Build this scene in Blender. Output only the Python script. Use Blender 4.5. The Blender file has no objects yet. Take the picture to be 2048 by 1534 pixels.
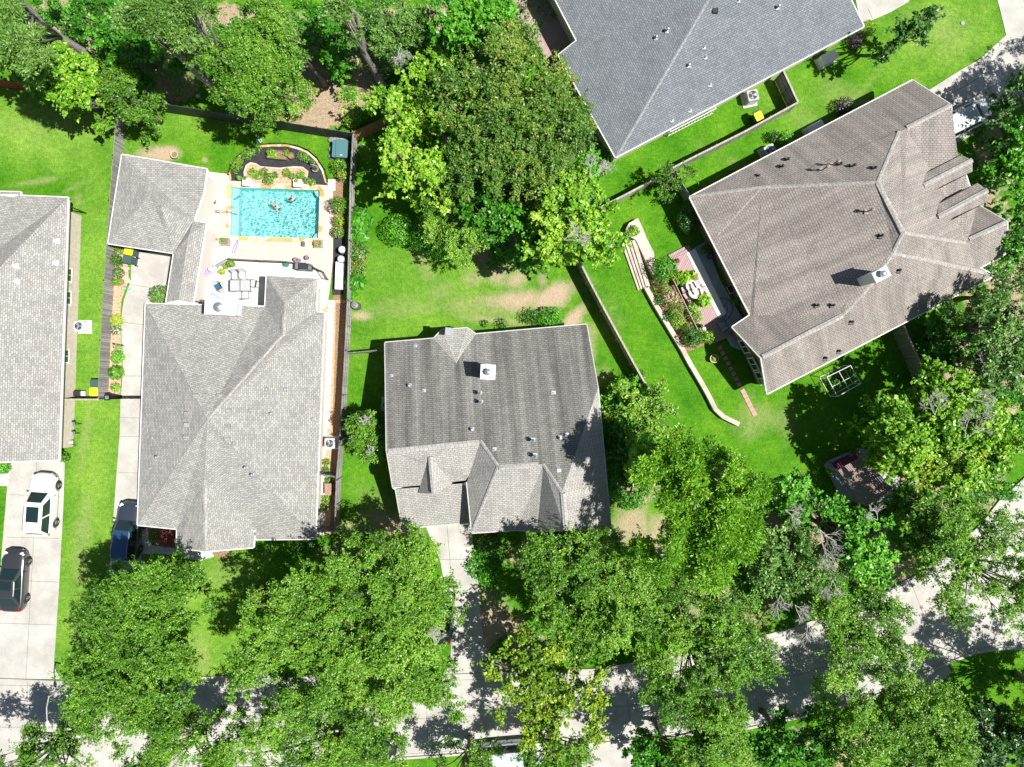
import bpy, math, random
import numpy as np
from mathutils import Vector, Matrix
from mathutils.geometry import tessellate_polygon
# ------------------------------------------------------------------ camera, light, exposure
H = 52.5; F = 2048 * 24 / 36
S = bpy.context.scene
COL = S.collection
cam = bpy.data.objects.new('camera', bpy.data.cameras.new('camera')); COL.objects.link(cam)
cam.data.lens = 24; cam.data.sensor_width = 36; cam.data.clip_end = 2000; cam.data.clip_start = 0.5
cam.location = (0, 0, H); S.camera = cam
S.render.resolution_x = 1024; S.render.resolution_y = 767
SUNV = Vector((0.565, -0.115, 1)).normalized()
w = bpy.data.worlds.new('World'); S.world = w; w.use_nodes = True
sky = w.node_tree.nodes.new('ShaderNodeTexSky'); sky.sky_type = 'NISHITA'; sky.sun_disc = False
sky.sun_elevation = math.asin(SUNV.z); sky.sun_rotation = math.atan2(SUNV.x, SUNV.y)
bg = w.node_tree.nodes['Background']; w.node_tree.links.new(sky.outputs[0], bg.inputs[0]); bg.inputs[1].default_value = 0.045
sun = bpy.data.objects.new('sun', bpy.data.lights.new('sun', 'SUN')); COL.objects.link(sun)
sun.data.energy = 4.9; sun.data.angle = math.radians(0.5); sun.data.color = (1.0, 0.965, 0.9)
sun.rotation_euler = SUNV.to_track_quat('Z', 'Y').to_euler(); sun.location = (30, -6, 60)
S.view_settings.view_transform = 'Standard'; S.view_settings.look = 'None'
S.view_settings.exposure = 0.6; S.view_settings.gamma = 1
S.render.engine = 'CYCLES'
S.cycles.max_bounces = 8; S.cycles.transparent_max_bounces = 12
rnd = random.Random(7)
R = math.radians
# ------------------------------------------------------------------ helpers
def W(px, py, z=0.0):
    k = (H - z) / F
    return Vector(((px - 1024) * k, (767 - py) * k, z))
def zp(px, py, e1, e2, z0, pitch):
    """height where the sight line through a pixel meets a roof plane rising at `pitch` from eave e1-e2; inland is left of e1->e2"""
    a = W(*e1, z0); b = W(*e2, z0); d = (b - a); d.z = 0; d.normalize(); n = Vector((-d.y, d.x, 0))
    kx = (px - 1024) / F; ky = (767 - py) / F
    A = kx * n.x + ky * n.y; c = a.x * n.x + a.y * n.y
    return (z0 + pitch * (A * H - c)) / (1 + pitch * A)
WL = {}
def tag(o, label=None, cat=None, group=None, kind=None):
    if label: o['label'] = label
    if cat: o['category'] = cat
    if group: o['group'] = group
    if kind: o['kind'] = kind
    return o
def thing(name, label, cat, loc=(0, 0, 0), rotz=0, group=None):
    o = bpy.data.objects.new(name, None); COL.objects.link(o); o.empty_display_size = 0.3
    o.location = loc; o.rotation_euler = (0, 0, rotz); WL[o.name] = Vector(loc)
    return tag(o, label, cat, group)
def uvproj(me):
    uv = me.uv_layers.new(name='UVMap')
    co = me.vertices
    for p in me.polygons:
        n = p.normal
        if abs(n.z) > 0.995: u = Vector((1, 0, 0)); v = Vector((0, 1, 0))
        else:
            u = Vector((0, 0, 1)).cross(n).normalized(); v = n.cross(u)
        for li in p.loop_indices:
            c = co[me.loops[li].vertex_index].co
            uv.data[li].uv = (c.dot(u), c.dot(v))
class MB:
    def __init__(s): s.v = []; s.f = []; s.m = []
    def add(s, pts, faces, mi=0):
        b = len(s.v); s.v += [tuple(p) for p in pts]
        for f in faces: s.f.append([b + i for i in f]); s.m.append(mi)
        return s
    def poly(s, pts, mi=0): return s.add(pts, [list(range(len(pts)))], mi)
    def box(s, c, size, rot=0.0, mi=0, taper=1.0):
        """c = centre of base"""
        cx, cy, z0 = c; sx, sy, sz = size; cr, sr = math.cos(rot), math.sin(rot); P = []
        for k, t in ((0, 1), (1, taper)):
            for x, y in ((-1, -1), (1, -1), (1, 1), (-1, 1)):
                x *= sx / 2 * t; y *= sy / 2 * t
                P.append((cx + x * cr - y * sr, cy + x * sr + y * cr, z0 + k * sz))
        return s.add(P, [[3, 2, 1, 0], [4, 5, 6, 7], [0, 1, 5, 4], [1, 2, 6, 5], [2, 3, 7, 6], [3, 0, 4, 7]], mi)
    def rbox(s, c, size, rot=0.0, r=0.05, mi=0, n=3):
        """box with rounded vertical edges and a small top chamfer"""
        cx, cy, z0 = c; sx, sy, sz = size; cr, sr = math.cos(rot), math.sin(rot); ring = []
        for qx, qy, a0 in ((1, 1, 0), (-1, 1, 90), (-1, -1, 180), (1, -1, 270)):
            for k in range(n + 1):
                a = R(a0 + 90 * k / n); ring.append((qx * (sx / 2 - r) + r * math.cos(a), qy * (sy / 2 - r) + r * math.sin(a)))
        m = len(ring); P = []; ch = min(r * .5, sz * .3)
        for zz, t in ((0, 0), (sz - ch, 0), (sz, ch)):
            for x, y in ring:
                l = math.hypot(x, y); x *= (l - t) / l; y *= (l - t) / l
                P.append((cx + x * cr - y * sr, cy + x * sr + y * cr, z0 + zz))
        Fc = [[k * m + i, k * m + (i + 1) % m, (k + 1) * m + (i + 1) % m, (k + 1) * m + i] for k in range(2) for i in range(m)]
        Fc += [list(range(m))[::-1], [2 * m + i for i in range(m)]]
        return s.add(P, Fc, mi)
    def prism(s, pts, z0, z1, mi=0, mtop=None):
        n = len(pts); A = sum(pts[i][0] * pts[(i + 1) % n][1] - pts[(i + 1) % n][0] * pts[i][1] for i in range(n))
        if A < 0: pts = pts[::-1]
        P = [(p[0], p[1], z0) for p in pts] + [(p[0], p[1], z1) for p in pts]
        s.add(P, [[i, (i + 1) % n, n + (i + 1) % n, n + i] for i in range(n)] + [list(range(n))[::-1]], mi)
        return s.add([(p[0], p[1], z1) for p in pts], [list(range(n))], mi if mtop is None else mtop)
    def tube(s, pts, r, n=6, mi=0, cap=True):
        pts = [Vector(p) for p in pts]; rr = r if isinstance(r, (list, tuple)) else [r] * len(pts); P = []
        for i, p in enumerate(pts):
            d = (pts[min(i + 1, len(pts) - 1)] - pts[max(i - 1, 0)])
            d = d.normalized() if d.length > 1e-9 else Vector((0, 0, 1))
            a = d.cross(Vector((0, 0, 1)) if abs(d.z) < .9 else Vector((1, 0, 0))).normalized(); b = d.cross(a)
            for k in range(n):
                t = 2 * math.pi * k / n; P.append(p + (a * math.cos(t) + b * math.sin(t)) * rr[i])
        Fc = [[i * n + k, i * n + (k + 1) % n, (i + 1) * n + (k + 1) % n, (i + 1) * n + k] for i in range(len(pts) - 1) for k in range(n)]
        if cap: Fc += [list(range(n))[::-1], [(len(pts) - 1) * n + k for k in range(n)]]
        return s.add(P, Fc, mi)
    def lathe(s, prof, c=(0, 0, 0), n=20, mi=0):
        P = []
        for r, z in prof:
            for k in range(n):
                t = 2 * math.pi * k / n; P.append((c[0] + r * math.cos(t), c[1] + r * math.sin(t), c[2] + z))
        Fc = [[i * n + k, i * n + (k + 1) % n, (i + 1) * n + (k + 1) % n, (i + 1) * n + k] for i in range(len(prof) - 1) for k in range(n)]
        return s.add(P, Fc, mi)
    def ball(s, c, rx, ry=None, rz=None, n=10, mi=0):
        ry = ry or rx; rz = rz or rx
        b = len(s.v); s.lathe([(max(1e-4, math.sin(math.pi * i / n)), -math.cos(math.pi * i / n)) for i in range(n + 1)], n=n + 4, mi=mi)
        for i in range(b, len(s.v)):
            x, y, z = s.v[i]; s.v[i] = (c[0] + x * rx, c[1] + y * ry, c[2] + z * rz)
        return s
    def build(s, name, mat, parent=None, local=False, smooth=False, loc=None, label=None):
        me = bpy.data.meshes.new(name); off = Vector((0, 0, 0))
        if parent is not None and not local: off = WL[parent.name]
        if loc is not None: off = Vector(loc)
        me.from_pydata([(v[0] - off.x, v[1] - off.y, v[2] - off.z) for v in s.v], [], s.f); me.update()
        for mm in (mat if isinstance(mat, (list, tuple)) else [mat]): me.materials.append(mm)
        if any(s.m): me.polygons.foreach_set('material_index', s.m)
        uvproj(me)
        if smooth: me.polygons.foreach_set('use_smooth', [True] * len(me.polygons)); me.update()
        o = bpy.data.objects.new(name, me); COL.objects.link(o)
        if parent is not None: o.parent = parent
        if loc is not None: o.location = loc
        WL[o.name] = off.copy()
        if label: o['label'] = label
        return o
def sheet(name, pxs, z, mat, kind='structure', hole=None, th=0.0):
    P = [W(x, y, 0) for x, y in pxs]; mb = MB()
    loops = [[Vector((p.x, p.y, 0)) for p in P]]
    if hole: loops.append([Vector((p[0], p[1], 0)) for p in hole])
    fl = [q for l in loops for q in l]
    tris = []
    for t in tessellate_polygon(loops):
        a, b, c = [fl[i] for i in t]
        tris.append(t if (b - a).cross(c - a).z > 0 else t[::-1])
    mb.add([(q.x, q.y, z) for q in fl], tris)
    if th:
        for l in loops:
            n = len(l)
            for i in range(n):
                a, b = l[i], l[(i + 1) % n]; mb.poly([(a.x, a.y, z - th), (b.x, b.y, z - th), (b.x, b.y, z), (a.x, a.y, z)])
    o = mb.build(name, mat); tag(o, kind=kind); return o
def children(o): return [c for c in bpy.data.objects if c.parent == o]
def copy_tree(o, loc, rotz, label, parent=None):
    c = o.copy(); COL.objects.link(c); c.parent = parent
    if parent is None: c.location = loc; c.rotation_euler = (0, 0, rotz); c['label'] = label
    for ch in children(o): copy_tree(ch, None, None, None, c)
    return c
# ------------------------------------------------------------------ materials
def nd(nt, t, **kw):
    n = nt.nodes.new(t)
    for k, v in kw.items():
        if k.startswith('_'): setattr(n, k[1:], v)
        else:
            key = int(k[1:]) if k[0] == 'i' and k[1:].isdigit() else k.replace('__', ' ')
            if isinstance(v, bpy.types.NodeSocket): nt.links.new(v, n.inputs[key])
            else: n.inputs[key].default_value = v
    return n
def c4(c): return (c[0], c[1], c[2], 1)
def newmat(name, rough=0.8):
    m = bpy.data.materials.new(name); m.use_nodes = True; nt = m.node_tree
    b = nt.nodes['Principled BSDF']; b.inputs['Roughness'].default_value = rough
    return m, nt, b
def coord(nt, kind='Object', scale=(1, 1, 1), rot=(0, 0, 0)):
    tc = nd(nt, 'ShaderNodeTexCoord'); mp = nd(nt, 'ShaderNodeMapping', Vector=tc.outputs[kind]); mp.inputs['Scale'].default_value = scale; mp.inputs['Rotation'].default_value = rot
    return mp.outputs[0]
def noise(nt, vec, scale, detail=4, rough=.55): return nd(nt, 'ShaderNodeTexNoise', Vector=vec, Scale=scale, Detail=detail, Roughness=rough).outputs[0]
def ramp(nt, fac, stops):
    r = nd(nt, 'ShaderNodeValToRGB', Fac=fac); e = r.color_ramp.elements
    while len(e) < len(stops): e.new(.5)
    for i, (p, c) in enumerate(stops): e[i].position = p; e[i].color = c4(c)
    return r.outputs[0]
def mix(nt, fac, a, b, mode='MIX'):
    m = nd(nt, 'ShaderNodeMix', _data_type='RGBA', _blend_type=mode)
    for i, v in ((0, fac), (6, a), (7, b)):
        if isinstance(v, bpy.types.NodeSocket): nt.links.new(v, m.inputs[i])
        else: m.inputs[i].default_value = v if i == 0 else c4(v)
    return m.outputs[2]
def mth(nt, op, a, b=0.0, clamp=False):
    m = nd(nt, 'ShaderNodeMath', _operation=op, _use_clamp=clamp)
    for i, v in ((0, a), (1, b)):
        if isinstance(v, bpy.types.NodeSocket): nt.links.new(v, m.inputs[i])
        else: m.inputs[i].default_value = v
    return m.outputs[0]
def bump(nt, b, h, strength=.5, dist=.05):
    nt.links.new(nd(nt, 'ShaderNodeBump', Height=h, Strength=strength, Distance=dist).outputs[0], b.inputs['Normal'])
def setc(nt, b, s): nt.links.new(s, b.inputs['Base Color'])
MATS = {}
def plain(name, col, rough=.6, metal=0, var=.12, scale=6, coat=0):
    if name in MATS: return MATS[name]
    m, nt, b = newmat(name, rough); v = coord(nt)
    n = noise(nt, v, scale, 5); d = tuple(c * (1 - var * 1.5) for c in col); l = tuple(min(1, c * (1 + var)) for c in col)
    setc(nt, b, ramp(nt, n, [(.3, d), (.7, l)])); b.inputs['Metallic'].default_value = metal
    b.inputs['Coat Weight'].default_value = coat
    MATS[name] = m; return m
def shingle(name, ca, cb, gap, patch=.25, streak=0.0, bw=.30, bh=.145, pink=None):
    m, nt, b = newmat(name, .92); uv = coord(nt, 'UV')
    dis = nd(nt, 'ShaderNodeVectorMath', _operation='ADD')
    nt.links.new(uv, dis.inputs[0]); nv = nd(nt, 'ShaderNodeTexNoise', Vector=uv, Scale=1.7, Detail=2)
    sc = nd(nt, 'ShaderNodeVectorMath', _operation='SCALE'); nt.links.new(nv.outputs[1], sc.inputs[0]); sc.inputs[3].default_value = .06
    nt.links.new(sc.outputs[0], dis.inputs[1])
    br = nd(nt, 'ShaderNodeTexBrick', Vector=dis.outputs[0], Color1=c4(ca), Color2=c4(cb), Mortar=c4(gap), Scale=1.0)
    br.inputs['Mortar Size'].default_value = .022; br.inputs['Mortar Smooth'].default_value = .5; br.inputs['Brick Width'].default_value = bw
    br.inputs['Row Height'].default_value = bh; br.inputs['Bias'].default_value = -.1; br.offset = .37; br.offset_frequency = 2
    c = br.outputs[0]
    n1 = noise(nt, uv, .55, 6, .65); c = mix(nt, patch, c, ramp(nt, n1, [(.3, (.35,) * 3), (.7, (.9,) * 3)]), 'OVERLAY')
    n2 = noise(nt, uv, 14, 3, .7); c = mix(nt, .5, c, ramp(nt, n2, [(.25, (.2,) * 3), (.75, (.8,) * 3)]), 'OVERLAY')
    if pink:
        n3 = noise(nt, uv, 1.1, 5, .7); c = mix(nt, mth(nt, 'MULTIPLY', ramp(nt, n3, [(.45, (0,) * 3), (.7, (1,) * 3)]), .5), c, pink)
    if streak:
        st = coord(nt, 'UV', (1.1, .06, 1)); n4 = noise(nt, st, 1.0, 5, .6)
        c = mix(nt, streak, c, ramp(nt, n4, [(.34, (.12, .12, .115)), (.64, (.92, .9, .86))]), 'OVERLAY')
    setc(nt, b, c); bump(nt, b, br.outputs[0], .35, .02); return m
def brickmat(name, ca, cb, gap, bw=.22, bh=.075):
    m, nt, b = newmat(name, .9); uv = coord(nt, 'UV')
    br = nd(nt, 'ShaderNodeTexBrick', Vector=uv, Color1=c4(ca), Color2=c4(cb), Mortar=c4(gap), Scale=1.0)
    br.inputs['Mortar Size'].default_value = .01; br.inputs['Brick Width'].default_value = bw; br.inputs['Row Height'].default_value = bh
    c = mix(nt, .4, br.outputs[0], ramp(nt, noise(nt, uv, 3, 5, .7), [(.25, (.25,) * 3), (.75, (.8,) * 3)]), 'OVERLAY')
    setc(nt, b, c); bump(nt, b, br.outputs[0], .4, .02); return m
def planks(name, ca, cb, width, axis='u', rough=.8, gapc=.3):
    """boards; axis 'u' = boards side by side along u (UV), 'x'/'y' in object space"""
    m, nt, b = newmat(name, rough)
    v = coord(nt, 'UV' if axis in 'uv' else 'Object'); sp = nd(nt, 'ShaderNodeSeparateXYZ', Vector=v)
    s = sp.outputs[0 if axis in 'ux' else 1]; k = mth(nt, 'DIVIDE', s, width)
    fl = mth(nt, 'FLOOR', k); fr = mth(nt, 'FRACT', k)
    wn = nd(nt, 'ShaderNodeTexWhiteNoise', _noise_dimensions='1D', W=fl).outputs[0]
    c = mix(nt, wn, ca, cb); st = coord(nt, 'UV' if axis in 'uv' else 'Object', (9, .8, 1) if axis in 'ux' else (.8, 9, 1))
    c = mix(nt, .55, c, ramp(nt, noise(nt, st, 2, 5, .7), [(.3, (.22,) * 3), (.7, (.8,) * 3)]), 'OVERLAY')
    e = mth(nt, 'LESS_THAN', fr, .1); c = mix(nt, e, c, tuple(x * gapc for x in ca)); setc(nt, b, c); return m
def concrete(name, col, stain=.35, scale=.6, rough=.85):
    m, nt, b = newmat(name, rough); v = coord(nt)
    n1 = noise(nt, v, scale, 7, .65); n2 = noise(nt, v, 9, 5, .7)
    c = mix(nt, stain, col, ramp(nt, n1, [(.3, (.2, .19, .17)), (.68, (.82, .82, .82))]), 'OVERLAY')
    c = mix(nt, .25, c, ramp(nt, n2, [(.3, (.3,) * 3), (.7, (.7,) * 3)]), 'OVERLAY')
    setc(nt, b, c); bump(nt, b, n2, .15, .02); return m
def leafmat(name, stops, transl=.26):
    m, nt, b = newmat(name, .55)
    at = nd(nt, 'ShaderNodeAttribute', _attribute_name='tint'); c = ramp(nt, at.outputs['Fac'], stops)
    setc(nt, b, c); b.inputs['Specular IOR Level'].default_value = .5; b.inputs['Roughness'].default_value = .42
    tr = nd(nt, 'ShaderNodeBsdfTranslucent', Color=mix(nt, 1.0, c, (1.0, 1.15, .5), 'MULTIPLY')); ms = nd(nt, 'ShaderNodeMixShader', Fac=transl)
    nt.links.new(b.outputs[0], ms.inputs[1]); nt.links.new(tr.outputs[0], ms.inputs[2])
    nt.links.new(ms.outputs[0], nt.nodes['Material Output'].inputs[0]); return m
# ------------------------------------------------------------------ ground
def fbm(x, y, seed=0, octs=4, base=1.0):
    r = np.random.RandomState(seed); out = np.zeros_like(x); amp = 1.0; tot = 0
    for o in range(octs):
        for _ in range(3):
            a = r.rand() * 6.283; f = base * 2 ** o * (.7 + .6 * r.rand()); ph = r.rand() * 6.283; ph2 = r.rand() * 6.283
            u = x * math.cos(a) + y * math.sin(a); v = -x * math.sin(a) + y * math.cos(a)
            out += amp * np.sin(u * f + ph + 1.3 * np.sin(v * f * .73 + ph2))
        tot += amp * 3; amp *= .55
    return out / tot
def blobmask(X, Y, blobs, jit=.28, seed=3):
    n = fbm(X, Y, seed, 5, .9); M = np.zeros_like(X)
    for px, py, rx, ry, ang, st in blobs:
        c = W(px, py); dx = X - c.x; dy = Y - c.y; a = -R(ang); u = (dx * math.cos(a) + dy * math.sin(a)) / (rx / 26); v = (-dx * math.sin(a) + dy * math.cos(a)) / (ry / 26)
        d = np.sqrt(u * u + v * v); M = np.maximum(M, st * np.clip(1.35 - d + n * jit * 3.2, 0, 1))
    return np.clip(M, 0, 1)
POOL = [W(x, y) for x, y in ((462, 374), (641, 380), (638, 478), (460, 473))]
def inpoly(X, Y, P):
    c = np.zeros(X.shape, bool); n = len(P)
    for i in range(n):
        a, b = P[i], P[(i + 1) % n]
        c ^= ((a[1] > Y) != (b[1] > Y)) & (X < (b[0] - a[0]) * (Y - a[1]) / (b[1] - a[1] + 1e-12) + a[0])
    return c
DIRT = [(1040,598,58,22,-12,.85),(1100,590,40,22,-25,.9),(985,598,36,10,5,.5),(1150,635,40,12,-50,.95),(1030,560,26,22,0,.8),(1085,560,14,20,0,.7),(720,632,26,9,0,.8),(840,618,90,7,-3,.1),
  (1195,760,24,26,0,.7),(1180,700,12,50,-5,.45),(990,640,55,8,5,.45),(1000,545,25,30,0,.6),(760,1040,48,22,10,.7),(730,1060,60,20,0,.6),(800,1065,40,20,0,.7),(820,500,12,50,-25,.0),
  (985,1270,55,70,0,1),(990,1340,40,40,0,.8),(1290,980,50,40,0,1),(1320,1060,30,60,0,.9),(1270,1040,40,60,0,.7),(1000,520,40,30,0,.8),(950,560,20,14,0,.3),
  (1510,1150,60,60,0,.6),(1440,1200,90,70,0,.6),(1560,1010,40,40,0,.5),(330,305,30,12,5,1),(315,312,28,8,8,1),(410,320,6,4,0,.9),(700,1110,60,20,0,.4),(1750,1130,60,40,0,.7)]
DRY = [(850,530,14,60,-25,.8),(880,590,40,26,-30,.8),(960,610,110,22,0,.75),(830,616,130,18,0,.42),(1150,690,30,60,30,.6),(175,800,12,20,0,.7),(172,860,7,60,6,.55),(165,900,9,50,10,.5),(165,1060,20,40,10,.65),(160,1120,16,60,0,.55),
  (172,1020,14,30,0,.4),(60,365,80,5,-8,.9),(140,378,30,5,-25,.9),(155,400,8,16,0,.6),(1500,830,34,40,20,.75),(1560,840,26,20,0,.6),(1320,560,4,60,25,.0),(1735,170,5,60,42,.5),(1890,60,60,45,0,.5),(1700,60,30,20,0,.4),(1690,200,60,30,30,.4),
  (1600,230,50,22,30,.4),(1480,330,70,14,28,.5),(1220,640,25,40,0,.4),(160,1250,18,60,0,.6),(180,1320,26,30,0,.5),(395,1320,20,40,0,.6),(440,1150,50,24,0,.4),(470,1130,60,20,-10,.4),(760,1010,50,30,20,.5),(730,870,14,20,0,.2),(1165,560,20,30,-40,.5),(1580,850,25,50,0,.5),
  (1105,660,40,18,0,.5),(40,250,70,25,0,.25),(300,1120,60,10,0,.3),(150,240,60,40,20,.2)]
MULCH = [(620,210,130,55,-8,1),(700,150,100,70,0,1),(560,140,90,50,0,1),(340,175,70,34,-12,1),(320,110,60,60,0,1),(200,60,240,70,0,1),(450,60,260,70,0,1),(760,90,130,90,0,1),(850,120,60,80,0,1),(920,90,120,100,0,1),(1010,380,70,90,0,1),(980,470,60,70,0,.9),(960,300,80,90,0,1),
  (1200,250,28,70,25,1),(1215,300,14,24,0,1),(1150,180,26,60,25,1),(1080,60,60,90,0,1),(2010,600,70,300,0,1),(1960,760,90,120,0,1),(1900,960,140,90,0,1),(1700,1100,220,60,20,1),(1560,1100,180,90,10,1),(1980,330,60,120,0,.6),(1500,1010,60,80,0,.7),(1260,920,50,100,0,1),(1040,1120,110,60,0,.6),
  (2000,1480,120,40,0,.5),(1400,1510,90,20,0,.5),(1700,1500,180,50,0,.7),(1080,1300,100,40,0,.8)]
PALE = [(90,250,190,90,0,1),(190,560,60,260,0,.8),(200,950,60,260,0,.9),(400,240,160,40,0,.5),(420,1190,140,90,0,.7),(880,600,240,130,0,.5),(150,1200,60,180,0,.8),(1880,70,140,90,0,.8),(1600,210,200,70,28,.45),(720,1040,60,60,0,.5),(350,1300,200,120,0,.8)]  # paler lawns; the left ones also carry hot-spot brightness in their colour
def make_ground():
    st = .21; xs = np.arange(-46, 46.01, st); ys = np.arange(-35, 35.01, st); nx, ny = len(xs), len(ys)
    X, Y = np.meshgrid(xs, ys); Z = fbm(X, Y, 9, 3, .25) * .02
    V = np.stack([X.ravel(), Y.ravel(), Z.ravel() - .015], 1)
    I, J = np.meshgrid(np.arange(nx - 1), np.arange(ny - 1)); a = (J * nx + I).ravel()
    Q = np.stack([a, a + 1, a + nx + 1, a + nx], 1)
    cx = (X[:-1, :-1] + st / 2).ravel(); cy = (Y[:-1, :-1] + st / 2).ravel()
    big = [p + (p - (POOL[0] + POOL[2]) / 2).normalized() * .25 for p in POOL]
    Q = Q[~inpoly(cx, cy, big)]
    # outer skirt
    ex = 500.0; n0 = len(V); x0, x1, y0, y1 = xs[0], xs[-1], ys[0], ys[-1]
    O = np.array([[-ex,-ex,-.3],[ex,-ex,-.3],[ex,ex,-.3],[-ex,ex,-.3],[x0,y0,-.03],[x1,y0,-.03],[x1,y1,-.03],[x0,y1,-.03]])
    V = np.vstack([V, O]); Q = np.vstack([Q, n0 + np.array([[0,1,5,4],[1,2,6,5],[2,3,7,6],[3,0,4,7]])])
    me = bpy.data.meshes.new('lawn'); me.vertices.add(len(V)); me.vertices.foreach_set('co', V.ravel())
    me.loops.add(Q.size); me.loops.foreach_set('vertex_index', Q.ravel()); me.polygons.add(len(Q))
    me.polygons.foreach_set('loop_start', np.arange(0, Q.size, 4)); me.update(calc_edges=True)
    ax, ay = V[:, 0], V[:, 1]
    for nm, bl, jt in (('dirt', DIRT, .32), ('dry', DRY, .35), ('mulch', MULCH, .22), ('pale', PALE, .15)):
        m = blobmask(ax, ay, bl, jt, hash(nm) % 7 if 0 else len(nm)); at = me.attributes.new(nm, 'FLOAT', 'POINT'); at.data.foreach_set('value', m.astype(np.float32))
    m, nt, b = newmat('grass_ground', .9); v = coord(nt)
    at = {k: nd(nt, 'ShaderNodeAttribute', _attribute_name=k).outputs['Fac'] for k in ('dirt', 'dry', 'mulch', 'pale')}
    nA = noise(nt, v, .35, 6, .6); nB = noise(nt, v, 3.2, 5, .75); nC = noise(nt, v, 13, 5, .85)
    g = ramp(nt, nA, [(.32, (.040, .165, .006)), (.5, (.072, .225, .010)), (.68, (.115, .275, .015))])
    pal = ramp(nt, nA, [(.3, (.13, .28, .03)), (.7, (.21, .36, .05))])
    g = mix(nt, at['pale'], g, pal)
    g = mix(nt, .65, g, ramp(nt, nB, [(.28, (.24, .27, .2)), (.5, (.5, .5, .5)), (.72, (.78, .74, .66))]), 'OVERLAY')
    g = mix(nt, .9, g, ramp(nt, nC, [(.3, (.2, .2, .2)), (.7, (.8, .8, .8))]), 'OVERLAY')
    nM = noise(nt, coord(nt, 'Object', (1.2, 7, 1), (0, 0, R(-12))), 1.0, 3, .6); g = mix(nt, .3, g, ramp(nt, nM, [(.3, (.32,) * 3), (.7, (.7,) * 3)]), 'OVERLAY')
    dr = ramp(nt, nB, [(.3, (.20, .27, .07)), (.7, (.42, .38, .20))])
    brk = ramp(nt, nC, [(.3, (.35,) * 3), (.7, (1,) * 3)])
    g = mix(nt, mth(nt, 'MULTIPLY', mth(nt, 'MULTIPLY', at['dry'], .9), brk, True), g, dr)
    so = ramp(nt, nC, [(.25, (.26, .18, .11)), (.55, (.50, .38, .27)), (.8, (.66, .55, .43))])
    f = mth(nt, 'MULTIPLY', at['dirt'], mth(nt, 'ADD', brk, mth(nt, 'MULTIPLY', nB, .8)), True); g = mix(nt, f, g, so)
    mu = ramp(nt, nC, [(.25, (.13, .09, .055)), (.5, (.37, .28, .19)), (.75, (.62, .51, .40))])
    mu = mix(nt, .5, mu, ramp(nt, nB, [(.3, (.25,) * 3), (.7, (.8,) * 3)]), 'OVERLAY')
    g = mix(nt, ramp(nt, mth(nt, 'ADD', at['mulch'], mth(nt, 'MULTIPLY', mth(nt, 'SUBTRACT', nB, .5), .9)), [(.4, (0,) * 3), (.62, (1,) * 3)]), g, mu)
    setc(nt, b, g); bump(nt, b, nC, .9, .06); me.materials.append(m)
    b.inputs['Specular IOR Level'].default_value = .1
    o = bpy.data.objects.new('lawn', me); COL.objects.link(o); tag(o, kind='structure')
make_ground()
# ------------------------------------------------------------------ road, drives, paths
M_conc = concrete('street_concrete', (.43, .415, .385), .3); M_drive = concrete('drive_concrete', (.43, .415, .385), .35, .5)
M_pale = concrete('pale_concrete', (.56, .55, .53), .2, .9); M_deck = concrete('deck_coating', (.62, .47, .40), .25, .8)
M_white = plain('white_paint', (.78, .79, .79), .5, var=.05); M_gapd = plain('joint_dark', (.10, .095, .09), .9)
M_shadeconc = concrete('shaded_patio_concrete', (.36, .38, .42), .45, .7)  # grey-blue shade over the patios is put into this concrete colour
UP = [(-400,1352),(0,1358),(130,1363),(500,1352),(850,1352),(1200,1338),(1400,1302),(1581,1258),(1700,1215),(1786,1176),(1860,1135),(1920,1090),(1965,1045),(2000,1000),(2200,820)]
LO = [(2400,1420),(2180,1320),(2100,1300),(2048,1297),(1998,1297),(1945,1306),(1896,1325),(1816,1364),(1740,1395),(1606,1432),(1499,1455),(1256,1481),(862,1512),(500,1535),(130,1548),(-400,1555)]
sheet('street', UP + [(2500, 900)] + LO, .006, M_conc)
def strip(name, pts, w_, z, mat, h=0.0, kind='structure', label=None, cat=None, group=None, closed=False):
    """band of width w_ along a pixel polyline, z = top"""
    P = [W(x, y) for x, y in pts]; n = len(P); L, Rr = [], []
    for i in range(n):
        a = P[(i - 1) % n] if closed else P[max(i - 1, 0)]; c = P[(i + 1) % n] if closed else P[min(i + 1, n - 1)]
        d = (c - a).normalized(); q = Vector((-d.y, d.x, 0)) * w_ / 2; L.append(P[i] + q); Rr.append(P[i] - q)
    mb = MB(); rg = range(n if closed else n - 1)
    for i in rg:
        j = (i + 1) % n; a, b2, c, d = Rr[i], Rr[j], L[j], L[i]
        mb.poly([(p.x, p.y, z) for p in (a, b2, c, d)])
        if h:
            mb.poly([(a.x, a.y, z - h), (b2.x, b2.y, z - h), (b2.x, b2.y, z), (a.x, a.y, z)]); mb.poly([(c.x, c.y, z - h), (d.x, d.y, z - h), (d.x, d.y, z), (c.x, c.y, z)])
    if h and not closed:
        for a, b2 in ((L[0], Rr[0]), (Rr[-1], L[-1])): mb.poly([(a.x, a.y, z - h), (b2.x, b2.y, z - h), (b2.x, b2.y, z), (a.x, a.y, z)])
    o = mb.build(name, mat); tag(o, label, cat, group, kind); return o
strip('kerb', UP, .16, .12, M_conc, .13); strip('kerb', LO, .16, .12, M_conc, .13)
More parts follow.
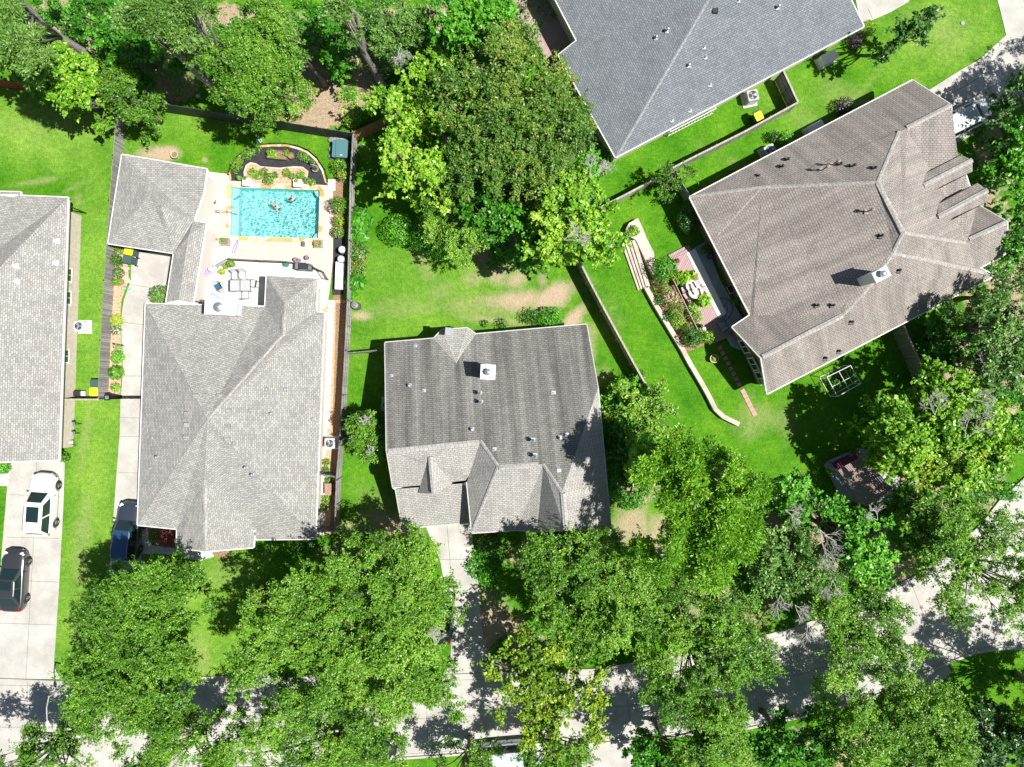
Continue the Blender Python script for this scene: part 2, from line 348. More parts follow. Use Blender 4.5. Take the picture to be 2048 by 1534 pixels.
# joints
mb = MB()
def joint(a, b, w_=.022, z=.0105):
    p, q = W(*a), W(*b); d = (q - p).normalized(); n = Vector((-d.y, d.x, 0)) * w_ / 2
    mb.poly([(v.x, v.y, z) for v in (p - n, q - n, q + n, p + n)])
def joints(pts, **k):
    for i in range(len(pts) - 1): joint(pts[i], pts[i + 1], **k)
joints([(-60,1368),(0,1370),(130,1374),(500,1363),(850,1363),(1200,1349),(1400,1312),(1581,1268),(1700,1225),(1786,1186),(1870,1141)])
joints([(-60,1455),(330,1452),(862,1437),(1250,1412),(1450,1382),(1536,1362),(1611,1346),(1760,1295),(1850,1250),(1960,1170)])
joints([(2048,1290),(1998,1290),(1945,1299),(1896,1318),(1816,1357),(1740,1388),(1606,1425),(1499,1448),(1256,1474),(862,1505),(500,1528)])
for a, b_ in (((55,1360),(52,1545)),((452,1355),(452,1535)),((648,1352),(650,1528)),((852,1352),(856,1510)),((1050,1346),(1056,1498)),((1250,1330),(1262,1480)),((1450,1290),(1492,1455)),((1650,1236),(1720,1400)),((1850,1260),(1896,1325)),((1820,1160),(1860,1262)),((1980,1060),(2048,1180))): joint(a, b_)
# driveways
D1 = [(18,905),(130,921),(127,1010),(118,1180),(108,1330),(114,1345),(130,1358),(0,1358),(-6,1300),(0,1150),(14,980)]
sheet('driveway', D1, .012, M_drive)
sheet('path', [(-60,945),(17,947),(16,972),(-60,970)], .016, M_pale)
D2 = [(222,500),(345,508),(386,608),(300,650),(285,1090),(283,1120),(286,1360),(205,1360),(222,1100),(240,860),(241,800),(246,745),(242,640),(248,600),(262,560),(262,500)]
sheet('driveway', D2, .012, M_drive)
D3 = [(846,1040),(944,1040),(943,1066),(955,1150),(962,1240),(975,1330),(1000,1354),(880,1354),(900,1330),(905,1250),(880,1120)]
sheet('driveway', D3, .012, M_drive)
D4 = [(1855,182),(1905,150),(1960,118),(2012,70),(2005,40),(1995,0),(1980,-60),(2300,-60),(2300,120),(2100,170),(2048,208),(1965,258),(1890,300)]
sheet('driveway', D4, .012, M_drive)
sheet('driveway', [(1700,-60),(1870,-60),(1815,5),(1780,25),(1745,40),(1720,45)], .012, M_drive)
sheet('driveway', [(1144,1489),(1262,1482),(1275,1600),(1150,1600)], .012, M_drive)
sheet('path', [(1816,1368),(1896,1330),(1903,1345),(1885,1362),(1878,1380),(1890,1400),(1900,1470),(1820,1470)], .012, M_drive)
sheet('path', [(283,1062),(300,1052),(304,1090),(352,1096),(405,1102),(430,1092),(450,1086),(455,1092),(436,1110),(400,1122),(330,1108),(284,1108)], .018, M_pale)
for a, b_ in (((18,989),(128,994)),((10,1074),(120,1077)),((4,1160),(115,1164)),((0,1246),(112,1250)),((73,921),(74,989)),((68,1074),(52,1360)),((238,752),(286,752)),((242,873),(280,873)),((236,945),(278,946)),((258,569),(310,576)),((242,644),(290,650)),((238,835),(282,836)),((232,1020),(276,1020)),
             ((894,1050),(900,1118)),((900,1118),(903,1240)),((880,1119),(952,1119)),((896,1200),(960,1200)),((1957,133),(2000,225)),((1905,186),(1968,150)),((1930,160),(1950,205)),((1905,214),(2010,160)),((2000,110),(2048,208)),((1736,18),(1745,38)),((903,1240),(906,1350)),((894,1284),(968,1284))): joint(a, b_, z=.0205)
tag(mb.build('road_joints', M_gapd), kind='structure')
# H1 side strip, brown bed strips beside fences
M_mulch = plain('bark_mulch', (.30, .19, .11), .95, var=.45, scale=12); M_cloth = plain('weed_cloth', (.028, .03, .035), .8, var=.3, scale=5)
M_soil = plain('tan_soil', (.52, .37, .24), .95, var=.35, scale=9)
sheet('planting_bed', [(222,500),(246,500),(256,530),(258,560),(243,600),(240,640),(243,690),(244,740),(240,797),(214,797),(220,700),(226,600)], .02, M_soil)
sheet('planting_bed', [(634,600),(694,600),(690,700),(680,860),(672,960),(668,1068),(628,1072),(632,900)], .005, M_soil); sheet('planting_bed', [(672,606),(694,606),(690,700),(680,860),(672,960),(668,1060),(660,1060),(664,900)], .009, M_mulch)
sheet('planting_bed', [(668,350),(690,350),(688,480),(683,600),(666,600),(662,480)], .008, M_mulch)
sheet('planting_bed', [(424,1106),(436,1096),(460,1092),(474,1100),(470,1110),(450,1116),(430,1114)], .024, M_mulch)
sheet('planting_bed', [(296,1050),(356,1050),(356,1094),(310,1092),(298,1080)], .022, M_mulch)
strip('path', [(654,625),(652,700),(648,800),(642,900),(640,1010),(638,1070)], .75, .012, M_pale)
# ------------------------------------------------------------------ foliage
RS = np.random.RandomState(11)
LM = {
 'oak': leafmat('oak_leaf', [(.0, (.035,.12,.008)), (.5, (.135,.34,.020)), (1., (.34,.56,.07))]),
 'dark': leafmat('dark_leaf', [(.0, (.018,.085,.010)), (.5, (.050,.18,.020)), (1., (.12,.30,.04))], .25),
 'bright': leafmat('bright_leaf', [(.0, (.045,.18,.008)), (.5, (.19,.45,.020)), (1., (.48,.68,.08))], .28),
 'yellow': leafmat('yellow_leaf', [(.0, (.06,.15,.008)), (.5, (.21,.38,.018)), (1., (.46,.55,.035))], .22),
 'bronze': leafmat('bronze_leaf', [(.0, (.035,.11,.012)), (.55, (.14,.31,.035)), (.85, (.30,.42,.06)), (1., (.52,.34,.10))]),
 'pine': leafmat('pine_needle', [(.0, (.045,.17,.008)), (.5, (.15,.40,.020)), (1., (.34,.60,.05))], .22),
 'ash': leafmat('ash_leaf', [(.0, (.045,.13,.02)), (.5, (.145,.33,.05)), (1., (.34,.52,.14))]),
 'lime': leafmat('lime_leaf', [(.0, (.03,.16,.006)), (.5, (.10,.38,.018)), (1., (.24,.58,.05))], .26),
 'red': leafmat('red_leaf', [(.0, (.09,.016,.016)), (.5, (.25,.05,.05)), (1., (.40,.13,.10))], .2),
 'purple': leafmat('purple_leaf', [(.0, (.02,.016,.02)), (.5, (.065,.045,.055)), (1., (.16,.12,.14))], .15),
 'flower': leafmat('flower_leaf', [(.0, (.04,.13,.01)), (.55, (.12,.28,.04)), (.8, (.2,.38,.06)), (.9, (.62,.25,.25)), (1., (.75,.5,.45))], .2),
 'whiteflower': leafmat('whiteflower_leaf', [(.0, (.015,.06,.01)), (.6, (.04,.15,.018)), (.86, (.1,.24,.03)), (.93, (.7,.72,.66)), (1., (.8,.8,.75))], .2),
}
M_bark = plain('bark', (.20, .165, .135), .95, var=.35, scale=7); M_dead = plain('dead_wood', (.46, .43, .42), .9, var=.2, scale=9)
M_pinebark = plain('pine_bark', (.27, .235, .23), .95, var=.3, scale=5)
def quads_mesh(name, P, T, B, tint, mat):
    """rhombic leaves: centre P, long half-axis T, short half-axis B"""
    n = len(P); V = np.empty((n, 4, 3), np.float32); V[:, 0] = P - T; V[:, 1] = P + B - T * .1; V[:, 2] = P + T; V[:, 3] = P - B - T * .1
    me = bpy.data.meshes.new(name); me.vertices.add(n * 4); me.vertices.foreach_set('co', V.ravel())
    me.loops.add(n * 4); me.loops.foreach_set('vertex_index', np.arange(n * 4, dtype=np.int32)); me.polygons.add(n)
    me.polygons.foreach_set('loop_start', np.arange(0, n * 4, 4, dtype=np.int32)); me.update(calc_edges=True)
    a = me.attributes.new('tint', 'FLOAT', 'FACE'); a.data.foreach_set('value', np.clip(tint, 0, 1).astype(np.float32)); me.materials.append(mat); return me
def unit(v): return v / (np.linalg.norm(v, axis=-1, keepdims=True) + 1e-9)
def leaves(C, Rc, tintc, nl, size, K=11, spread=.07, flat=.75, mode='sprig', upn=.9):
    n = len(C); D = RS.randn(n, K, 3); D[..., 2] = np.abs(D[..., 2]) * .9 - .35; D = unit(D)
    idx = RS.randint(0, K, (n, nl)); d = D[np.arange(n)[:, None], idx]
    t = .3 + .7 * RS.rand(n, nl) ** .7; rad = Rc[:, None] * (.7 + .5 * RS.rand(n, K) + .75 * (RS.rand(n, K) > .92))[np.arange(n)[:, None], idx]
    P = C[:, None] + d * (t * rad)[..., None] * np.array([1, 1, flat]) + RS.randn(n, nl, 3) * spread
    if mode == 'pom':
        T = unit(d + RS.randn(n, nl, 3) * .22); P = C[:, None] + T * (t * rad)[..., None]; Nn = unit(np.cross(T, RS.randn(n, nl, 3)))
    else:
        Nn = unit(d * .5 + np.array([0, 0, upn]) + RS.randn(n, nl, 3) * .5); T = unit(np.cross(Nn, RS.randn(n, nl, 3)) + d * .8)
    B = unit(np.cross(T, Nn)); s = size * (.6 + .8 * RS.rand(n, nl, 1))
    w_ = .16 if mode == 'pom' else .30
    tn = np.clip(tintc[:, None] + RS.randn(n, nl) * .22, 0, 1)
    return P.reshape(-1, 3), (T * s * .5).reshape(-1, 3), (B * s * w_).reshape(-1, 3), tn.ravel()
KIND = {  # clump radius, clumps per m2, leaves per clump, leaf size, sprigs, flat
 'oak': (.74, 1.75, 460, .125, 17, .6), 'dark': (.75, 1.6, 190, .22, 10, .7), 'bright': (.66, 1.9, 165, .25, 10, .7), 'yellow': (.66, 1.6, 170, .19, 10, .6),
 'bronze': (.66, 1.9, 300, .145, 13, .7), 'ash': (.68, 1.6, 260, .16, 14, .6), 'lime': (.5, 2.0, 150, .2, 9, .7), 'pine': (.32, .75, 64, .20, 40, 1)}
def circle_world(circles, zc):
    out = []
    for c in circles:
        x, y, r = c[:3]; dz = c[3] if len(c) > 3 else 0
        p = W(x, y, zc + dz); out.append((p.x, p.y, r * 1.04 * (H - zc - dz) / F, zc + dz))
    return out
def tree(name, label, style, circles, ztop, dead=(), group='trees on and around the lots', dens=1.0, mat=None, tint=.5, cat='tree', leaf=1.0, gaps=.40, lean=None, trunk_r=None, tall=False, low=.5):
    k = KIND[style]; cw = circle_world(circles, ztop - 1.2); cs = []
    for (x, y, r, z) in cw:
        n = max(4, int(math.pi * r * r * k[1] * dens)); a = RS.rand(n) * 6.283; rho = np.sqrt(RS.rand(n)) * .98
        drop = min(.38 * r + .5, ztop * .4)
        px = x + r * rho * np.cos(a); py = y + r * rho * np.sin(a); pz = z - drop * rho ** 2.2 + RS.randn(n) * .32 + .5
        cs.append(np.stack([px, py, pz, rho], 1))
        m = int(n * low); a = RS.rand(m) * 6.283; rho = np.sqrt(RS.rand(m)) * .93
        cs.append(np.stack([x + r * rho * np.cos(a), y + r * rho * np.sin(a), z - drop * rho ** 2 - .8 - RS.rand(m) * min(2.4, ztop * .3), rho], 1))
    C = np.concatenate(cs); g = fbm(C[:, 0], C[:, 1], RS.randint(1000), 3, 1.15); keep = (g > -gaps * .62 * (1.05 - .35 * C[:, 3])) | (RS.rand(len(C)) < .13)
    C = C[keep]
    if style == 'pine':
        m = len(C); d = unit(RS.randn(m, 26, 3)); d[..., 2] = np.abs(d[..., 2]); C3 = C[:, None, :3] + d * (.62 + .38 * RS.rand(m, 26, 1)) * np.array([.85, .85, .5]); C = np.concatenate([C3, np.repeat(C[:, None, 3:], 26, 1)], 2).reshape(-1, 4)
    C[:, 2] = np.maximum(C[:, 2], .5); n = len(C)
    C[:, 2] += fbm(C[:, 0], C[:, 1], RS.randint(1000), 2, 1.1) * (1.3 if ztop > 5 else .3)
    tc = tint + fbm(C[:, 0], C[:, 1], RS.randint(1000), 2, .8) * .35 + RS.randn(n) * .11
    rc = k[0] * (.6 + .7 * RS.rand(n)) * (min(1, .45 + ztop * .09))
    P, T, B, tn = leaves(C[:, :3], rc, tc, int(k[2] * leaf), k[3] * (.8 if ztop < 4 else 1), k[4], flat=k[5], mode='pom' if style == 'pine' else 'sprig')
    sc = sum(c[2] ** 2 for c in cw); bx = sum(c[0] * c[2] ** 2 for c in cw) / sc; by = sum(c[1] * c[2] ** 2 for c in cw) / sc
    if lean: b0 = W(*lean, 0); bx, by = b0.x, b0.y
    root = thing(name, label, cat, (bx, by, 0), 0, group)
    me = quads_mesh('crown', P - np.array([bx, by, 0]), T, B, tn, LM[mat or style]); o = bpy.data.objects.new('crown', me); COL.objects.link(o); o.parent = root
    mbt = MB(); tr = trunk_r or (.05 + ztop * .021); top = ztop * (.93 if tall else .8)
    pts = [Vector((bx + math.sin(i * 1.7) * .06 * i, by + math.cos(i * 1.3) * .06 * i, top * i / 6)) for i in range(7)]
    mbt.tube(pts, [tr * (1.25 if i == 0 else 1 - .13 * i) for i in range(7)], 9)
    far = [i for i in range(n) if C[i, 2] > ztop * .35]
    for i in (RS.choice(far, min(len(far), 26 if ztop > 5 else 9), replace=False) if far else []):
        q = Vector(C[i, :3]); t = .3 + .45 * rnd.random(); s = pts[0].lerp(pts[-1], t)
        if s.z > q.z - .2: s.z = max(.2, q.z - .6)
        m1 = s.lerp(q, .45) + Vector((rnd.uniform(-.2, .2), rnd.uniform(-.2, .2), .25)); mbt.tube([s, m1, q], [tr * .38, tr * .22, .02], 5)
        for _ in range(3):
            e = q + Vector((rnd.uniform(-.8, .8), rnd.uniform(-.8, .8), rnd.uniform(-.1, .5))) * (k[0] * 1.2); mbt.tube([m1.lerp(q, .6), e], [.03, .008], 4)
    mbt.build('trunk', M_pinebark if tall else M_bark, root, smooth=True)
    for dd in dead: dead_branch(root, *dd)
    return root
def dead_branch(root, px, py, z, size, ang, seed=1, label='bare pale grey dead branch'):
    """fractal of bare twigs fanning out from a pixel position at height z"""
    r = random.Random(seed * 31 + int(px)); mbd = MB(); p0 = W(px, py, z); size *= .62
    def grow(p, d, L, rad, lv):
        q = p + d * L + Vector((0, 0, r.uniform(-.02, .1) * L)); m = p.lerp(q, .5) + Vector((r.uniform(-1, 1), r.uniform(-1, 1), r.uniform(-.5, .5))) * L * .09
        mbd.tube([p, m, q], [rad, rad * .8, rad * .55], 4 if lv else 5, cap=False)
        if lv >= 3: return
        for i in range(5 if lv < 2 else 3):
            a = r.uniform(-.95, .95); dd = Vector((d.x * math.cos(a) - d.y * math.sin(a), d.x * math.sin(a) + d.y * math.cos(a), r.uniform(-.1, .35))).normalized()
            grow(p.lerp(q, r.uniform(.35, 1)), dd, L * r.uniform(.45, .75), max(rad * .5, .008), lv + 1)
    a0 = R(ang); 
    for k_ in range(2): grow(p0, Vector((math.cos(a0 + k_ * .8 - .4), math.sin(a0 + k_ * .8 - .4), .25)).normalized(), size * (.5 - .1 * k_), .018 + size * .005, 0)
    mbd.build('dead_branch', M_dead, root, label=label)
def shrub(name, label, px, py, r, h, mat='oak', cat='shrub', group=None, leaf=.12, n=1.0, flat=1.0, ell=1.0, ang=0, tint=.5, z=0.0, dome=False):
    """r in pixels at its top; leaves through the volume, denser near the skin"""
    c = W(px, py, z + h * .6); rw = r * (H - z - h) / F; N = int((rw * rw * 1500 + 60) * n * min(1, .12 / leaf) ** .5)
    N = min(N, 15000); d = unit(RS.randn(N, 3)); d[:, 2] = np.abs(d[:, 2]) ** .8 * np.sign(d[:, 2] + .25)
    nb = 9; bd = unit(RS.randn(nb, 3)); lob = np.max(d @ bd.T, axis=1)
    t = (.72 + .28 * lob) * (1 - .42 * RS.rand(N) ** 2.2) if not dome else (.95 + .07 * RS.rand(N))
    P = d * t[:, None] * np.array([rw * ell, rw / max(ell, .5) ** .5 if ell != 1 else rw, h * .5]) + RS.randn(N, 3) * (.04 if not dome else .012)
    a = R(ang); P = np.stack([P[:, 0] * math.cos(a) - P[:, 1] * math.sin(a), P[:, 0] * math.sin(a) + P[:, 1] * math.cos(a), P[:, 2] + h * .52], 1)
    P[:, 2] = np.maximum(P[:, 2], .02)
    Nn = unit(d * .8 + np.array([0, 0, .5]) + RS.randn(N, 3) * .45); T = unit(np.cross(Nn, RS.randn(N, 3))); B = np.cross(T, Nn)
    s = leaf * (.6 + .8 * RS.rand(N, 1)); tn = tint + fbm(P[:, 0] * 3 + px, P[:, 1] * 3, RS.randint(99), 2, 1.4) * .3 + RS.randn(N) * .2
    root = thing(name, label, cat, (c.x, c.y, z), 0, group)
    me = quads_mesh('foliage', P, T * s * .5, B * s * .32, tn, LM[mat]); o = bpy.data.objects.new('foliage', me); COL.objects.link(o); o.parent = root
    ms = MB()
    for _ in range(5):
        a = rnd.random() * 6.28; ms.tube([(0.03 * math.cos(a), .03 * math.sin(a), 0), (rw * .4 * math.cos(a), rw * .4 * math.sin(a), h * .45), (rw * .6 * math.cos(a), rw * .6 * math.sin(a), h * .7)], [.02, .015, .006], 5)
    ms.build('stem', M_bark, root, local=True); return root
# ------------------------------------------------------------------ houses
from mathutils.geometry import intersect_ray_tri
M_sh_grey = shingle('light_grey_shingles', (0.364, 0.358, 0.338), (0.241, 0.235, 0.227), (0.155, 0.151, 0.143), .25, bw=.27, bh=.135)
M_sh_mid = shingle('weathered_grey_shingles', (0.201, 0.201, 0.192), (0.145, 0.145, 0.139), (0.071, 0.071, 0.068), .2, .55, bw=.30, bh=.15)
M_sh_midl = shingle('clean_grey_shingles', (0.391, 0.381, 0.361), (0.302, 0.293, 0.278), (0.146, 0.142, 0.137), .2, .1, bw=.30, bh=.15)
M_sh_blue = shingle('slate_grey_shingles', (0.197, 0.218, 0.240), (0.139, 0.156, 0.172), (0.076, 0.084, 0.096), .25, bw=.26, bh=.14)
M_sh_brn = shingle('brown_grey_shingles', (0.295, 0.275, 0.257), (0.234, 0.216, 0.203), (0.094, 0.081, 0.070), .25, .28, bw=.27, bh=.16, pink=(0.271, 0.220, 0.207))
M_cap_g = shingle('grey_cap_shingles', (0.378, 0.368, 0.350), (0.296, 0.288, 0.278), (0.180, 0.180, 0.172), .2, bw=.3, bh=.3)
M_cap_b = shingle('brown_cap_shingles', (0.379, 0.363, 0.337), (0.298, 0.289, 0.269), (0.180, 0.168, 0.155), .2, bw=.3, bh=.3)
M_cap_s = shingle('slate_cap_shingles', (0.284, 0.293, 0.310), (0.224, 0.233, 0.250), (0.147, 0.155, 0.164), .2, bw=.3, bh=.3)
M_dk = plain('dark_metal', (.035, .035, .038), .5, .3); M_galv = plain('galvanised_metal', (.50, .53, .55), .4, .7)
M_trim = plain('white_trim', (.74, .74, .72), .55, var=.04)
M_brick_l = brickmat('pale_brick', (.56, .46, .40), (.48, .38, .32), (.62, .58, .53)); M_brick_b = brickmat('brown_brick', (.25, .15, .12), (.18, .11, .09), (.3, .27, .25))
M_brick_t = brickmat('tan_brick', (.46, .37, .30), (.36, .28, .22), (.5, .46, .42)); M_siding = planks('cream_siding', (.60, .57, .51), (.57, .54, .48), .15, 'v', gapc=.6)
M_glass = newmat('window_glass')[0]; _b = M_glass.node_tree.nodes['Principled BSDF']; _b.inputs['Base Color'].default_value = (.03, .045, .055, 1); _b.inputs['Roughness'].default_value = .06; _b.inputs['Specular IOR Level'].default_value = .8
class House:
    def __init__(s, name, label, V, loc_px, group='single storey houses with shingle roofs'):
        s.V = {k: W(*v) for k, v in V.items()}; p = W(*loc_px, 0); s.root = thing(name, label, 'house', (p.x, p.y, 0), 0, group); s.tris = []
    def roof(s, faces, mats, fm=None, name='roof'):
        mb = MB()
        for i, f in enumerate(faces):
            P = [s.V[k] for k in f]; n = Vector((0, 0, 0))
            for j in range(len(P)): n += P[j].cross(P[(j + 1) % len(P)])
            if n.z < 0: P = P[::-1]
            mi = fm[i] if fm else 0
            if len(P) > 4:
                for t in tessellate_polygon([P]):
                    q = [P[k] for k in t]
                    if (q[1] - q[0]).cross(q[2] - q[0]).z < 0: q = q[::-1]
                    mb.poly(q, mi); s.tris.append(q)
            else:
                mb.poly(P, mi); s.tris.append(P[:3])
                if len(P) == 4: s.tris.append([P[0], P[2], P[3]])
        return mb.build(name, mats, s.root)
    def z(s, px, py):
        o = Vector((0, 0, H)); d = (W(px, py, 0) - o).normalized(); best = None
        for t in s.tris:
            h = intersect_ray_tri(t[0], t[1], t[2], d, o, True)
            if h and (best is None or h.z > best): best = h.z
        return best if best is not None else 3.0
    def outline(s, names, wallmat, inset=.45, fascia=M_trim, fh=.16, wall=True, gutters=True):
        P = [s.V[k].copy() for k in names]; n = len(P)
        A = sum(P[i].x * P[(i + 1) % n].y - P[(i + 1) % n].x * P[i].y for i in range(n))
        if A < 0: P = P[::-1]
        ins = []
        for i in range(n):
            a, b, c = P[i - 1], P[i], P[(i + 1) % n]; d1 = (b - a); d1.z = 0; d1.normalize(); d2 = (c - b); d2.z = 0; d2.normalize()
            n1 = Vector((-d1.y, d1.x, 0)); n2 = Vector((-d2.y, d2.x, 0)); m = (n1 + n2)
            m = m / max(m.length_squared, .35) * 2; q = b + m * inset; ins.append(q)
        mf = MB(); mw = MB(); mso = MB(); g = .06
        for i in range(n):
            j = (i + 1) % n; a, b = P[i], P[j]; d = (b - a); d.z = 0; d.normalize(); o = Vector((d.y, -d.x, 0)) * g; dn = Vector((0, 0, -fh)); up = Vector((0, 0, .012))
            # gutter: thin box hung outside the edge
            A0, B0, A1, B1 = a - o * .15, b - o * .15, a + o, b + o
            mf.poly([A0 + up, A1 + up, B1 + up, B0 + up]); mf.poly([A1 + dn, B1 + dn, B1 + up, A1 + up]); mf.poly([A0 + dn, B0 + dn, B1 + dn, A1 + dn])
            ia, ib = ins[i], ins[j]; mso.poly([a + dn * .9, ia.to_3d() + dn * .9, ib + dn * .9, b + dn * .9])
            mw.poly([Vector((ia.x, ia.y, 0)), Vector((ib.x, ib.y, 0)), Vector((ib.x, ib.y, b.z - .02)), Vector((ia.x, ia.y, a.z - .02))])
        mf.build('gutter', fascia, s.root); mso.build('soffit', M_trim, s.root)
        if wall: mw.build('wall', wallmat, s.root)
        s.ins = ins
    def cap(s, a, b, mat, w_=.34, lift=.045, vent=False):
        A, B = (s.V[a] if isinstance(a, str) else W(*a)), (s.V[b] if isinstance(b, str) else W(*b)); d = (B - A).normalized(); q = Vector((-d.y, d.x, 0)).normalized() * w_ / 2
        mb = MB(); up = Vector((0, 0, lift)); dn = Vector((0, 0, -w_ * .12 - .02)); e = .10 if vent else .03
        for sg in (1, -1):
            Q = q * sg; top = [A + up, B + up, B + Q + up + dn, A + Q + up + dn]; mb.poly(top if sg < 0 else top[::-1])
            side = [A + Q + up + dn, B + Q + up + dn, B + Q + up + dn - Vector((0, 0, e + .05)), A + Q + up + dn - Vector((0, 0, e + .05))]; mb.poly(side if sg < 0 else side[::-1])
        mb.build('ridge_cap', mat, s.root)
    def vent(s, px, py, h=.3, r=.07, kind='pipe', mat=None):
        z = s.z(px, py); p = W(px, py, z); mb = MB()
        if kind == 'pipe':
            mb.box((p.x, p.y, z - .06), (.34, .38, .09), taper=.8); mb.lathe([(r, 0), (r, h), (r * .55, h), (r * .55, h - .06)], p, 10)
        elif kind == 'cap':
            mb.box((p.x, p.y, z - .06), (.36, .4, .09), taper=.8); mb.lathe([(r, 0), (r, h), (r * 1.9, h), (r * 1.9, h + .03), (r * 1.2, h + .12), (.01, h + .14)], p, 12)
        elif kind == 'box':
            mb.rbox((p.x, p.y, z - .08), (.42, .36, .2), 0, .05)
        elif kind == 'tall':
            mb.tube([p, p + Vector((0, 0, h))], r, 8); mb.lathe([(r * 2.2, h - .05), (r * 2.2, h + .08), (r * .5, h + .16)], p, 10); mb.box((p.x, p.y, z - .05), (.3, .3, .08))
        mb.build('roof_vent', mat or M_galv, s.root, smooth=False)
    def chimney(s, px, py, sx, sy, top, rot, z0=2.0, mat=None, name='chimney', pot=.2):
        zz = top; p = W(px, py, zz); mb = MB(); mb.box((p.x, p.y, z0), (sx, sy, top - z0), rot)
        mb.box((p.x, p.y, top + .003), (sx + .1, sy + .1, .06), rot); c = mb.build(name, mat or M_white, s.root)
        if pot: mc = MB(); mc.lathe([(pot * .8, .06), (pot * .8, .28), (pot * 1.15, .28), (pot * 1.15, .36), (pot * .3, .46), (.01, .46)], (p.x, p.y, top), 18); mc.build('flue_cap', M_galv, c)
        return c
def addwin(h, a, b, t, wd, z0, z1, out=.03):
    """window on the straight wall a->b (world), centred at fraction t"""
    a = Vector((a.x, a.y, 0)); b = Vector((b.x, b.y, 0)); d = (b - a).normalized(); o = Vector((d.y, -d.x, 0)); c = a.lerp(b, t); mb = MB(); mg = MB()
    rot = math.atan2(d.y, d.x)
    for dx, sz, zz, hh in ((-wd / 2, .07, z0, z1 - z0), (wd / 2, .07, z0, z1 - z0), (0, .05, z0, z1 - z0)):
        q = c + d * dx + o * out; mb.box((q.x, q.y, zz), (sz, .09, hh), rot)
    for zz in (z0 - .05, z1): q = c + o * (out + .004); mb.box((q.x, q.y, zz), (wd + .16, .12, .05), rot)
    q = c + o * (out * .3); mg.box((q.x, q.y, z0), (wd, .05, z1 - z0), rot)
    f = mb.build('window', M_trim, h.root); mg.build('pane', M_glass, f)
# ---- middle house
pM = ((1173, 648.6), (770, 685), 2.7, .42)
def vm(x, y): return (x, y, zp(x, y, *pM))
V3 = dict(A=(770, 685, 2.7), B=vm(867.6, 676.7), C=(883.4, 660, 2.7), D=(935, 655.8, 2.7), E=vm(951.7, 668), Fz=vm(912, 726), G=(1173, 648.6, 2.7), Hh=vm(1196, 776),
    I=vm(773, 899), J=vm(961, 881), K=vm(996.7, 932.7), L=vm(1087, 928.4), X=vm(1124.4, 984.3))
zX = V3['X'][2]; zH = V3['Hh'][2]; zI = V3['I'][2]; zJ = V3['J'][2]; zK = V3['K'][2]
V3.update(R3=(1130, 1060, zX), Er=(1222, 1058, zH), VB=(1032.6, 1060, 4.3), TB=(1074, 1063.5, 4.9), SC=(943.6, 1066, 4.3), WE=(933.6, 964, 4.7), VJ=(938, 951, 4.85),
    S1a=(786, 976, 4.3), S1b=(932, 961, 4.5), G1=(791, 978, 4.15), G2=(805, 1057, 2.7), G3=(942, 1045, 2.7), G4=(936, 966, 4.1), DR1=(859, 908, zI - .25), DR2=(866.5, 987, zI - .35), DL=(836, 986, 4.05), DV=(905, 967, 4.35), S1c=(836, 970, 4.3))
h3 = House('brick_house', 'streaked grey shingle house with white chimney, in the middle of the photo', V3, (990, 860))
h3.roof([['A', 'B', 'Fz', 'E', 'G', 'Hh', 'X', 'L', 'K', 'J', 'I'], ['B', 'C', 'Fz'], ['C', 'D', 'Fz'], ['D', 'E', 'Fz'], ['Hh', 'Er', 'R3', 'X'], ['L', 'X', 'R3', 'TB', 'VB'],
    ['K', 'L', 'VB', 'SC'], ['J', 'K', 'SC', 'WE', 'VJ'], ['I', 'J', 'VJ', 'S1b', 'S1a'], ['G1', 'G2', 'G3', 'G4'], ['DR1', 'DR2', 'DL'], ['DR1', 'DV', 'DR2']], [M_sh_mid, M_sh_midl], [0] + [1] * 11)
h3.outline(['A', 'B', 'C', 'D', 'E', 'G', 'Hh', 'Er', 'R3', 'TB', 'VB', 'SC', 'WE', 'G4', 'G3', 'G2', 'G1', 'S1a', 'I'], M_brick_t, fascia=plain('grey_gutter', (.5, .5, .48), .6), fh=.14)
mb = MB()
for a, b in (('S1a', 'S1b'), ('WE', 'SC'), ('DL', 'DR2')):
    A_, B_ = h3.V[a], h3.V[b]; mb.poly([A_, B_, Vector((B_.x, B_.y, 2.6)), Vector((A_.x, A_.y, 2.6))])
mb.poly([h3.V['DL'], h3.V['DR2'], h3.V['DV'], h3.V['DV'] - Vector((0, 0, 1)), h3.V['DL'] - Vector((0, 0, 1))]); mb.build('gable_wall', M_siding, h3.root)
h3.cap((775, 903, zI + .03), (958, 884, zJ + .03), M_cap_g, vent=True); h3.cap((998, 935, zK + .03), (1076, 928.5, zK + .06), M_cap_g, vent=True); h3.cap((1126, 986, zX), (1132, 1059, zX), M_cap_g, vent=True); h3.cap((861, 914, zI - .2), (867.5, 986, zI - .3), M_cap_g, vent=True)
for a, b in (('J', 'K'), ('K', 'SC'), ('L', 'X'), ('C', 'Fz'), ('D', 'Fz')): h3.cap(a, b, M_cap_g, .24, .02)
h3.chimney(976, 744, .92, .92, 5.9, R(-3), 3.0)
h3.chimney(897, 663, .38, .46, 3.6, R(-5), 1.0, M_galv, 'flue_box', 0)
for x, y, hh, k in ((819, 771, .22, 'cap'), (831, 693, .1, 'pipe'), (848, 782, .12, 'pipe'), (960, 786, .55, 'tall'), (962, 804, .55, 'tall'), (944, 859, .22, 'cap'), (1066, 880, .55, 'tall'), (1070, 911, .55, 'tall'), (1120, 876, .22, 'cap'), (1134, 870, .12, 'pipe'), (989, 899, .12, 'pipe'), (1107, 786, .12, 'pipe'), (1118, 942, .1, 'pipe'), (783, 752, .1, 'pipe')): h3.vent(x, y, hh, .065, k)
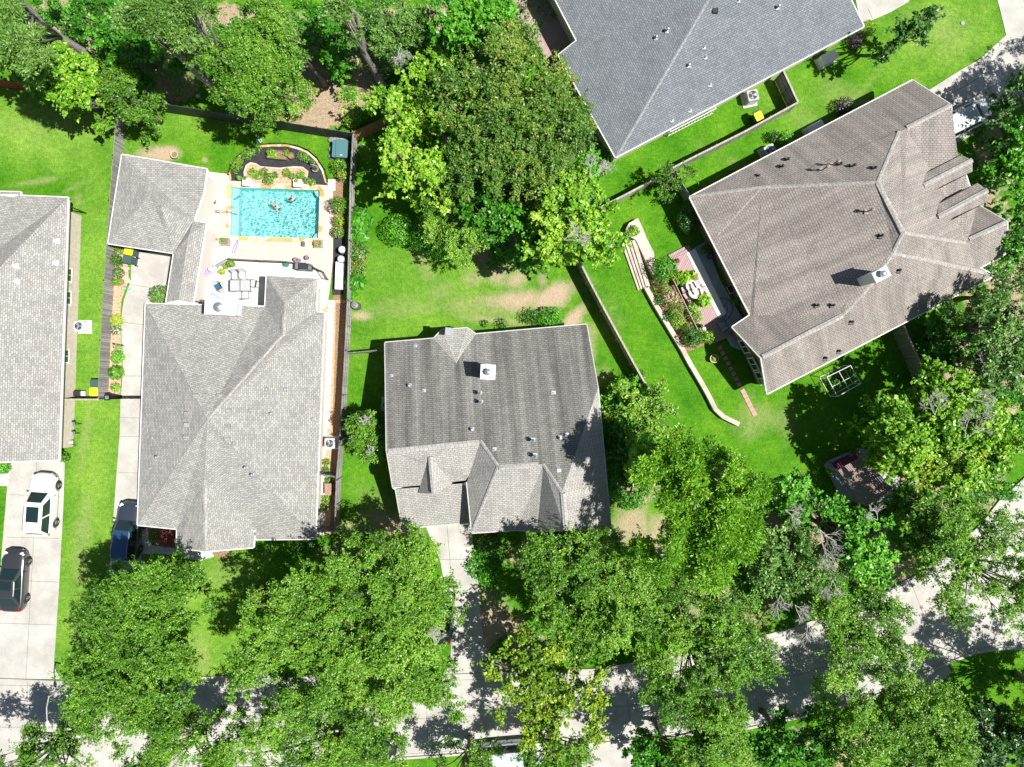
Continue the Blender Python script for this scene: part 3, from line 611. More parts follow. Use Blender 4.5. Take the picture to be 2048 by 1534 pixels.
# ---- pool house (light grey hip roof with garage)
V2 = dict(NW=(291, 607, 2.7), N1=(530, 613, 2.7), W1=(533, 551, 2.7), W2=(635, 557, 2.7), W3=(633, 624, 2.7), E1=(649, 625, 2.7), SE=(631, 1078, 2.7), S3=(512, 1079, 2.7), S2=(510, 1060, 2.7), Gb=(507, 1095, 2.7), Ga=(353, 1095, 2.7), S1=(354, 1058, 2.7), SW=(275, 1050, 2.7),
    P=(415, 838, 4.5), Q=(566, 668, 4.0), WR=(569, 607, 3.7), GR=(409, 960, 3.8), GE=(411, 1103, 3.55), T1=(602, 1083, 2.7))
h2 = House('hip_roof_house', 'light grey hip roofed house beside the swimming pool', V2, (450, 850))
h2.roof([['NW', 'P', 'SW'], ['NW', 'N1', 'Q', 'P'], ['W1', 'WR', 'Q', 'N1'], ['W1', 'W2', 'WR'], ['W2', 'W3', 'Q', 'WR'], ['W3', 'E1', 'SE', 'P', 'Q'], ['P', 'SE', 'S3', 'S2', 'GR'], ['SW', 'P', 'GR', 'S1'], ['S1', 'GR', 'GE', 'Ga'], ['GR', 'S2', 'Gb', 'GE']], [M_sh_grey])
h2.outline(['NW', 'N1', 'W1', 'W2', 'W3', 'E1', 'SE', 'S3', 'S2', 'Gb', 'GE', 'Ga', 'S1', 'SW'], M_brick_l)
h2.cap((568, 632, 3.85), (566.5, 672, 4.05), M_cap_g); h2.cap('GR', 'GE', M_cap_g); h2.cap('P', 'Q', M_cap_g, .24, .02)
for k in ('NW', 'SW', 'SE'): h2.cap('P', k, M_sh_grey, .2, .012)
for x, y in ((392, 792), (412, 792), (439, 792), (375, 828), (374, 850), (373, 875), (457, 822), (455, 853), (455, 879)): h2.vent(x, y, kind='box', mat=M_sh_grey)
for x, y, hh, k in ((315, 914, .22, 'cap'), (493, 935, .3, 'cap'), (506, 949, .28, 'cap'), (499, 821, .12, 'pipe'), (466, 887, .12, 'pipe'), (543, 827, .15, 'cap'), (570, 779, .1, 'pipe'), (532, 779, .1, 'pipe'), (303, 876, .1, 'pipe'), (625, 838, .1, 'pipe'), (299, 937, .08, 'pipe')): h2.vent(x, y, hh, .06, k)
h2.chimney(441, 615, 2.1, .95, 4.5, R(-3), 0, plain('chimney_white', (.66, .68, .71), .6, var=.05), pot=.3)
mb = MB(); p = W(478, 622, 3.0); mb.box((p.x, p.y, 2.7), (.9, .9, .85), R(-3), taper=.7); mb.build('chimney_shoulder', M_cap_g, h2.root)
# white awning strip + garage
Vg = dict(a=(244, 309, 2.7), b=(414, 338, 2.7), c=(407, 386, 2.7), d=(387, 442, 2.7), e=(412.5, 446, 2.7), f=(386, 606, 2.7), g=(332, 605, 2.7), h=(347.5, 506.5, 2.7), i=(216, 487, 2.7),
    r1=(300, 390, 3.5), r2=(322, 412, 3.5), k1=(378, 470, 3.1), k2=(358, 600, 3.1))
hg = House('garage_annex', 'grey roofed garage and covered breezeway beside the pool terrace', Vg, (320, 430), None)
hg.roof([['a', 'r1', 'i'], ['a', 'b', 'c', 'd', 'r2', 'r1'], ['i', 'r1', 'r2', 'h'], ['r2', 'd', 'k1', 'h'], ['d', 'e', 'k1'], ['k1', 'e', 'f', 'k2'], ['h', 'k1', 'k2', 'g']], [M_sh_grey])
hg.outline(['a', 'b', 'c', 'd', 'e', 'f', 'g', 'h', 'i'], plain('garage_wall', (.62, .57, .53), .8, var=.04), .3); hg.root['category'] = 'garage'
mb = MB(); mb.prism([W(x, y) for x, y in ((415, 345), (425, 350), (420, 400), (404, 444), (392, 440), (409, 400))], 0, .9); o = mb.build('side_steps', M_white, hg.root)
# ---- left edge house
V1 = dict(a=(136, 395, 2.7), b=(117.5, 920, 2.7), c=(-170, 918, 2.7), d=(-170, 380, 2.9), e=(41, 384, 2.9), f=(41, 391, 2.7), g=(-5, 540, 5.2), hh=(-20, 925, 5.2), k=(-170, 620, 5.3))
h1 = House('ranch_house', 'grey roofed house with pale brick side wall, at the left edge', V1, (0, 650))
h1.roof([['a', 'g', 'hh', 'b'], ['d', 'e', 'f', 'a', 'g', 'k'], ['g', 'k', 'c', 'hh']], [M_sh_grey])
h1.outline(['a', 'b', 'hh', 'c', 'd', 'e', 'f'], M_brick_l, .70, gutters=True)
h1.cap('g', 'a', M_sh_grey, .2, .015)
wa, wb = W(163, 425), W(148, 906)
for py_, t0, t1 in ((595, 1.0, 2.1), (712, 1.0, 2.1), (549, 1.0, 2.0)):
    t = (W(100, py_, 1.5).y - wb.y) / (wa.y - wb.y)
    I_ = [q for q in h1.ins if abs(q.x + 33.1) < 1.2]
    I_ = sorted(I_, key=lambda q: q.y); addwin(h1, I_[0], I_[-1], (W(100, py_, 1.5).y - I_[0].y) / (I_[-1].y - I_[0].y), .95, t0, t1)
for x, y, hh in ((113, 482, .12), (111, 526, .12), (31, 532, .16), (34, 563, .12)): h1.vent(x, y, hh, .07, 'cap', M_white)
mb = MB(); mb.tube([h1.V['a'] + Vector((.1, -.1, -.1)), h1.V['a'] + Vector((-.25, -.5, -.4)), h1.V['a'] + Vector((-.3, -.5, -2.6))], .05, 6); mb.build('downpipe', M_dk, h1.root)
# ---- top house (slate roof)
pS = ((1231, 315), (1728, 53), 2.7, .45); pL = ((1116.5, 110), (1231, 315), 2.7, .42)
def s1(x, y): return (x, y, zp(x, y, *pS))
def s2(x, y): return (x, y, zp(x, y, *pL))
V4 = dict(a=(1231, 315, 2.7), b=(1728, 53, 2.7), c=(1690, -25, 4.4), d=s1(1416, 0), e=s1(1460, -75), f=s2(1060, -95), g=s2(1111, 0), hh=s2(1153, 81), i=(1116.5, 110, 2.7), j=(1640, -170, 4.4), k=(1300, -250, 3))
V4['c'] = s1(1690, -25)
h4 = House('slate_roof_house', 'blue grey roofed house with pale trim at the top edge', V4, (1420, 60))
h4.roof([['a', 'b', 'c', 'e', 'd'], ['a', 'd', 'e', 'f', 'g', 'hh', 'i'], ['e', 'c', 'j', 'k'], ['e', 'k', 'f']], [M_sh_blue])
h4.outline(['a', 'b', 'c', 'j', 'k', 'f', 'g', 'hh', 'i'], M_brick_l, .38); h4.cap('a', 'd', M_cap_s, .26, .02); h4.cap('d', 'e', M_cap_s, .26, .02)
for x, y, hh, k in ((1312, 76, .2, 'cap'), (1334, 62, .3, 'cap'), (1408, 95, .12, 'pipe'), (1411, 115, .15, 'pipe'), (1377, 132, .22, 'cap'), (1420, 170, .12, 'pipe'), (1380, 221, .1, 'pipe'), (1344, 241, .1, 'pipe'), (1430, 22, .2, 'box'), (1477, 2, .15, 'pipe'), (1555, 16, .3, 'cap')): h4.vent(x, y, hh, .06, k, M_dk if k == 'box' else None)
mb = MB(); q0, q1 = W(1338, 268, .5), W(1428, 222, .5); d_ = (q1 - q0).normalized(); n_ = Vector((-d_.y, d_.x, 0))
for i in range(15):
    q = q0.lerp(q1, i / 14); mb.box((q.x, q.y, 0), (.05, .05, 1.0), math.atan2(d_.y, d_.x))
for zz in (.15, .98): mb.tube([q0 + Vector((0, 0, zz - .5)), q1 + Vector((0, 0, zz - .5))], .035, 4)
for q in (q0, q1): mb.tube([q + Vector((0, 0, .48)), q + n_ * .7 + Vector((0, 0, .48))], .035, 4)
mb.build('porch_railing', M_trim, h4.root)
# ---- right house (brown roof)
def bf(x, y): return (x, y, zp(x, y, (1379, 394), (1500, 630), 2.7, .32))
V5 = dict(a=(1379, 394, 2.7), b=(1825.5, 160, 2.7), c=(1903, 210, 4.9), n1=(1814, 256, 4.9), n0=(1800, 262, 4.95), r1=(1756, 365, 6.6), m1=bf(1524, 375), m2=bf(1435, 471), e0=(1500, 630, 2.7), v1=(1507, 631, 2.85),
    e1=(1464, 654, 2.7), g1=(1522, 716, 4.5), e2=(1534, 788, 2.7), e3=(1990, 551, 2.7), e4=(1974, 546, 3.0), q1=(1687, 629, 4.6), q2=(1739, 573, 5.4), q3=(1787, 506, 6.2), r2=(1807, 465, 6.8), k1=(1933, 486, 4.4), x1=(1904, 297, 2.9), x2=(1911, 314, 2.8),
    d1t=(1846, 372, 5.2), x3=(1932, 350, 3.0), x4=(1950, 405, 3.0), t3=(1937, 479, 4.3), g3=(2015, 443.5, 4.4), g3a=(1955, 409, 2.8), g3b=(2015, 505, 2.7), g3c=(1960, 536, 3.0), m2e=(1421, 476, 2.7))
h5 = House('brown_roof_house', 'large brown grey roofed house with white chimney and dormers', V5, (1680, 450))
h5.roof([['a', 'b', 'c', 'n1', 'n0', 'r1', 'm1'], ['a', 'm1', 'r1', 'r2', 'q3', 'q2', 'q1', 'v1', 'e0'], ['v1', 'q1', 'g1', 'e1', 'e0'], ['g1', 'q1', 'q2', 'q3', 'e4', 'e3', 'e2'],
    ['n0', 'n1', 'c', 'x1', 'x2', 'x3', 'x4', 'g3a', 't3', 'k1', 'r2', 'r1'], ['r2', 'k1', 't3', 'g3', 'g3b', 'g3c', 'e4', 'q3'], ['g3a', 'g3', 't3']], [M_sh_brn])
h5.outline(['a', 'b', 'c', 'x1', 'x2', 'x3', 'x4', 'g3a', 'g3', 'g3b', 'g3c', 'e3', 'e2', 'g1', 'e1', 'e0'], M_brick_b, .5)
mb = MB()
def dormer(tip, end, ctop, cbot, btip, bz):
    t = W(*tip); e = W(*end); a = W(*ctop); c = W(*cbot); bt = W(*btip); at = W(*bz)
    mb.poly([t, e, a, at][::-1] if (e - t).cross(a - t).z > 0 and 0 else [t, e, a, at]); mb.poly([t, bt, c, e]); return [a, e, c]
W1_ = dormer((1846, 372, 5.25), (1945, 320, 5.25), (1923, 310, 4.85), (1945, 343, 4.75), (1853, 384, 4.9), (1846, 349, 4.9))
W2_ = dormer((1875, 434, 5.3), (1976, 380, 5.3), (1955, 366, 4.85), (1976, 403, 4.75), (1880, 447, 4.9), (1876, 408, 4.9))
for o_ in (mb,):
    for i, f in enumerate(o_.f):
        P = [Vector(o_.v[k]) for k in f]
        n = (P[1] - P[0]).cross(P[2] - P[0])
        if n.z < 0: o_.f[i] = f[::-1]
mb.build('dormer_roof', M_sh_brn, h5.root)
mb = MB()
for a, e, c in (W1_, W2_):
    lo = lambda p: Vector((p.x, p.y, 2.6)); inn = Vector((-.15, -.07, 0)); a, e, c = a + inn, e + inn, c + inn
    mb.poly([lo(a), lo(c), c, e, a]); back = Vector((-3.4, -1.75, 0)) * 1.0
    mb.poly([lo(a), a, a + back, lo(a + back)]); mb.poly([lo(c), lo(c + back), c + back, c])
mb.build('dormer_wall', M_brick_b, h5.root)
h5.cap('n1', 'c', M_cap_b, vent=True); h5.cap('r1', 'r2', M_cap_b, vent=True); h5.cap((1525, 714, 4.5), (1687, 630, 4.6), M_cap_b, vent=True)
h5.cap((1848, 371, 5.25), (1945, 320, 5.25), M_cap_b, vent=True); h5.cap((1877, 433, 5.3), (1976, 380, 5.3), M_cap_b, vent=True); h5.cap((1939, 479, 4.35), (2014, 444, 4.4), M_cap_b, vent=True)
for a, b in (('r2', 'k1'), ('q3', 'e4'), ('m1', 'm2'), ('a', 'm1'), ('m1', 'r1'), ('q3', 'q2'), ('r2', 'q3'), ('n0', 'r1'), ('q2', 'q1')): h5.cap(a, b, M_cap_b, .26, .02)
h5.chimney(1762, 549, 1.0, .62, 7.3, R(28), 3.5)
for x, y, hh, k in ((1574, 320, .3, 'cap'), (1563, 334, .3, 'cap'), (1517, 352, .25, 'pipe'), (1664, 330, .95, 'tall'), (1643, 341, .95, 'tall'), (1678, 330, .35, 'cap'), (1704, 333, .4, 'cap'), (1747, 337, .3, 'cap'), (1733, 424, .8, 'tall'), (1761, 472, .25, 'cap'), (1633, 611, .28, 'cap'), (1664, 611, .28, 'cap'), (1797, 541, .2, 'cap'), (1702, 644, .25, 'cap'), (1677, 702, .2, 'cap'), (1650, 716, .2, 'cap')): h5.vent(x, y, hh, .055, k, plain('vent_tan', (.35, .28, .25), .7) if k == 'tall' else M_dk)
# windows on the wing gable wall (SW side)
GI = sorted([q for q in h5.ins if q.y < 4.5 and q.x < 19.5], key=lambda q: q.y)
if len(GI) >= 2:
    for t in (.3, .62, .88): addwin(h5, GI[-1], GI[0], t, 1.0, 1.0, 2.1)
# ------------------------------------------------------------------ trees (pixel circles at crown height -> world)
G_ = 'trees on and around the lots'
TL = [
 # name, label, style, circles, ztop, kwargs
 ('pine_tree', 'tall pale pine whose straight grey trunk leans into the top left corner', 'pine', [(30, 75, 46), (14, 40, 30), (20, 110, 36), (60, 95, 30)], 13, dict(lean=(200, 130), tall=True, mat='ash', dens=.9, tint=.7)),
 ('broadleaf_tree', 'bright yellow green tree over the red fence at the left edge', 'bright', [(30, 125, 42), (85, 120, 45), (130, 135, 42), (95, 165, 30), (55, 140, 30)], 9, {}),
 ('broadleaf_tree', 'mid green tree hanging over the lawn beside the corner of the wood', 'bright', [(160, 190, 36), (130, 180, 30), (195, 165, 40)], 7, dict(tint=.4)),
 ('broadleaf_tree', 'round tree over the corner where the side and back fences meet', 'oak', [(235, 180, 42), (260, 205, 28), (215, 160, 34)], 7, dict(tint=.5)),
 ('broadleaf_tree', 'dark green woodland tree right of the leaning pine trunk', 'dark', [(172, 38, 44), (218, 80, 38), (125, 8, 26)], 3.6, dict(mat='lime', tint=.18)),
 ('broadleaf_tree', 'dark woodland tree in the top edge gap left of the pale pine tops', 'dark', [(220, 35, 50), (245, 110, 45), (260, 70, 40)], 6, dict(mat='lime', tint=.22)),
 ('pine_tree', 'soft grey green pine top at the top edge left of the tall oak', 'pine', [(275, 25, 32), (300, 40, 25)], 14, dict(mat='ash', tall=True, dens=.8)),
 ('pine_tree', 'small grey green pine top touching the tall oak at the top edge', 'pine', [(360, 25, 34), (335, 45, 20)], 14, dict(mat='ash', tall=True, dens=.8)),
 ('broadleaf_tree', 'low dark sapling standing in the litter above the back fence', 'dark', [(330, 120, 34), (350, 90, 30), (375, 60, 30)], 5, dict(mat='lime', tint=.3, gaps=.1)),
 ('oak_tree', 'big dense oak overhanging the back fence above the pool yard', 'oak', [(470, 60, 75), (520, 60, 62), (500, 140, 80), (470, 190, 52), (540, 150, 48), (455, 120, 50)], 12, dict(tint=.42)),
 ('broadleaf_tree', 'blue green tree top on the right flank of the big oak', 'ash', [(585, 60, 30), (600, 95, 24)], 10, dict(tint=.35)),
 ('broadleaf_tree', 'deep green tree above the litter clearing', 'dark', [(640, 70, 42), (660, 85, 36), (620, 45, 36)], 6, dict(mat='lime', tint=.3)),
 ('broadleaf_tree', 'dark tree at the top edge between the clearing and the grey oak', 'dark', [(690, 25, 45), (730, 45, 32)], 5, dict(mat='lime', tint=.2)),
 ('pine_tree', 'small pale pine crown cut by the top edge', 'pine', [(690, 5, 24)], 13, dict(mat='ash', tall=True)),
 ('oak_tree', 'grey green oak with bare twigs at the top edge', 'oak', [(790, 35, 60), (830, 50, 46), (765, 75, 28), (780, 105, 20)], 7, dict(mat='ash', tint=.35, dead=[(800, 95, 8, 2.6, -75, 3)])),
 ('broadleaf_tree', 'fresh green tree at the top edge beside the brown deck', 'bright', [(900, 30, 48), (950, 55, 50), (985, 20, 40), (895, 80, 36)], 12, dict(mat='lime', tint=.45)),
 ('oak_tree', 'huge bronze tinged oak filling the middle of the wood beside the slate roof', 'bronze', [(1000, 160, 88), (1070, 160, 70), (1060, 260, 92), (970, 260, 85), (1120, 240, 55), (1040, 340, 70), (940, 330, 55), (930, 190, 60), (1010, 90, 50)], 13, dict(tint=.45)),
 ('sweetgum_tree', 'bright yellow green tree left of the bronze oak', 'bright', [(800, 220, 58), (785, 255, 38), (850, 250, 42), (765, 205, 26)], 6.6, dict(tint=.5)),
 ('sweetgum_tree', 'pale yellow green tree reaching into the wood above the bright one', 'bright', [(870, 130, 34), (890, 150, 34), (835, 150, 28), (860, 110, 24)], 6.5, dict(tint=.5)),
 ('sweetgum_tree', 'bright yellow tipped tree at the lower left of the bronze oak', 'bright', [(830, 340, 46), (790, 340, 32), (860, 370, 40), (800, 300, 30)], 9, dict(tint=.55)),
 ('broadleaf_tree', 'bronze leaved tree at the lower right of the bronze oak', 'bronze', [(1130, 310, 46), (1160, 270, 36), (1100, 360, 40)], 10, dict(tint=.42)),
 ('broadleaf_tree', 'dark shaded tree between the bronze oak and the bright sweetgum', 'dark', [(1010, 430, 60), (1060, 420, 40), (970, 400, 50), (1040, 480, 45)], 7, dict(mat='lime', tint=.2)),
 ('broadleaf_tree', 'yellowish tree low at the edge of the wood above the yard', 'oak', [(900, 410, 48), (930, 450, 46), (880, 440, 36), (915, 490, 30)], 5.5, dict(tint=.62, gaps=.2)),
 ('sweetgum_tree', 'bright sweetgum with bare twigs over the fence of the middle yard', 'bright', [(1130, 430, 58), (1170, 460, 52), (1110, 500, 42), (1080, 470, 40), (1200, 490, 36), (1150, 380, 42), (1220, 460, 32), (1190, 420, 36)], 11, dict(tint=.55, dead=[(1128, 480, 10, 3.2, 20, 1), (1180, 355, 10, 3, 60, 5)])),
 ('small_tree', 'small round tree between the fence ends below the slate roof', 'oak', [(1345, 350, 30)], 4, dict(tint=.35, gaps=.1)),
 ('broadleaf_tree', 'young green tree below the corner of the slate roof', 'bright', [(1140, 345, 24), (1185, 330, 22)], 5, dict(mat='lime', tint=.5)),
 ('magnolia_tree', 'glossy dark tree standing alone on the top right lawn', 'dark', [(1845, 30, 36), (1820, 55, 34), (1865, 15, 26), (1808, 78, 20)], 6.5, dict(tint=.55, gaps=.1, group=None)),
 ('broadleaf_tree', 'tree at the right edge beside the drive of the brown roofed house', 'dark', [(2060, 175, 32), (2050, 215, 28)], 6, dict(tint=.5)),
 ('broadleaf_tree', 'tree right of the dormers with bare lawn below it', 'bright', [(2035, 290, 44), (2010, 340, 30), (2045, 350, 40)], 5, dict(mat='lime', tint=.35)),
 ('broadleaf_tree', 'dark tree behind the two dormers at the right edge', 'dark', [(2040, 430, 28), (2045, 490, 34)], 5, dict(mat='lime', tint=.28)),
 ('broadleaf_tree', 'grey green tree beside the lower corner of the brown roof', 'ash', [(2010, 600, 28), (2035, 560, 30)], 7, dict(tint=.35)),
 ('broadleaf_tree', 'soft pale tree right of the side fence of the brown roofed house', 'ash', [(1985, 640, 44), (2010, 680, 36), (1960, 610, 24)], 9, dict(tint=.5)),
 ('broadleaf_tree', 'dark tree at the right edge above the yellow tipped giant', 'dark', [(2030, 720, 52), (1985, 745, 36), (2045, 640, 30)], 8, dict(mat='ash', tint=.25)),
 ('broadleaf_tree', 'low shadowed tree right of the side fence end', 'dark', [(1890, 700, 36), (1920, 650, 34), (1880, 660, 22)], 4, dict(mat='lime', tint=.25)),
 ('maple_tree', 'giant bright tree with yellow tips and bare branches at the right', 'bright', [(1830, 810, 62), (1900, 790, 62), (1960, 830, 62), (1880, 890, 80), (1960, 920, 72), (1830, 900, 58), (1990, 870, 52), (1920, 970, 52), (1790, 850, 42), (1800, 930, 30)], 7.4, dict(tint=.52, dead=[(1960, 760, 13.5, 4, 60, 1), (1930, 880, 13.5, 4.5, 70, 2), (1870, 830, 13, 3.2, 100, 3), (1940, 800, 13, 3, 10, 7)])),
 ('maple_tree', 'golden crown on the left shoulder of the giant bright tree', 'yellow', [(1880, 920, 34), (1860, 960, 28), (1965, 900, 28)], 7.45, dict(tint=.7)),
 ('feathery_tree', 'thin feathery tree right of the streaked grey roof', 'ash', [(1270, 830, 48), (1320, 820, 42), (1240, 800, 30), (1370, 850, 40), (1300, 790, 30)], 6, dict(mat='oak', tint=.65, gaps=.15)),
 ('broadleaf_tree', 'fresh green tree against the upper right wall of the streaked roof house', 'bright', [(1225, 790, 26), (1255, 780, 28), (1230, 850, 28)], 4.5, dict(mat='lime', tint=.5, gaps=.05)),
 ('broadleaf_tree', 'dark understorey tree beside the wall under the pine', 'dark', [(1250, 900, 42), (1290, 880, 30), (1245, 950, 34)], 4.5, dict(mat='lime', tint=.22)),
 ('pine_tree', 'large bright green pine with tufted needles right of the streaked roof', 'pine', [(1330, 905, 48), (1390, 920, 50), (1350, 970, 44), (1420, 980, 62), (1440, 1050, 66), (1370, 1080, 60), (1320, 1110, 36), (1480, 1010, 36), (1300, 930, 26), (1390, 1010, 40), (1470, 1100, 36), (1420, 1130, 36)], 13.2, dict(tint=.6, gaps=.30, tall=True)),
 ('pine_tree', 'small pine crown projecting to the right of the large pine', 'pine', [(1487, 945, 28), (1500, 975, 22), (1465, 940, 16)], 14, dict(tint=.55, tall=True)),
 ('broadleaf_tree', 'tree with a long bare branch left of the pergola', 'bright', [(1600, 1000, 40), (1640, 1040, 48), (1590, 970, 24), (1700, 1060, 46), (1740, 1090, 48), (1770, 1060, 30), (1690, 1120, 40), (1760, 1130, 34)], 9, dict(mat='lime', tint=.5, dead=[(1570, 1020, 9.5, 2.5, -20, 2), (1755, 1040, 9, 2.2, 130, 4)])),
 ('broadleaf_tree', 'grey green tree full of bare twigs below the long bare branch', 'ash', [(1570, 1090, 46), (1600, 1140, 52), (1550, 1150, 40), (1640, 1110, 40), (1650, 1180, 42)], 9, dict(tint=.45, dead=[(1640, 1060, 10, 5, -60, 1), (1665, 1160, 10, 3, -100, 3), (1615, 1250, 9, 2.6, -80, 4), (1560, 1190, 9.5, 2.6, -90, 5), (1590, 1210, 9.5, 2.5, -50, 6)])),
 ('oak_tree', 'airy oak over the bright bend of the street at the right edge', 'oak', [(1960, 1140, 68), (2010, 1080, 58), (1930, 1080, 46), (2020, 1170, 62), (1960, 1210, 50), (2040, 1230, 44), (1890, 1040, 42)], 10, dict(tint=.5, dens=.85, gaps=.3, low=.4)),
 ('oak_tree', 'dark oak in front of the pergola above the street bend', 'dark', [(1860, 1060, 46), (1880, 1110, 44), (1850, 1000, 30), (1900, 1000, 40)], 8, dict(mat='oak', tint=.32)),
 ('oak_tree', 'sparse oak over the street left of the bright bend', 'oak', [(1720, 1220, 58), (1780, 1230, 48), (1740, 1290, 56), (1680, 1290, 46), (1800, 1290, 38), (1660, 1340, 38), (1700, 1350, 36), (1660, 1240, 38)], 10, dict(tint=.48, dens=.9, gaps=.3, low=.4)),
 ('oak_tree', 'wide oak over the street below the pine', 'oak', [(1380, 1210, 70), (1450, 1230, 62), (1340, 1290, 70), (1430, 1320, 76), (1500, 1320, 56), (1370, 1380, 66), (1450, 1400, 60), (1330, 1420, 46), (1420, 1450, 44)], 11, dict(tint=.45, dens=.85)),
 ('oak_tree', 'lush oak below the lower right corner of the streaked roof', 'oak', [(1130, 1140, 62), (1080, 1120, 42), (1200, 1150, 66), (1150, 1210, 66), (1240, 1210, 72), (1210, 1280, 58), (1110, 1240, 40), (1270, 1130, 46), (1190, 1090, 40), (1290, 1190, 40)], 11, dict(tint=.52, mat='oak')),
 ('oak_tree', 'yellowish open crowned oak at the bottom centre right of the drive', 'yellow', [(1060, 1350, 56), (1140, 1440, 56), (1040, 1300, 40), (1180, 1440, 40), (1090, 1470, 44), (1060, 1330, 46), (1020, 1370, 48), (1090, 1400, 60), (1150, 1370, 52), (1040, 1440, 44), (1120, 1450, 44), (1180, 1400, 36), (1000, 1330, 24), (1010, 1430, 34), (1110, 1310, 34)], 10, dict(tint=.42, dens=.85, gaps=.25, low=.3)),
 ('oak_tree', 'broad bright oak left of the middle driveway', 'oak', [(790, 1140, 66), (850, 1180, 50), (730, 1180, 62), (800, 1230, 72), (870, 1250, 46), (700, 1120, 44), (840, 1310, 52), (840, 1100, 34)], 11, dict(tint=.58, dead=[(870, 1290, 12, 2.4, 80, 3)])),
 ('oak_tree', 'spreading oak over the front lawn of the pool house', 'oak', [(610, 1190, 54), (560, 1240, 56), (640, 1260, 70), (505, 1300, 44), (560, 1320, 58), (660, 1340, 70), (740, 1310, 62), (510, 1225, 30), (490, 1340, 36), (590, 1380, 44)], 11, dict(tint=.56)),
 ('oak_tree', 'smaller oak hanging over the kerb below the spreading oaks', 'oak', [(560, 1440, 40), (510, 1420, 30), (880, 1400, 40), (860, 1340, 36), (700, 1400, 52), (770, 1390, 50), (640, 1410, 44), (830, 1370, 40), (740, 1440, 40), (610, 1440, 30)], 9.5, dict(tint=.55, dens=.9)),
 ('oak_tree', 'tall dark oak in front of the parked blue black car', 'oak', [(285, 1172, 52), (230, 1190, 60), (315, 1185, 56), (350, 1170, 32), (190, 1170, 26), (280, 1230, 70), (338, 1230, 44), (170, 1220, 30), (200, 1250, 44)], 11, dict(tint=.36)),
 ('oak_tree', 'wide oak over the kerb beside the street lamp', 'oak', [(250, 1320, 76), (312, 1310, 60), (190, 1350, 60), (280, 1390, 76), (210, 1420, 60), (325, 1380, 50), (345, 1330, 30), (170, 1400, 36), (240, 1460, 44), (300, 1450, 50), (150, 1330, 24)], 11, dict(tint=.44)),
 ('oak_tree', 'oak crown cut by the bottom left corner', 'oak', [(20, 1520, 42), (60, 1530, 36), (110, 1530, 36), (150, 1525, 24)], 9, dict(tint=.5)),
 ('oak_tree', 'oak cut by the bottom edge under the wide kerb oak', 'oak', [(340, 1510, 54), (400, 1510, 46), (290, 1530, 40), (430, 1540, 34), (360, 1470, 28)], 9, dict(tint=.5)),
 ('oak_tree', 'oak cut by the bottom edge left of the street shadows', 'oak', [(460, 1490, 36), (525, 1500, 44), (590, 1510, 40), (680, 1510, 46), (640, 1530, 46), (740, 1500, 46), (790, 1520, 44), (840, 1540, 30), (710, 1480, 24)], 9, dict(tint=.5)),
 ('oak_tree', 'low oak at the bottom edge left of the pale parked car', 'oak', [(930, 1545, 44), (970, 1540, 30), (890, 1555, 30)], 6, dict(tint=.45, dens=.7)),
 ('oak_tree', 'oak cut by the bottom edge right of the pale parked car', 'oak', [(1080, 1535, 38), (1130, 1540, 40), (1160, 1520, 20)], 8, dict(tint=.45, dens=.8)),
 ('oak_tree', 'dark shaded oak at the bottom edge beside the lower driveway', 'dark', [(1300, 1510, 38), (1340, 1540, 50), (1400, 1500, 34)], 7, dict(mat='lime', tint=.18)),
 ('oak_tree', 'oak at the bottom edge below the wide street oak', 'oak', [(1440, 1500, 48), (1400, 1530, 46), (1480, 1530, 40)], 9, dict(tint=.5)),
 ('broadleaf_tree', 'deep green tree at the bottom edge under the shaded street', 'dark', [(1560, 1510, 46), (1620, 1490, 44), (1610, 1540, 46), (1530, 1540, 36), (1660, 1460, 30)], 8, dict(mat='lime', tint=.32)),
 ('oak_tree', 'full green oak at the bottom right inside the bend', 'oak', [(1770, 1420, 58), (1830, 1440, 62), (1890, 1460, 54), (1740, 1480, 62), (1820, 1510, 62), (1890, 1520, 50), (1700, 1430, 40), (1880, 1410, 38), (1700, 1530, 50), (1790, 1370, 34)], 10, dict(tint=.5, mat='oak')),
 ('flowering_tree', 'dark tree dotted with white flowers in the bottom right corner', 'dark', [(1990, 1470, 54), (2030, 1510, 50), (1960, 1530, 44), (2050, 1450, 30), (1960, 1430, 24)], 6, dict(mat='whiteflower', tint=.5)),
 ('broadleaf_tree', 'deep shadowed shrub tree left of the pergola under the pine', 'dark', [(1540, 1040, 34), (1550, 1000, 26)], 4, dict(mat='lime', tint=.25)),
 ('twiggy_tree', 'narrow twiggy tree between the streaked roof house and the wooden fence', 'oak', [(726, 845, 22), (730, 870, 26), (722, 865, 24), (738, 895, 22), (744, 915, 14), (722, 890, 22)], 4.5, dict(tint=.42, gaps=.0, dens=1.8, dead=[(718, 884, 3.6, 1.4, 170, 1), (728, 850, 4.6, 1.6, 80, 2), (735, 890, 4.6, 1.4, -40, 6)], group=None)),
 ('oak_tree', 'tree just outside the right edge shading the wide concrete drive', 'oak', [(2330, 150, 110), (2430, 180, 110), (2400, 60, 80)], 14, dict(dens=.8)),
 ('oak_tree', 'tree just outside the right edge shading the lawn inside the street bend', 'oak', [(2180, 1400, 90), (2250, 1480, 90), (2150, 1480, 60)], 11, dict(dens=.9)),
]
for nm, lb, st, cs, zt, kw in TL:
    zt = zt if st == 'pine' or zt < 7.5 else 4.2 + zt * .42
    kw = dict(kw); kw['dead'] = [(x, y, min(z, zt - .4), *r_) for x, y, z, *r_ in kw.get('dead', ())]; kw.setdefault('group', G_); tree(nm, lb, st, cs, zt, **kw)
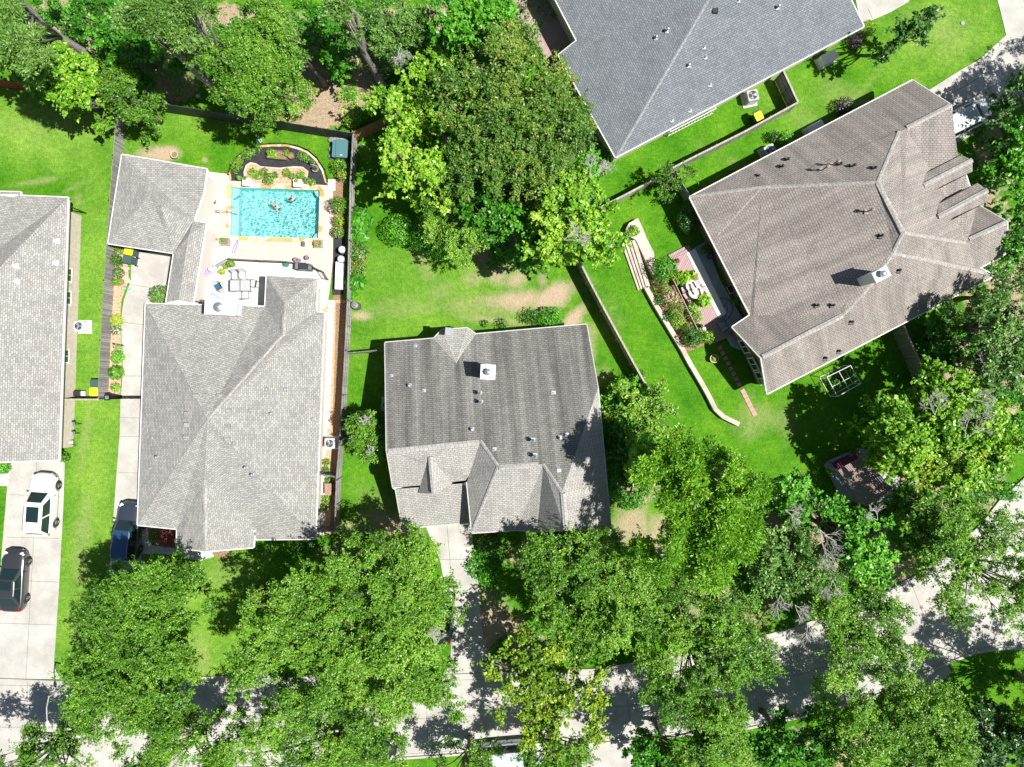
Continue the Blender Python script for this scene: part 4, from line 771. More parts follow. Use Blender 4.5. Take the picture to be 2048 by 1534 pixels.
# ---- shrubs and plants
SH = [
 ('shrub', 'rounded green shrub against the middle of the garage wing wall', 322, 590, 22, 2.2, dict(mat='oak', tint=.35)),
 ('shrub', 'dense dark green shrub above the wall of the streaked roof house', 1100, 637, 26, 1.6, dict(mat='lime', tint=.4)),
 ('shrub', 'ragged dark shrub left of the dense one at the wall', 1062, 632, 17, 1.4, dict(mat='dark', tint=.4, n=.5)),
 ('plant', 'small sprawling weed on the lawn above the bay window', 1004, 648, 13, .6, dict(mat='dark', n=.5)),
 ('plant', 'tiny weed left of the sprawling one on the lawn', 970, 647, 8, .5, dict(mat='dark', n=.4)),
 ('shrub', 'mounded bright shrub at the lower edge of the wood', 798, 458, 34, 2.0, dict(mat='lime', tint=.55)),
 ('shrub', 'mounded shrub right of the bright one at the wood edge', 850, 470, 40, 2.2, dict(mat='lime', tint=.4)),
 ('shrub', 'tall shrub below the yellowish tree at the wood edge', 890, 500, 26, 1.4, dict(mat='lime', tint=.6)),
 ('elephant_ear_plant', 'big leaved plant clump at the upper end of the yard fence', 720, 440, 24, 1.1, dict(mat='lime', leaf=.42, tint=.28)),
 ('elephant_ear_plant', 'big leaved plant clump just below the upper one on the fence', 716, 470, 19, 1.0, dict(mat='lime', leaf=.38, tint=.28)),
 ('shrub', 'speckled rose shrub on the yard side of the fence', 715, 505, 24, 1.2, dict(mat='flower', tint=.45)),
 ('shrub', 'bronze speckled shrub below the rose shrub on the fence', 718, 537, 20, 1.1, dict(mat='bronze', tint=.6)),
 ('elephant_ear_plant', 'big leaved plant clump at the lower end of the yard fence', 710, 565, 20, 1.1, dict(mat='lime', leaf=.42, tint=.28)),
 ('elephant_ear_plant', 'small big leaved clump above the round grey composter', 703, 585, 13, .8, dict(mat='lime', leaf=.34, tint=.28)),
 ('shrub', 'tall round shrub beside the right end of the pool', 676, 409, 17, 2.0, dict(mat='oak', tint=.35)),
 ('shrub', 'yellow green shrub below the round one beside the pool', 677, 441, 11, 1.2, dict(mat='yellow', tint=.5)),
 ('shrub', 'yellow and pink speckled shrub above the grey rain barrels', 676, 464, 12, 1.1, dict(mat='flower', tint=.6)),
 ('shrub', 'leafy shrub at the hot tub corner of the fence', 678, 332, 15, 1.2, dict(mat='oak', tint=.5)),
 ('shrub', 'small shrub between the hot tub shrub and the white deck pad', 684, 350, 11, 1.1, dict(mat='yellow', tint=.45)),
 ('vine', 'bright vine spilling over the fence corner at the wood', 268, 232, 15, 1.5, dict(mat='bright', tint=.55)),
 ('shrub', 'pink and green potted oleander beside the yellow lidded bin', 236, 500, 9, 1.0, dict(mat='flower', tint=.5)),
 ('shrub', 'dark leafy bush beside the green lidded bin', 232, 521, 13, 1.2, dict(mat='oak', tint=.2)),
 ('shrub', 'square clipped bush in the long bed by the drive', 236, 545, 10, .9, dict(mat='dark', tint=.6, dome=True)),
 ('plant', 'leafy plant beside the terracotta ring', 228, 563, 8, .6, dict(mat='oak', tint=.5)),
 ('shrub', 'yellow green flowering bush in the long bed', 232, 640, 13, .9, dict(mat='yellow', tint=.8)),
 ('shrub', 'white dotted bush just below the yellow green one', 232, 660, 10, .7, dict(mat='whiteflower', tint=.7)),
 ('shrub', 'fresh green round bush in the long bed', 234, 714, 14, .9, dict(mat='lime', tint=.7)),
 ('ornamental_grass', 'grassy tuft plant at the lower end of the long bed', 231, 745, 15, .8, dict(mat='oak', tint=.35, leaf=.2)),
 ('plant', 'silvery plant above the fresh green bush', 236, 697, 10, .5, dict(mat='ash', tint=.9, n=.5)),
 ('shrub', 'low green plant at the gate end of the long bed', 231, 775, 9, .6, dict(mat='oak', tint=.6)),
 ('shrub', 'clipped hedge at the left edge beside the driveway', 4, 935, 14, 1.0, dict(mat='lime', tint=.6)),
 ('shrub', 'low green hedge at the lower corner of the ranch house', 129, 915, 11, .6, dict(mat='oak', tint=.4)),
 ('shrub', 'red leaved shrub in the bed of the pool house front', 331, 1077, 17, 1.3, dict(mat='red', tint=.5)),
 ('shrub', 'green shrub left of the red leaved one', 309, 1075, 11, .8, dict(mat='oak', tint=.4)),
 ('shrub', 'round front shrub below the pool house eave left of the pair', 540, 1100, 15, 1.0, dict(mat='oak', tint=.5)),
 ('shrub', 'dark shrub below the eave right of the round front shrub', 598, 1095, 15, 1.0, dict(mat='dark', tint=.5)),
 ('shrub', 'bushy shrub at the lower right corner of the pool house', 625, 1088, 12, 1.0, dict(mat='dark', tint=.5)),
 ('shrub', 'small yellow green shrub on the curved front path', 468, 1104, 9, .6, dict(mat='oak', tint=.6)),
 ('shrub', 'reddish flowering shrub beside the middle driveway', 977, 1092, 24, 1.3, dict(mat='flower', tint=.35)),
 ('shrub', 'dark purple shrub among the oak crowns on the front lawn', 517, 1192, 17, 2.5, dict(mat='red', tint=.3)),
 ('shrub', 'dark purple bush against the long wall of the brown roofed house', 1690, 212, 19, 1.1, dict(mat='purple', tint=.5)),
 ('shrub', 'dark purple bush at the corner of the slate roofed house', 1713, 82, 18, .9, dict(mat='purple', tint=.5)),
 ('plant', 'feathery yellow green plant at the corner of the slate roofed house', 1735, 58, 18, 1.0, dict(mat='yellow', tint=.5)),
 ('shrub', 'fresh green bush against the wall near the air conditioner', 1571, 275, 15, 1.2, dict(mat='lime', tint=.55)),
 ('shrub', 'small dark bush left of the fresh one at the wall', 1548, 272, 12, .9, dict(mat='dark', tint=.4)),
 ('shrub', 'white flowered dark bush at the shaded corner of the brown roofed house', 1378, 440, 27, 1.8, dict(mat='whiteflower', tint=.45)),
 ('shrub', 'pinkish bush below the corner of the slate roofed house', 1205, 335, 16, .8, dict(mat='flower', tint=.7)),
 ('shrub', 'big dark green shrub at the top of the terrace planting', 1328, 537, 26, 2.2, dict(mat='lime', tint=.3)),
 ('shrub', 'yellow green shrub right of the big dark terrace shrub', 1349, 549, 12, 1.4, dict(mat='yellow', tint=.65)),
 ('shrub', 'pink rose bush below the big dark terrace shrub', 1322, 556, 16, 1.0, dict(mat='flower', tint=.7)),
 ('clipped_shrub', 'upper clipped yellow green dome in the terrace bed', 1327, 575, 11, 1.2, dict(mat='yellow', tint=.3, dome=True, leaf=.08, n=2)),
 ('shrub', 'pink flowered bush between the two clipped domes', 1342, 596, 18, 1.2, dict(mat='flower', tint=.85)),
 ('clipped_shrub', 'lower clipped yellow green dome in the terrace bed', 1352, 620, 15, 1.3, dict(mat='yellow', tint=.3, dome=True, leaf=.08, n=2)),
 ('clipped_shrub', 'small clipped dome half under the dark lowest shrub', 1376, 658, 12, 1.2, dict(mat='yellow', tint=.2, dome=True, leaf=.08, n=2)),
 ('shrub', 'leafy yellow green bush below the lower clipped dome', 1356, 643, 15, .9, dict(mat='oak', tint=.7)),
 ('shrub', 'dark dense shrub at the bottom of the terrace planting', 1383, 676, 21, 1.7, dict(mat='dark', tint=.5)),
 ('shrub', 'mid green shrub right of the lowest dark one', 1402, 673, 16, 1.4, dict(mat='oak', tint=.4)),
 ('shrub', 'bright leafed sprig bush at the far lower right of the terrace planting', 1420, 674, 13, 1.2, dict(mat='bright', tint=.6)),
 ('shrub', 'leafy bush along the deck railing', 1385, 618, 13, 1.2, dict(mat='bright', tint=.55)),
 ('shrub', 'second leafy bush further down the deck railing', 1394, 633, 12, 1.1, dict(mat='bright', tint=.5)),
 ('shrub', 'climber bush in the terrace bed left of the domes', 1318, 600, 12, .7, dict(mat='dark', tint=.5)),
 ('shrub', 'ground hugging shrub beside the lower terrace wall', 1335, 632, 12, .7, dict(mat='dark', tint=.45)),
 ('shrub', 'dark bush by the fence below the middle yard', 1275, 752, 16, 1.4, dict(mat='dark', tint=.5)),
 ('shrub', 'yellow green bush right of the streaked roof under the pine', 1230, 985, 14, 1.0, dict(mat='lime', tint=.8)),
 ('shrub', 'low shrub at the litter patch above the back fence', 725, 230, 18, 1.4, dict(mat='lime', tint=.35)),
 ('shrub', 'yellow green shrub by the corner of the cedar fence', 703, 240, 16, 1.2, dict(mat='bright', tint=.6)),
 ('shrub', 'small green seedling clump in the litter clearing', 612, 205, 12, .5, dict(mat='bright', tint=.6, n=.5)),
 ('shrub', 'leafy seedling clump right of the first in the clearing', 700, 185, 16, .6, dict(mat='lime', tint=.6, n=.5)),
 ('shrub', 'low plant clump in the litter near the top fence corner', 355, 180, 11, .5, dict(mat='bright', tint=.6, n=.5)),
]
for nm, lb, x, y, r, h, kw in SH: shrub(nm, lb, x, y, r, h, cat='plant' if 'plant' in nm or nm in ('vine', 'ornamental_grass') else 'shrub', group='shrubs and plants in the yards', **kw)
# ---- uncountable undergrowth
def undergrowth(name, label, areas, N, hmax, mat, leaf, tint=.4, sd=1):
    P = []
    for x, y, rx, ry, ang, st in areas:
        n = int(N * rx * ry / sum(a[2] * a[3] for a in areas)); c = W(x, y); r_ = np.sqrt(RS.rand(n)); a = RS.rand(n) * 6.283; u = r_ * np.cos(a) * rx / 26; v = r_ * np.sin(a) * ry / 26; t = R(ang)
        P.append(np.stack([c.x + u * math.cos(t) - v * math.sin(t), c.y + u * math.sin(t) + v * math.cos(t), RS.rand(n) ** 1.5 * hmax], 1))
    P = np.concatenate(P); g = fbm(P[:, 0], P[:, 1], sd, 4, 1.1); P = P[g > .06]; n = len(P)
    Nn = unit(np.array([0, 0, 1.]) + RS.randn(n, 3) * .6); T = unit(np.cross(Nn, RS.randn(n, 3))); B = np.cross(T, Nn); s = leaf * (.6 + .8 * RS.rand(n, 1))
    me = quads_mesh(name, P, T * s * .5, B * s * .32, tint + RS.randn(n) * .22, LM[mat]); o = bpy.data.objects.new(name, me); COL.objects.link(o); tag(o, label, 'undergrowth', None, 'stuff')
undergrowth('undergrowth', 'low green undergrowth scattered through the wood floor', MULCH[5:], 220000, .8, 'lime', .17, .3, 1)
undergrowth('seedlings', 'pale green seedlings on the litter of the clearing', MULCH[:5], 7000, .35, 'bright', .15, .6, 5)
M_litter = LM['flower']
# ------------------------------------------------------------------ pool and terrace
M_stone = brickmat('pool_coping_stone', (.62, .42, .18), (.60, .50, .38), (.6, .52, .42), .9, .5)
M_coping = newmat('coping_flagstone', .8)
_m, _nt, _b = M_coping; _v = coord(_nt); _vo = nd(_nt, 'ShaderNodeTexVoronoi', Vector=_v, Scale=1.5)
setc(_nt, _b, ramp(_nt, nd(_nt, 'ShaderNodeSeparateColor', Color=_vo.outputs['Color']).outputs[0], [(.1, (.50, .30, .10)), (.4, (.58, .40, .18)), (.55, (.62, .52, .38)), (1, (.64, .56, .44))])); M_coping = _m
M_poolfin = newmat('pool_plaster', .7)
_m, _nt, _b = M_poolfin; _v = coord(_nt); setc(_nt, _b, ramp(_nt, noise(_nt, _v, 6, 6, .7), [(.3, (.34, .80, .80)), (.7, (.46, .90, .88))])); M_poolfin = _m
deck = [(413,343),(462,349),(462,362),(655,366),(666,378),(667,430),(666,520),(662,560),(655,612),(633,626),(640,560),(398,540),(386,606),(388,444),(407,386)]
sheet('pool_deck', deck, .05, M_deck, hole=[p + (p - (POOL[0] + POOL[2]) / 2).normalized() * .02 for p in POOL], th=.06)
terr = [(384,612),(398,541),(446,519),(598,523),(640,540),(655,563),(650,600),(640,626),(634,626),(634,640),(400,640)]
sheet('upper_patio', terr, .20, concrete('white_terrace', (.62, .61, .59), .12, 1.2), th=.16)
def inner(k): c = (POOL[0] + POOL[1] + POOL[2] + POOL[3]) / 4; return [p + (p - c).normalized() * k for p in POOL]
mb = MB(); D = -1.15; I_ = POOL; m_ = [Vector((p.x, p.y, D)) for p in I_]
mb.poly(m_[::-1] if (m_[1] - m_[0]).cross(m_[2] - m_[1]).z < 0 else m_)
for i in range(4):
    a, b = I_[i], I_[(i + 1) % 4]; mb.poly([Vector((a.x, a.y, .05)), Vector((b.x, b.y, .05)), Vector((b.x, b.y, D)), Vector((a.x, a.y, D))])
pool = thing('swimming_pool', 'rectangular turquoise swimming pool with rippled water behind the grey roofed house', 'swimming pool', tuple(W(550, 425)))
mb.build('basin', M_poolfin, pool)
# stone coping in slabs
mc = MB()
for i in range(4):
    a, b = I_[i], I_[(i + 1) % 4]; n = 9 if (b - a).length > 5 else 5; d = (b - a).normalized(); o = Vector((-d.y, d.x, 0)); o = o if o.dot(a - W(550, 425)) > 0 else -o
    for k in range(n):
        p, q = a.lerp(b, k / n + .002), a.lerp(b, (k + 1) / n - .002)
        if k == n - 1: q = q + d * .28
        P = [p - o * .04, q - o * .04, q + o * .30, p + o * .30]; mc.prism([(v.x, v.y) for v in P], .02, .085)
mc.build('coping', M_coping, pool)
# entry ledge on the left, corner benches on the right
ml = MB(); a, b = I_[0], I_[3]; d = (I_[1] - I_[0]).normalized(); ml.prism([(v.x, v.y) for v in (a + d * .01, a + d * .55, b + d * .55, b + d * .01)], D, -.32)
for c_, e1, e2 in ((I_[1], I_[0], I_[2]), (I_[2], I_[1], I_[3])):
    u = (e1 - c_).normalized(); v = (e2 - c_).normalized(); P = [c_ + u * .02 + v * .02] + [c_ + (u * math.cos(t) + v * math.sin(t)) * .55 for t in np.linspace(.03, 1.54, 8)]; ml.prism([(q.x, q.y) for q in P], D, -.30)
ml.build('ledge', plain('pool_ledge', (.50, .72, .72), .7, var=.06), pool)
# water: a grid with real ripples
mw = MB(); nx, ny = 190, 110; G = np.zeros((ny, nx, 3))
for j in range(ny):
    for i in range(nx):
        u, v = i / (nx - 1), j / (ny - 1); p = (I_[0] * (1 - u) + I_[1] * u) * (1 - v) + (I_[3] * (1 - u) + I_[2] * u) * v; G[j, i] = p
zz = fbm(G[..., 0], G[..., 1], 5, 3, 7.0) * .026 + fbm(G[..., 0], G[..., 1], 8, 2, 16) * .009
V = [(G[j, i, 0], G[j, i, 1], -.10 + zz[j, i]) for j in range(ny) for i in range(nx)]
mw.add(V, [[(j + 1) * nx + i, (j + 1) * nx + i + 1, j * nx + i + 1, j * nx + i] for j in range(ny - 1) for i in range(nx - 1)])
M_water, nt_, b_ = newmat('pool_water', .02)
for n_ in list(nt_.nodes):
    if n_.type == 'BSDF_PRINCIPLED': nt_.nodes.remove(n_)
gl = nd(nt_, 'ShaderNodeBsdfRefraction', Color=(.88, .99, .99, 1), Roughness=0.0, IOR=1.33); gs = nd(nt_, 'ShaderNodeBsdfGlossy', Roughness=.02)
ms_ = nd(nt_, 'ShaderNodeMixShader', Fac=nd(nt_, 'ShaderNodeFresnel', IOR=1.33).outputs[0]); nt_.links.new(gl.outputs[0], ms_.inputs[1]); nt_.links.new(gs.outputs[0], ms_.inputs[2])
nt_.links.new(ms_.outputs[0], nt_.nodes['Material Output'].inputs[0])
wo = mw.build('water', M_water, pool, smooth=True)
for p_ in (wo,): p_.cycles.is_caustics_caster = True
for o in children(pool):
    if o.name.startswith(('basin', 'ledge')): o.cycles.is_caustics_receiver = True
sun.data.cycles.is_caustics_light = True
S.cycles.caustics_refractive = True
# ------------------------------------------------------------------ fences, gates, rails
M_fgrey = planks('grey_fence_boards', (.34, .33, .31), (.20, .195, .185), .14); M_fdark = planks('dark_stained_boards', (.075, .085, .08), (.05, .058, .055), .14)
M_fcedar = planks('cedar_boards', (.52, .27, .11), (.40, .20, .08), .14); M_fred = planks('red_stained_boards', (.30, .055, .035), (.22, .04, .028), .14)
M_ftan = planks('tan_fence_boards', (.46, .42, .35), (.34, .31, .26), .14); M_wood = planks('pressure_wood', (.40, .34, .26), (.32, .27, .2), .12)
def fence(label, pts, h, mat, group='timber fences between the gardens', railside=1, topz=True, cap=False, name='wooden_fence', gap=.006, seed=0):
    """pts = pixels of the fence top; boards, rails and posts"""
    P = [W(x, y, h if topz else 0) for x, y in pts]; P = [Vector((p.x, p.y, 0)) for p in P]; r = random.Random(len(label) + seed)
    root = thing(name, label, 'fence' if 'gate' not in name else 'gate', P[0], 0, group); mb = MB(); mr = MB(); mcap = MB()
    for a, b in zip(P, P[1:]):
        L = (b - a).length; d = (b - a) / L; n = Vector((-d.y, d.x, 0)); rot = math.atan2(d.y, d.x); k = max(1, int(L / .145)); s = L / k; lean = 0
        for i in range(k):
            c = a + d * (i + .5) * s + n * r.uniform(-.008, .008); hh = h * (1 + r.uniform(-.012, .012)); mb.box((c.x, c.y, 0.02), (s - gap, .02, hh - .02), rot + r.uniform(-.01, .01))
        for zz in (.3, h * .52, h - .22): c = (a + b) / 2 + n * .04 * railside; mr.box((c.x, c.y, zz), (L, .045, .09), rot)
        if cap: c = (a + b) / 2; mcap.box((c.x, c.y, h + .004), (L, .13, .035), rot)
        m = max(1, round(L / 2.4))
        for i in range(m + 1):
            c = a + d * L * i / m + n * .07 * railside; mp = MB(); mp.box((c.x, c.y, 0), (.09, .09, h - .04), rot); mp.build('post', mat, root)
    mb.build('picket_boards', mat, root); mr.build('rail', mat, root)
    if cap: mcap.build('cap_rail', M_ftan, root)
    return root
fence('weathered grey board fence along the narrow lawn beside the pool house drive', [(233, 222), (226, 310), (219, 400), (208, 560), (201, 680), (196, 797)], 1.3, M_fgrey, railside=-1)
fence('dark stained board fence at the back of the pool yard', [(273, 200), (400, 219), (560, 243), (703, 266)], 1.85, M_fdark, railside=1)
fence('long grey board fence between the pool yard and the middle yard', [(705, 268), (700, 360), (697, 480), (694, 600), (689, 700), (684, 790), (678, 880), (672, 960), (668, 1062)], 1.6, M_fgrey, railside=1, cap=False)
fence('orange cedar fence panel running from the fence corner into the wood', [(706, 264), (752, 243), (800, 222)], 1.7, M_fcedar, railside=1)
fence('short grey fence from the long fence to the streaked roof house', [(690, 707), (768, 700)], 1.6, M_fgrey, railside=1)
fence('dark fence with a pale capped top between the middle yard and the terrace lawn', [(1130, 470), (1152, 507), (1178, 560), (1208, 617), (1240, 676), (1268, 727), (1295, 775), (1310, 800)], 1.75, M_ftan, railside=-1, cap=True)
fence('pale board fence below the slate roofed house', [(1190, 420), (1250, 390), (1312, 357)], 1.6, M_ftan, railside=1, cap=True)
fence('grey board fence around the side yard with the yellow lidded bin', [(1345, 336), (1380, 318), (1490, 263), (1596, 205), (1580, 170), (1567, 142)], 1.65, M_fgrey, railside=1, cap=True)
fence('short dark fence at the corner of the brown roofed house', [(1380, 390), (1364, 366), (1350, 340)], 1.6, M_fgrey, railside=1)
fence('pale grey fence in the side yard below the long brown roof', [(1806, 648), (1824, 690), (1850, 745), (1870, 790)], 1.8, M_fgrey, railside=1, cap=True)
fence('red stained fence at the left edge under the yellow green tree', [(-60, 152), (20, 162), (100, 174), (150, 182)], 1.7, M_fred, railside=1)
fence('tan timber fence hidden among the trees near the street bend', [(1600, 1140), (1655, 1118), (1700, 1098), (1790, 1050), (1830, 1030)], 1.6, M_ftan, railside=1, cap=True)
fence('short board fence with gate closing the passage right of the pool house', [(638, 950), (672, 955)], 1.5, M_fgrey, name='side_gate')
fence('lowest short board fence closing the passage at the front corner', [(634, 1062), (669, 1064)], 1.5, M_fgrey, name='side_gate')
M_iron = plain('black_iron', (.02, .02, .022), .4, .6)
def picket_rail(name, label, pts, h, z0=0.0, mat=None, sp=.12, cat='railing', post=True, group=None, rr=.012):
    mat = mat or M_iron; P = [W(x, y, h + z0) for x, y in pts]; P = [Vector((p.x, p.y, z0)) for p in P]; root = thing(name, label, cat, P[0], 0, group); mb = MB(); mr = MB()
    for a, b in zip(P, P[1:]):
        L = (b - a).length; k = max(2, int(L / sp))
        for i in range(k + 1): c = a.lerp(b, i / k); mb.box((c.x, c.y, z0 + .05), (rr * 2, rr * 2, h - .08), 0)
        for zz in (.1, h): mr.box(((a.x + b.x) / 2, (a.y + b.y) / 2, z0 + zz - .02), (L, .04, .035), math.atan2(b.y - a.y, b.x - a.x))
    for p in P: mp = MB(); mp.box((p.x, p.y, z0), (.06, .06, h + .05)); mp.build('post', mat, root)
    mb.build('baluster', mat, root); mr.build('rail', mat, root); return root
gt = picket_rail('iron_gate', 'black iron double gate across the pool house drive', [(216, 798), (243, 797), (262, 797), (284, 797)], 1.5, cat='gate')
mb = MB(); p = W(214, 795, 1.7); mb.box((p.x, p.y, 0), (.3, .3, 1.65)); mb.box((p.x, p.y, 1.655), (.42, .42, .06)); mb.build('gate_pier', M_iron, gt); mb = MB(); mb.box((p.x, p.y, 1.72), (.26, .26, .02)); mb.build('pier_cap', M_galv, gt)
fence('low dark fence with pale top rail between the ranch house and the iron gate', [(126, 799), (198, 799)], 1.4, M_fdark, cap=True)
picket_rail('patio_railing', 'dark metal railing around the white terrace above the pool', [(397, 586), (403, 546), (456, 517), (510, 520), (560, 522), (610, 526), (641, 541), (650, 556)], .95, .2, plain('bronze_metal', (.07, .055, .06), .5, .4), sp=.11)
# ------------------------------------------------------------------ helpers for props
def P2(name, col, rough=.5, metal=0.0, coat=0.0): return plain(name, col, rough, metal, .05, 6, coat)
M_tc = P2('terracotta', (.42, .17, .09), .8); M_plA = P2('black_plastic', (.03, .03, .033)); M_cart = P2('green_plastic', (.035, .075, .065)); M_yel = P2('yellow_lid', (.86, .74, .02)); M_grn = P2('green_lid', (.05, .105, .095))
M_blue = P2('cobalt_glaze', (.02, .03, .42), .2); M_tank = P2('grey_plastic', (.30, .33, .36)); M_rub = P2('rubber', (.018, .018, .02), .8)
def bin_(label, px, py, rot, lid, z=0, name='wheeled_bin'):
    c = W(px, py, z + 1); t = thing(name, label, 'bin', (c.x, c.y, z), R(rot), 'wheeled rubbish bins')
    mb = MB(); mb.box((0, 0, .12), (.5, .56, .88), taper=1.12); mb.build('body', M_cart, t, local=True)
    ml = MB(); ml.rbox((0, -.02, 1.0), (.62, .66, .07), 0, .08); ml.rbox((0, -.02, 1.072), (.44, .46, .025), 0, .06); ml.build('lid', lid, t, local=True)
    mh = MB(); mh.box((0, .38, .9), (.52, .14, .05)); mh.tube([(-.25, .46, .97), (.25, .46, .97)], .02, 6)
    mh.box((-.17, .38, .84), (.05, .14, .06)); mh.box((.17, .38, .84), (.05, .14, .06)); mh.build('handle', M_cart, t, local=True)
    for s in (-1, 1): mw = MB(); mw.tube([(s * .27, .25, .13), (s * .33, .25, .13)], .13, 14); mw.build('wheel', M_rub, t, local=True)
bin_('yellow lidded bin in the drive court below the garage roof', 258, 502, 258 - 360, M_yel); bin_('green lidded bin in the drive court just below the yellow lidded one', 255, 519, -100, M_grn)
bin_('green lidded bin half under the fence by the ranch house', 190, 767, -90, M_grn); bin_('yellow lidded bin by the low fence near the ranch house', 188, 783, 0, M_yel); bin_('yellow lidded bin in the side yard of the slate roofed house', 1517, 232, 25, M_yel)
def acunit(label, px, py, rot=0, h=.85, s=.8, col=None, group='air conditioning units beside the houses'):
    c = W(px, py, h); t = thing('air_conditioner', label, 'air conditioner', (c.x, c.y, 0), R(rot), group); col = col or P2('ac_grey', (.42, .44, .46), .5, .2)
    mb = MB(); mb.box((0, 0, 0), (s + .25, s + .25, .07)); mb.build('pad', M_pale, t, local=True)
    mb = MB(); mb.rbox((0, 0, .07), (s, s, h - .07), 0, .1)
    for k in range(9):
        z = .16 + k * (h - .3) / 9
        for a in range(4): ca, sa = math.cos(a * math.pi / 2), math.sin(a * math.pi / 2); mb.box((ca * s / 2, sa * s / 2, z), (.012 if a % 2 == 0 else s * .74, s * .74 if a % 2 == 0 else .012, .02), 0)
    mb.build('cabinet', col, t, local=True); g = MB(); g.lathe([(s * .40, h + .004), (s * .36, h + .03), (s * .36, h + .004)], n=24)
    for k in range(12): a = k * math.pi / 12; g.tube([(s * .38 * math.cos(a), s * .38 * math.sin(a), h + .03), (-s * .38 * math.cos(a), -s * .38 * math.sin(a), h + .03)], .004, 4)
    g.build('grille', M_galv, t, local=True); d = MB(); d.lathe([(.001, h + .006), (s * .37, h + .006)][::-1], n=24); d.build('fan_well', M_plA, t, local=True)
    f = MB(); f.lathe([(.07, h + .008), (.07, h + .024), (.001, h + .026)], n=12)
    for k in range(3):
        a = k * 2.094; P = [(r_ * math.cos(a + o_), r_ * math.sin(a + o_), h + zz_) for r_, o_, zz_ in ((.06, -.3, .010), (s * .34, -.35, .010), (s * .34, .45, .022), (.06, .4, .022))]; f.poly(P); f.poly(P[::-1])
    f.build('fan', M_galv, t, local=True)
acunit('white air conditioner against the brick wall of the ranch house', 157, 652, 0, .85, .78, P2('ac_white', (.72, .73, .74)))
acunit('air conditioner with dark frame in the passage right of the pool house', 659, 887, 0, .85, .78, P2('ac_white', (.72, .73, .74)))
acunit('green grey air conditioner on the lawn in the side yard of the slate roofed house', 1506, 190, 12, .95, .86)
acunit('pale blue air conditioner half under the long eave of the brown roofed house', 1541, 300, 28, .85, .85)
acunit('air conditioner tucked under the left eave of the streaked roof house', 773, 809, -5, .8, .8, P2('ac_blue', (.25, .42, .5)))
def genset(label, px, py, rot):
    c = W(px, py, .75); t = thing('backup_generator', label, 'generator', (c.x, c.y, 0), R(rot), 'white standby generators'); mb = MB(); mb.box((0, 0, 0), (1.5, .9, .08)); mb.build('pad', M_pale, t, local=True)
    mb = MB(); mb.rbox((0, 0, .08), (1.25, .66, .55), 0, .06); mb.build('cabinet', M_white, t, local=True); mb = MB(); mb.rbox((0, 0, .635), (1.32, .72, .12), 0, .1); mb.build('lid', M_white, t, local=True)
    mb = MB(); [mb.box((.631, 0, .15 + i * .06), (.01, .45, .03)) for i in range(7)]; mb.build('louvre', M_tank, t, local=True)
genset('white standby generator on the lawn beside the slate roofed house', 1659, 113, 28); genset('white standby generator half hidden under the eave of the brown roofed house', 1633, 255, 28)
def pot(label, px, py, r, h, mat, plant=None, z=0.0, tint=.5, pr=1.15, ph=.5, group='planted pots', name='plant_pot', lab=None, lw=.12):
    c = W(px, py, z + h); t = thing(name, label, 'plant pot', (c.x, c.y, z), 0, group); mb = MB(); mb.lathe([(.001, 0), (r * .7, 0), (r * .95, h * .85), (r, h * .87), (r, h), (r * .86, h), (r * .82, h * .85)], n=20); mb.build('pot', mat, t, local=True, smooth=False)
    ms = MB(); ms.lathe([(r * .84, h * .84), (.001, h * .86)], n=16); ms.build('soil', M_mulch, t, local=True)
    if plant:
        N = 260; d = unit(RS.randn(N, 3)); d[:, 2] = abs(d[:, 2]); Pp = d * RS.rand(N, 1) ** .5 * np.array([r * pr, r * pr, ph]) + np.array([0, 0, h * .9]); Nn = unit(d + RS.randn(N, 3) * .5 + np.array([0, 0, .4])); T = unit(np.cross(Nn, RS.randn(N, 3))); B = np.cross(T, Nn); s = lw * (.6 + .8 * RS.rand(N, 1))
        me = quads_mesh('foliage', Pp, T * s * .5, B * s * .28, tint + RS.randn(N) * .2, LM[plant]); o = bpy.data.objects.new('foliage', me); COL.objects.link(o); o.parent = t
    return t
M_cream = P2('cream_pot', (.55, .5, .4), .7); M_dkpot = P2('dark_pot', (.07, .07, .075), .6)
pot('round stone pot on the lawn edge above the garage annex', 348, 309, .28, .4, M_cream)
pot('large round pot near the railing corner on the white terrace', 462, 527, .26, .42, M_dkpot, 'oak', .2); pot('small pot beside the large round pot on the white terrace', 452, 534, .14, .22, M_dkpot, 'yellow', .2)
pot('yellow green plant in a hidden pot beside the railing towels', 444, 543, .15, .3, M_dkpot, 'yellow', .2, .8, 1.8, .4)
for lb, x, y in (('blue glazed pot left of the pair outside the railing', 590, 519), ('small blue glazed pot between two others outside the railing', 597, 520), ('blue glazed pot with dark spout at the right outside the railing', 613, 515)): pot(lb, x, y, .17 if 'small' not in lb else .13, .34, M_blue, z=.05)
pot('terracotta ring pot in the long bed beside the drive', 238, 563, .33, .3, M_tc, 'oak', 0, .5, .8)
pot('terracotta pot half hidden under the garage eave', 226, 496, .26, .35, M_tc, 'flower', 0, .5)
pot('round brown basin in the curved bed behind the pool', 582, 311, .24, .35, P2('brown_pot', (.28, .17, .11), .8), None, .02); pot('ringed grey pot at the right of the curved bed', 630, 337, .26, .36, M_tank, 'whiteflower', .02, .3, .5)
pot('pale lilac pot above the ringed grey one in the curved bed', 624, 325, .2, .3, P2('lilac_pot', (.45, .40, .5)), 'dark', .02, .3, .8); pot('dark pot in the plants left of the curved bed', 480, 357, .16, .25, M_dkpot, 'oak', .02)
pot('small gold pot beside the planter box near the pool corner', 432, 478, .12, .2, P2('gold_pot', (.5, .38, .1)), None, .05)
pot('white barrel planter with yellow flowers below the terrace', 1429, 717, .34, .45, M_cream, 'yellow', 0, .8, .6, .2)
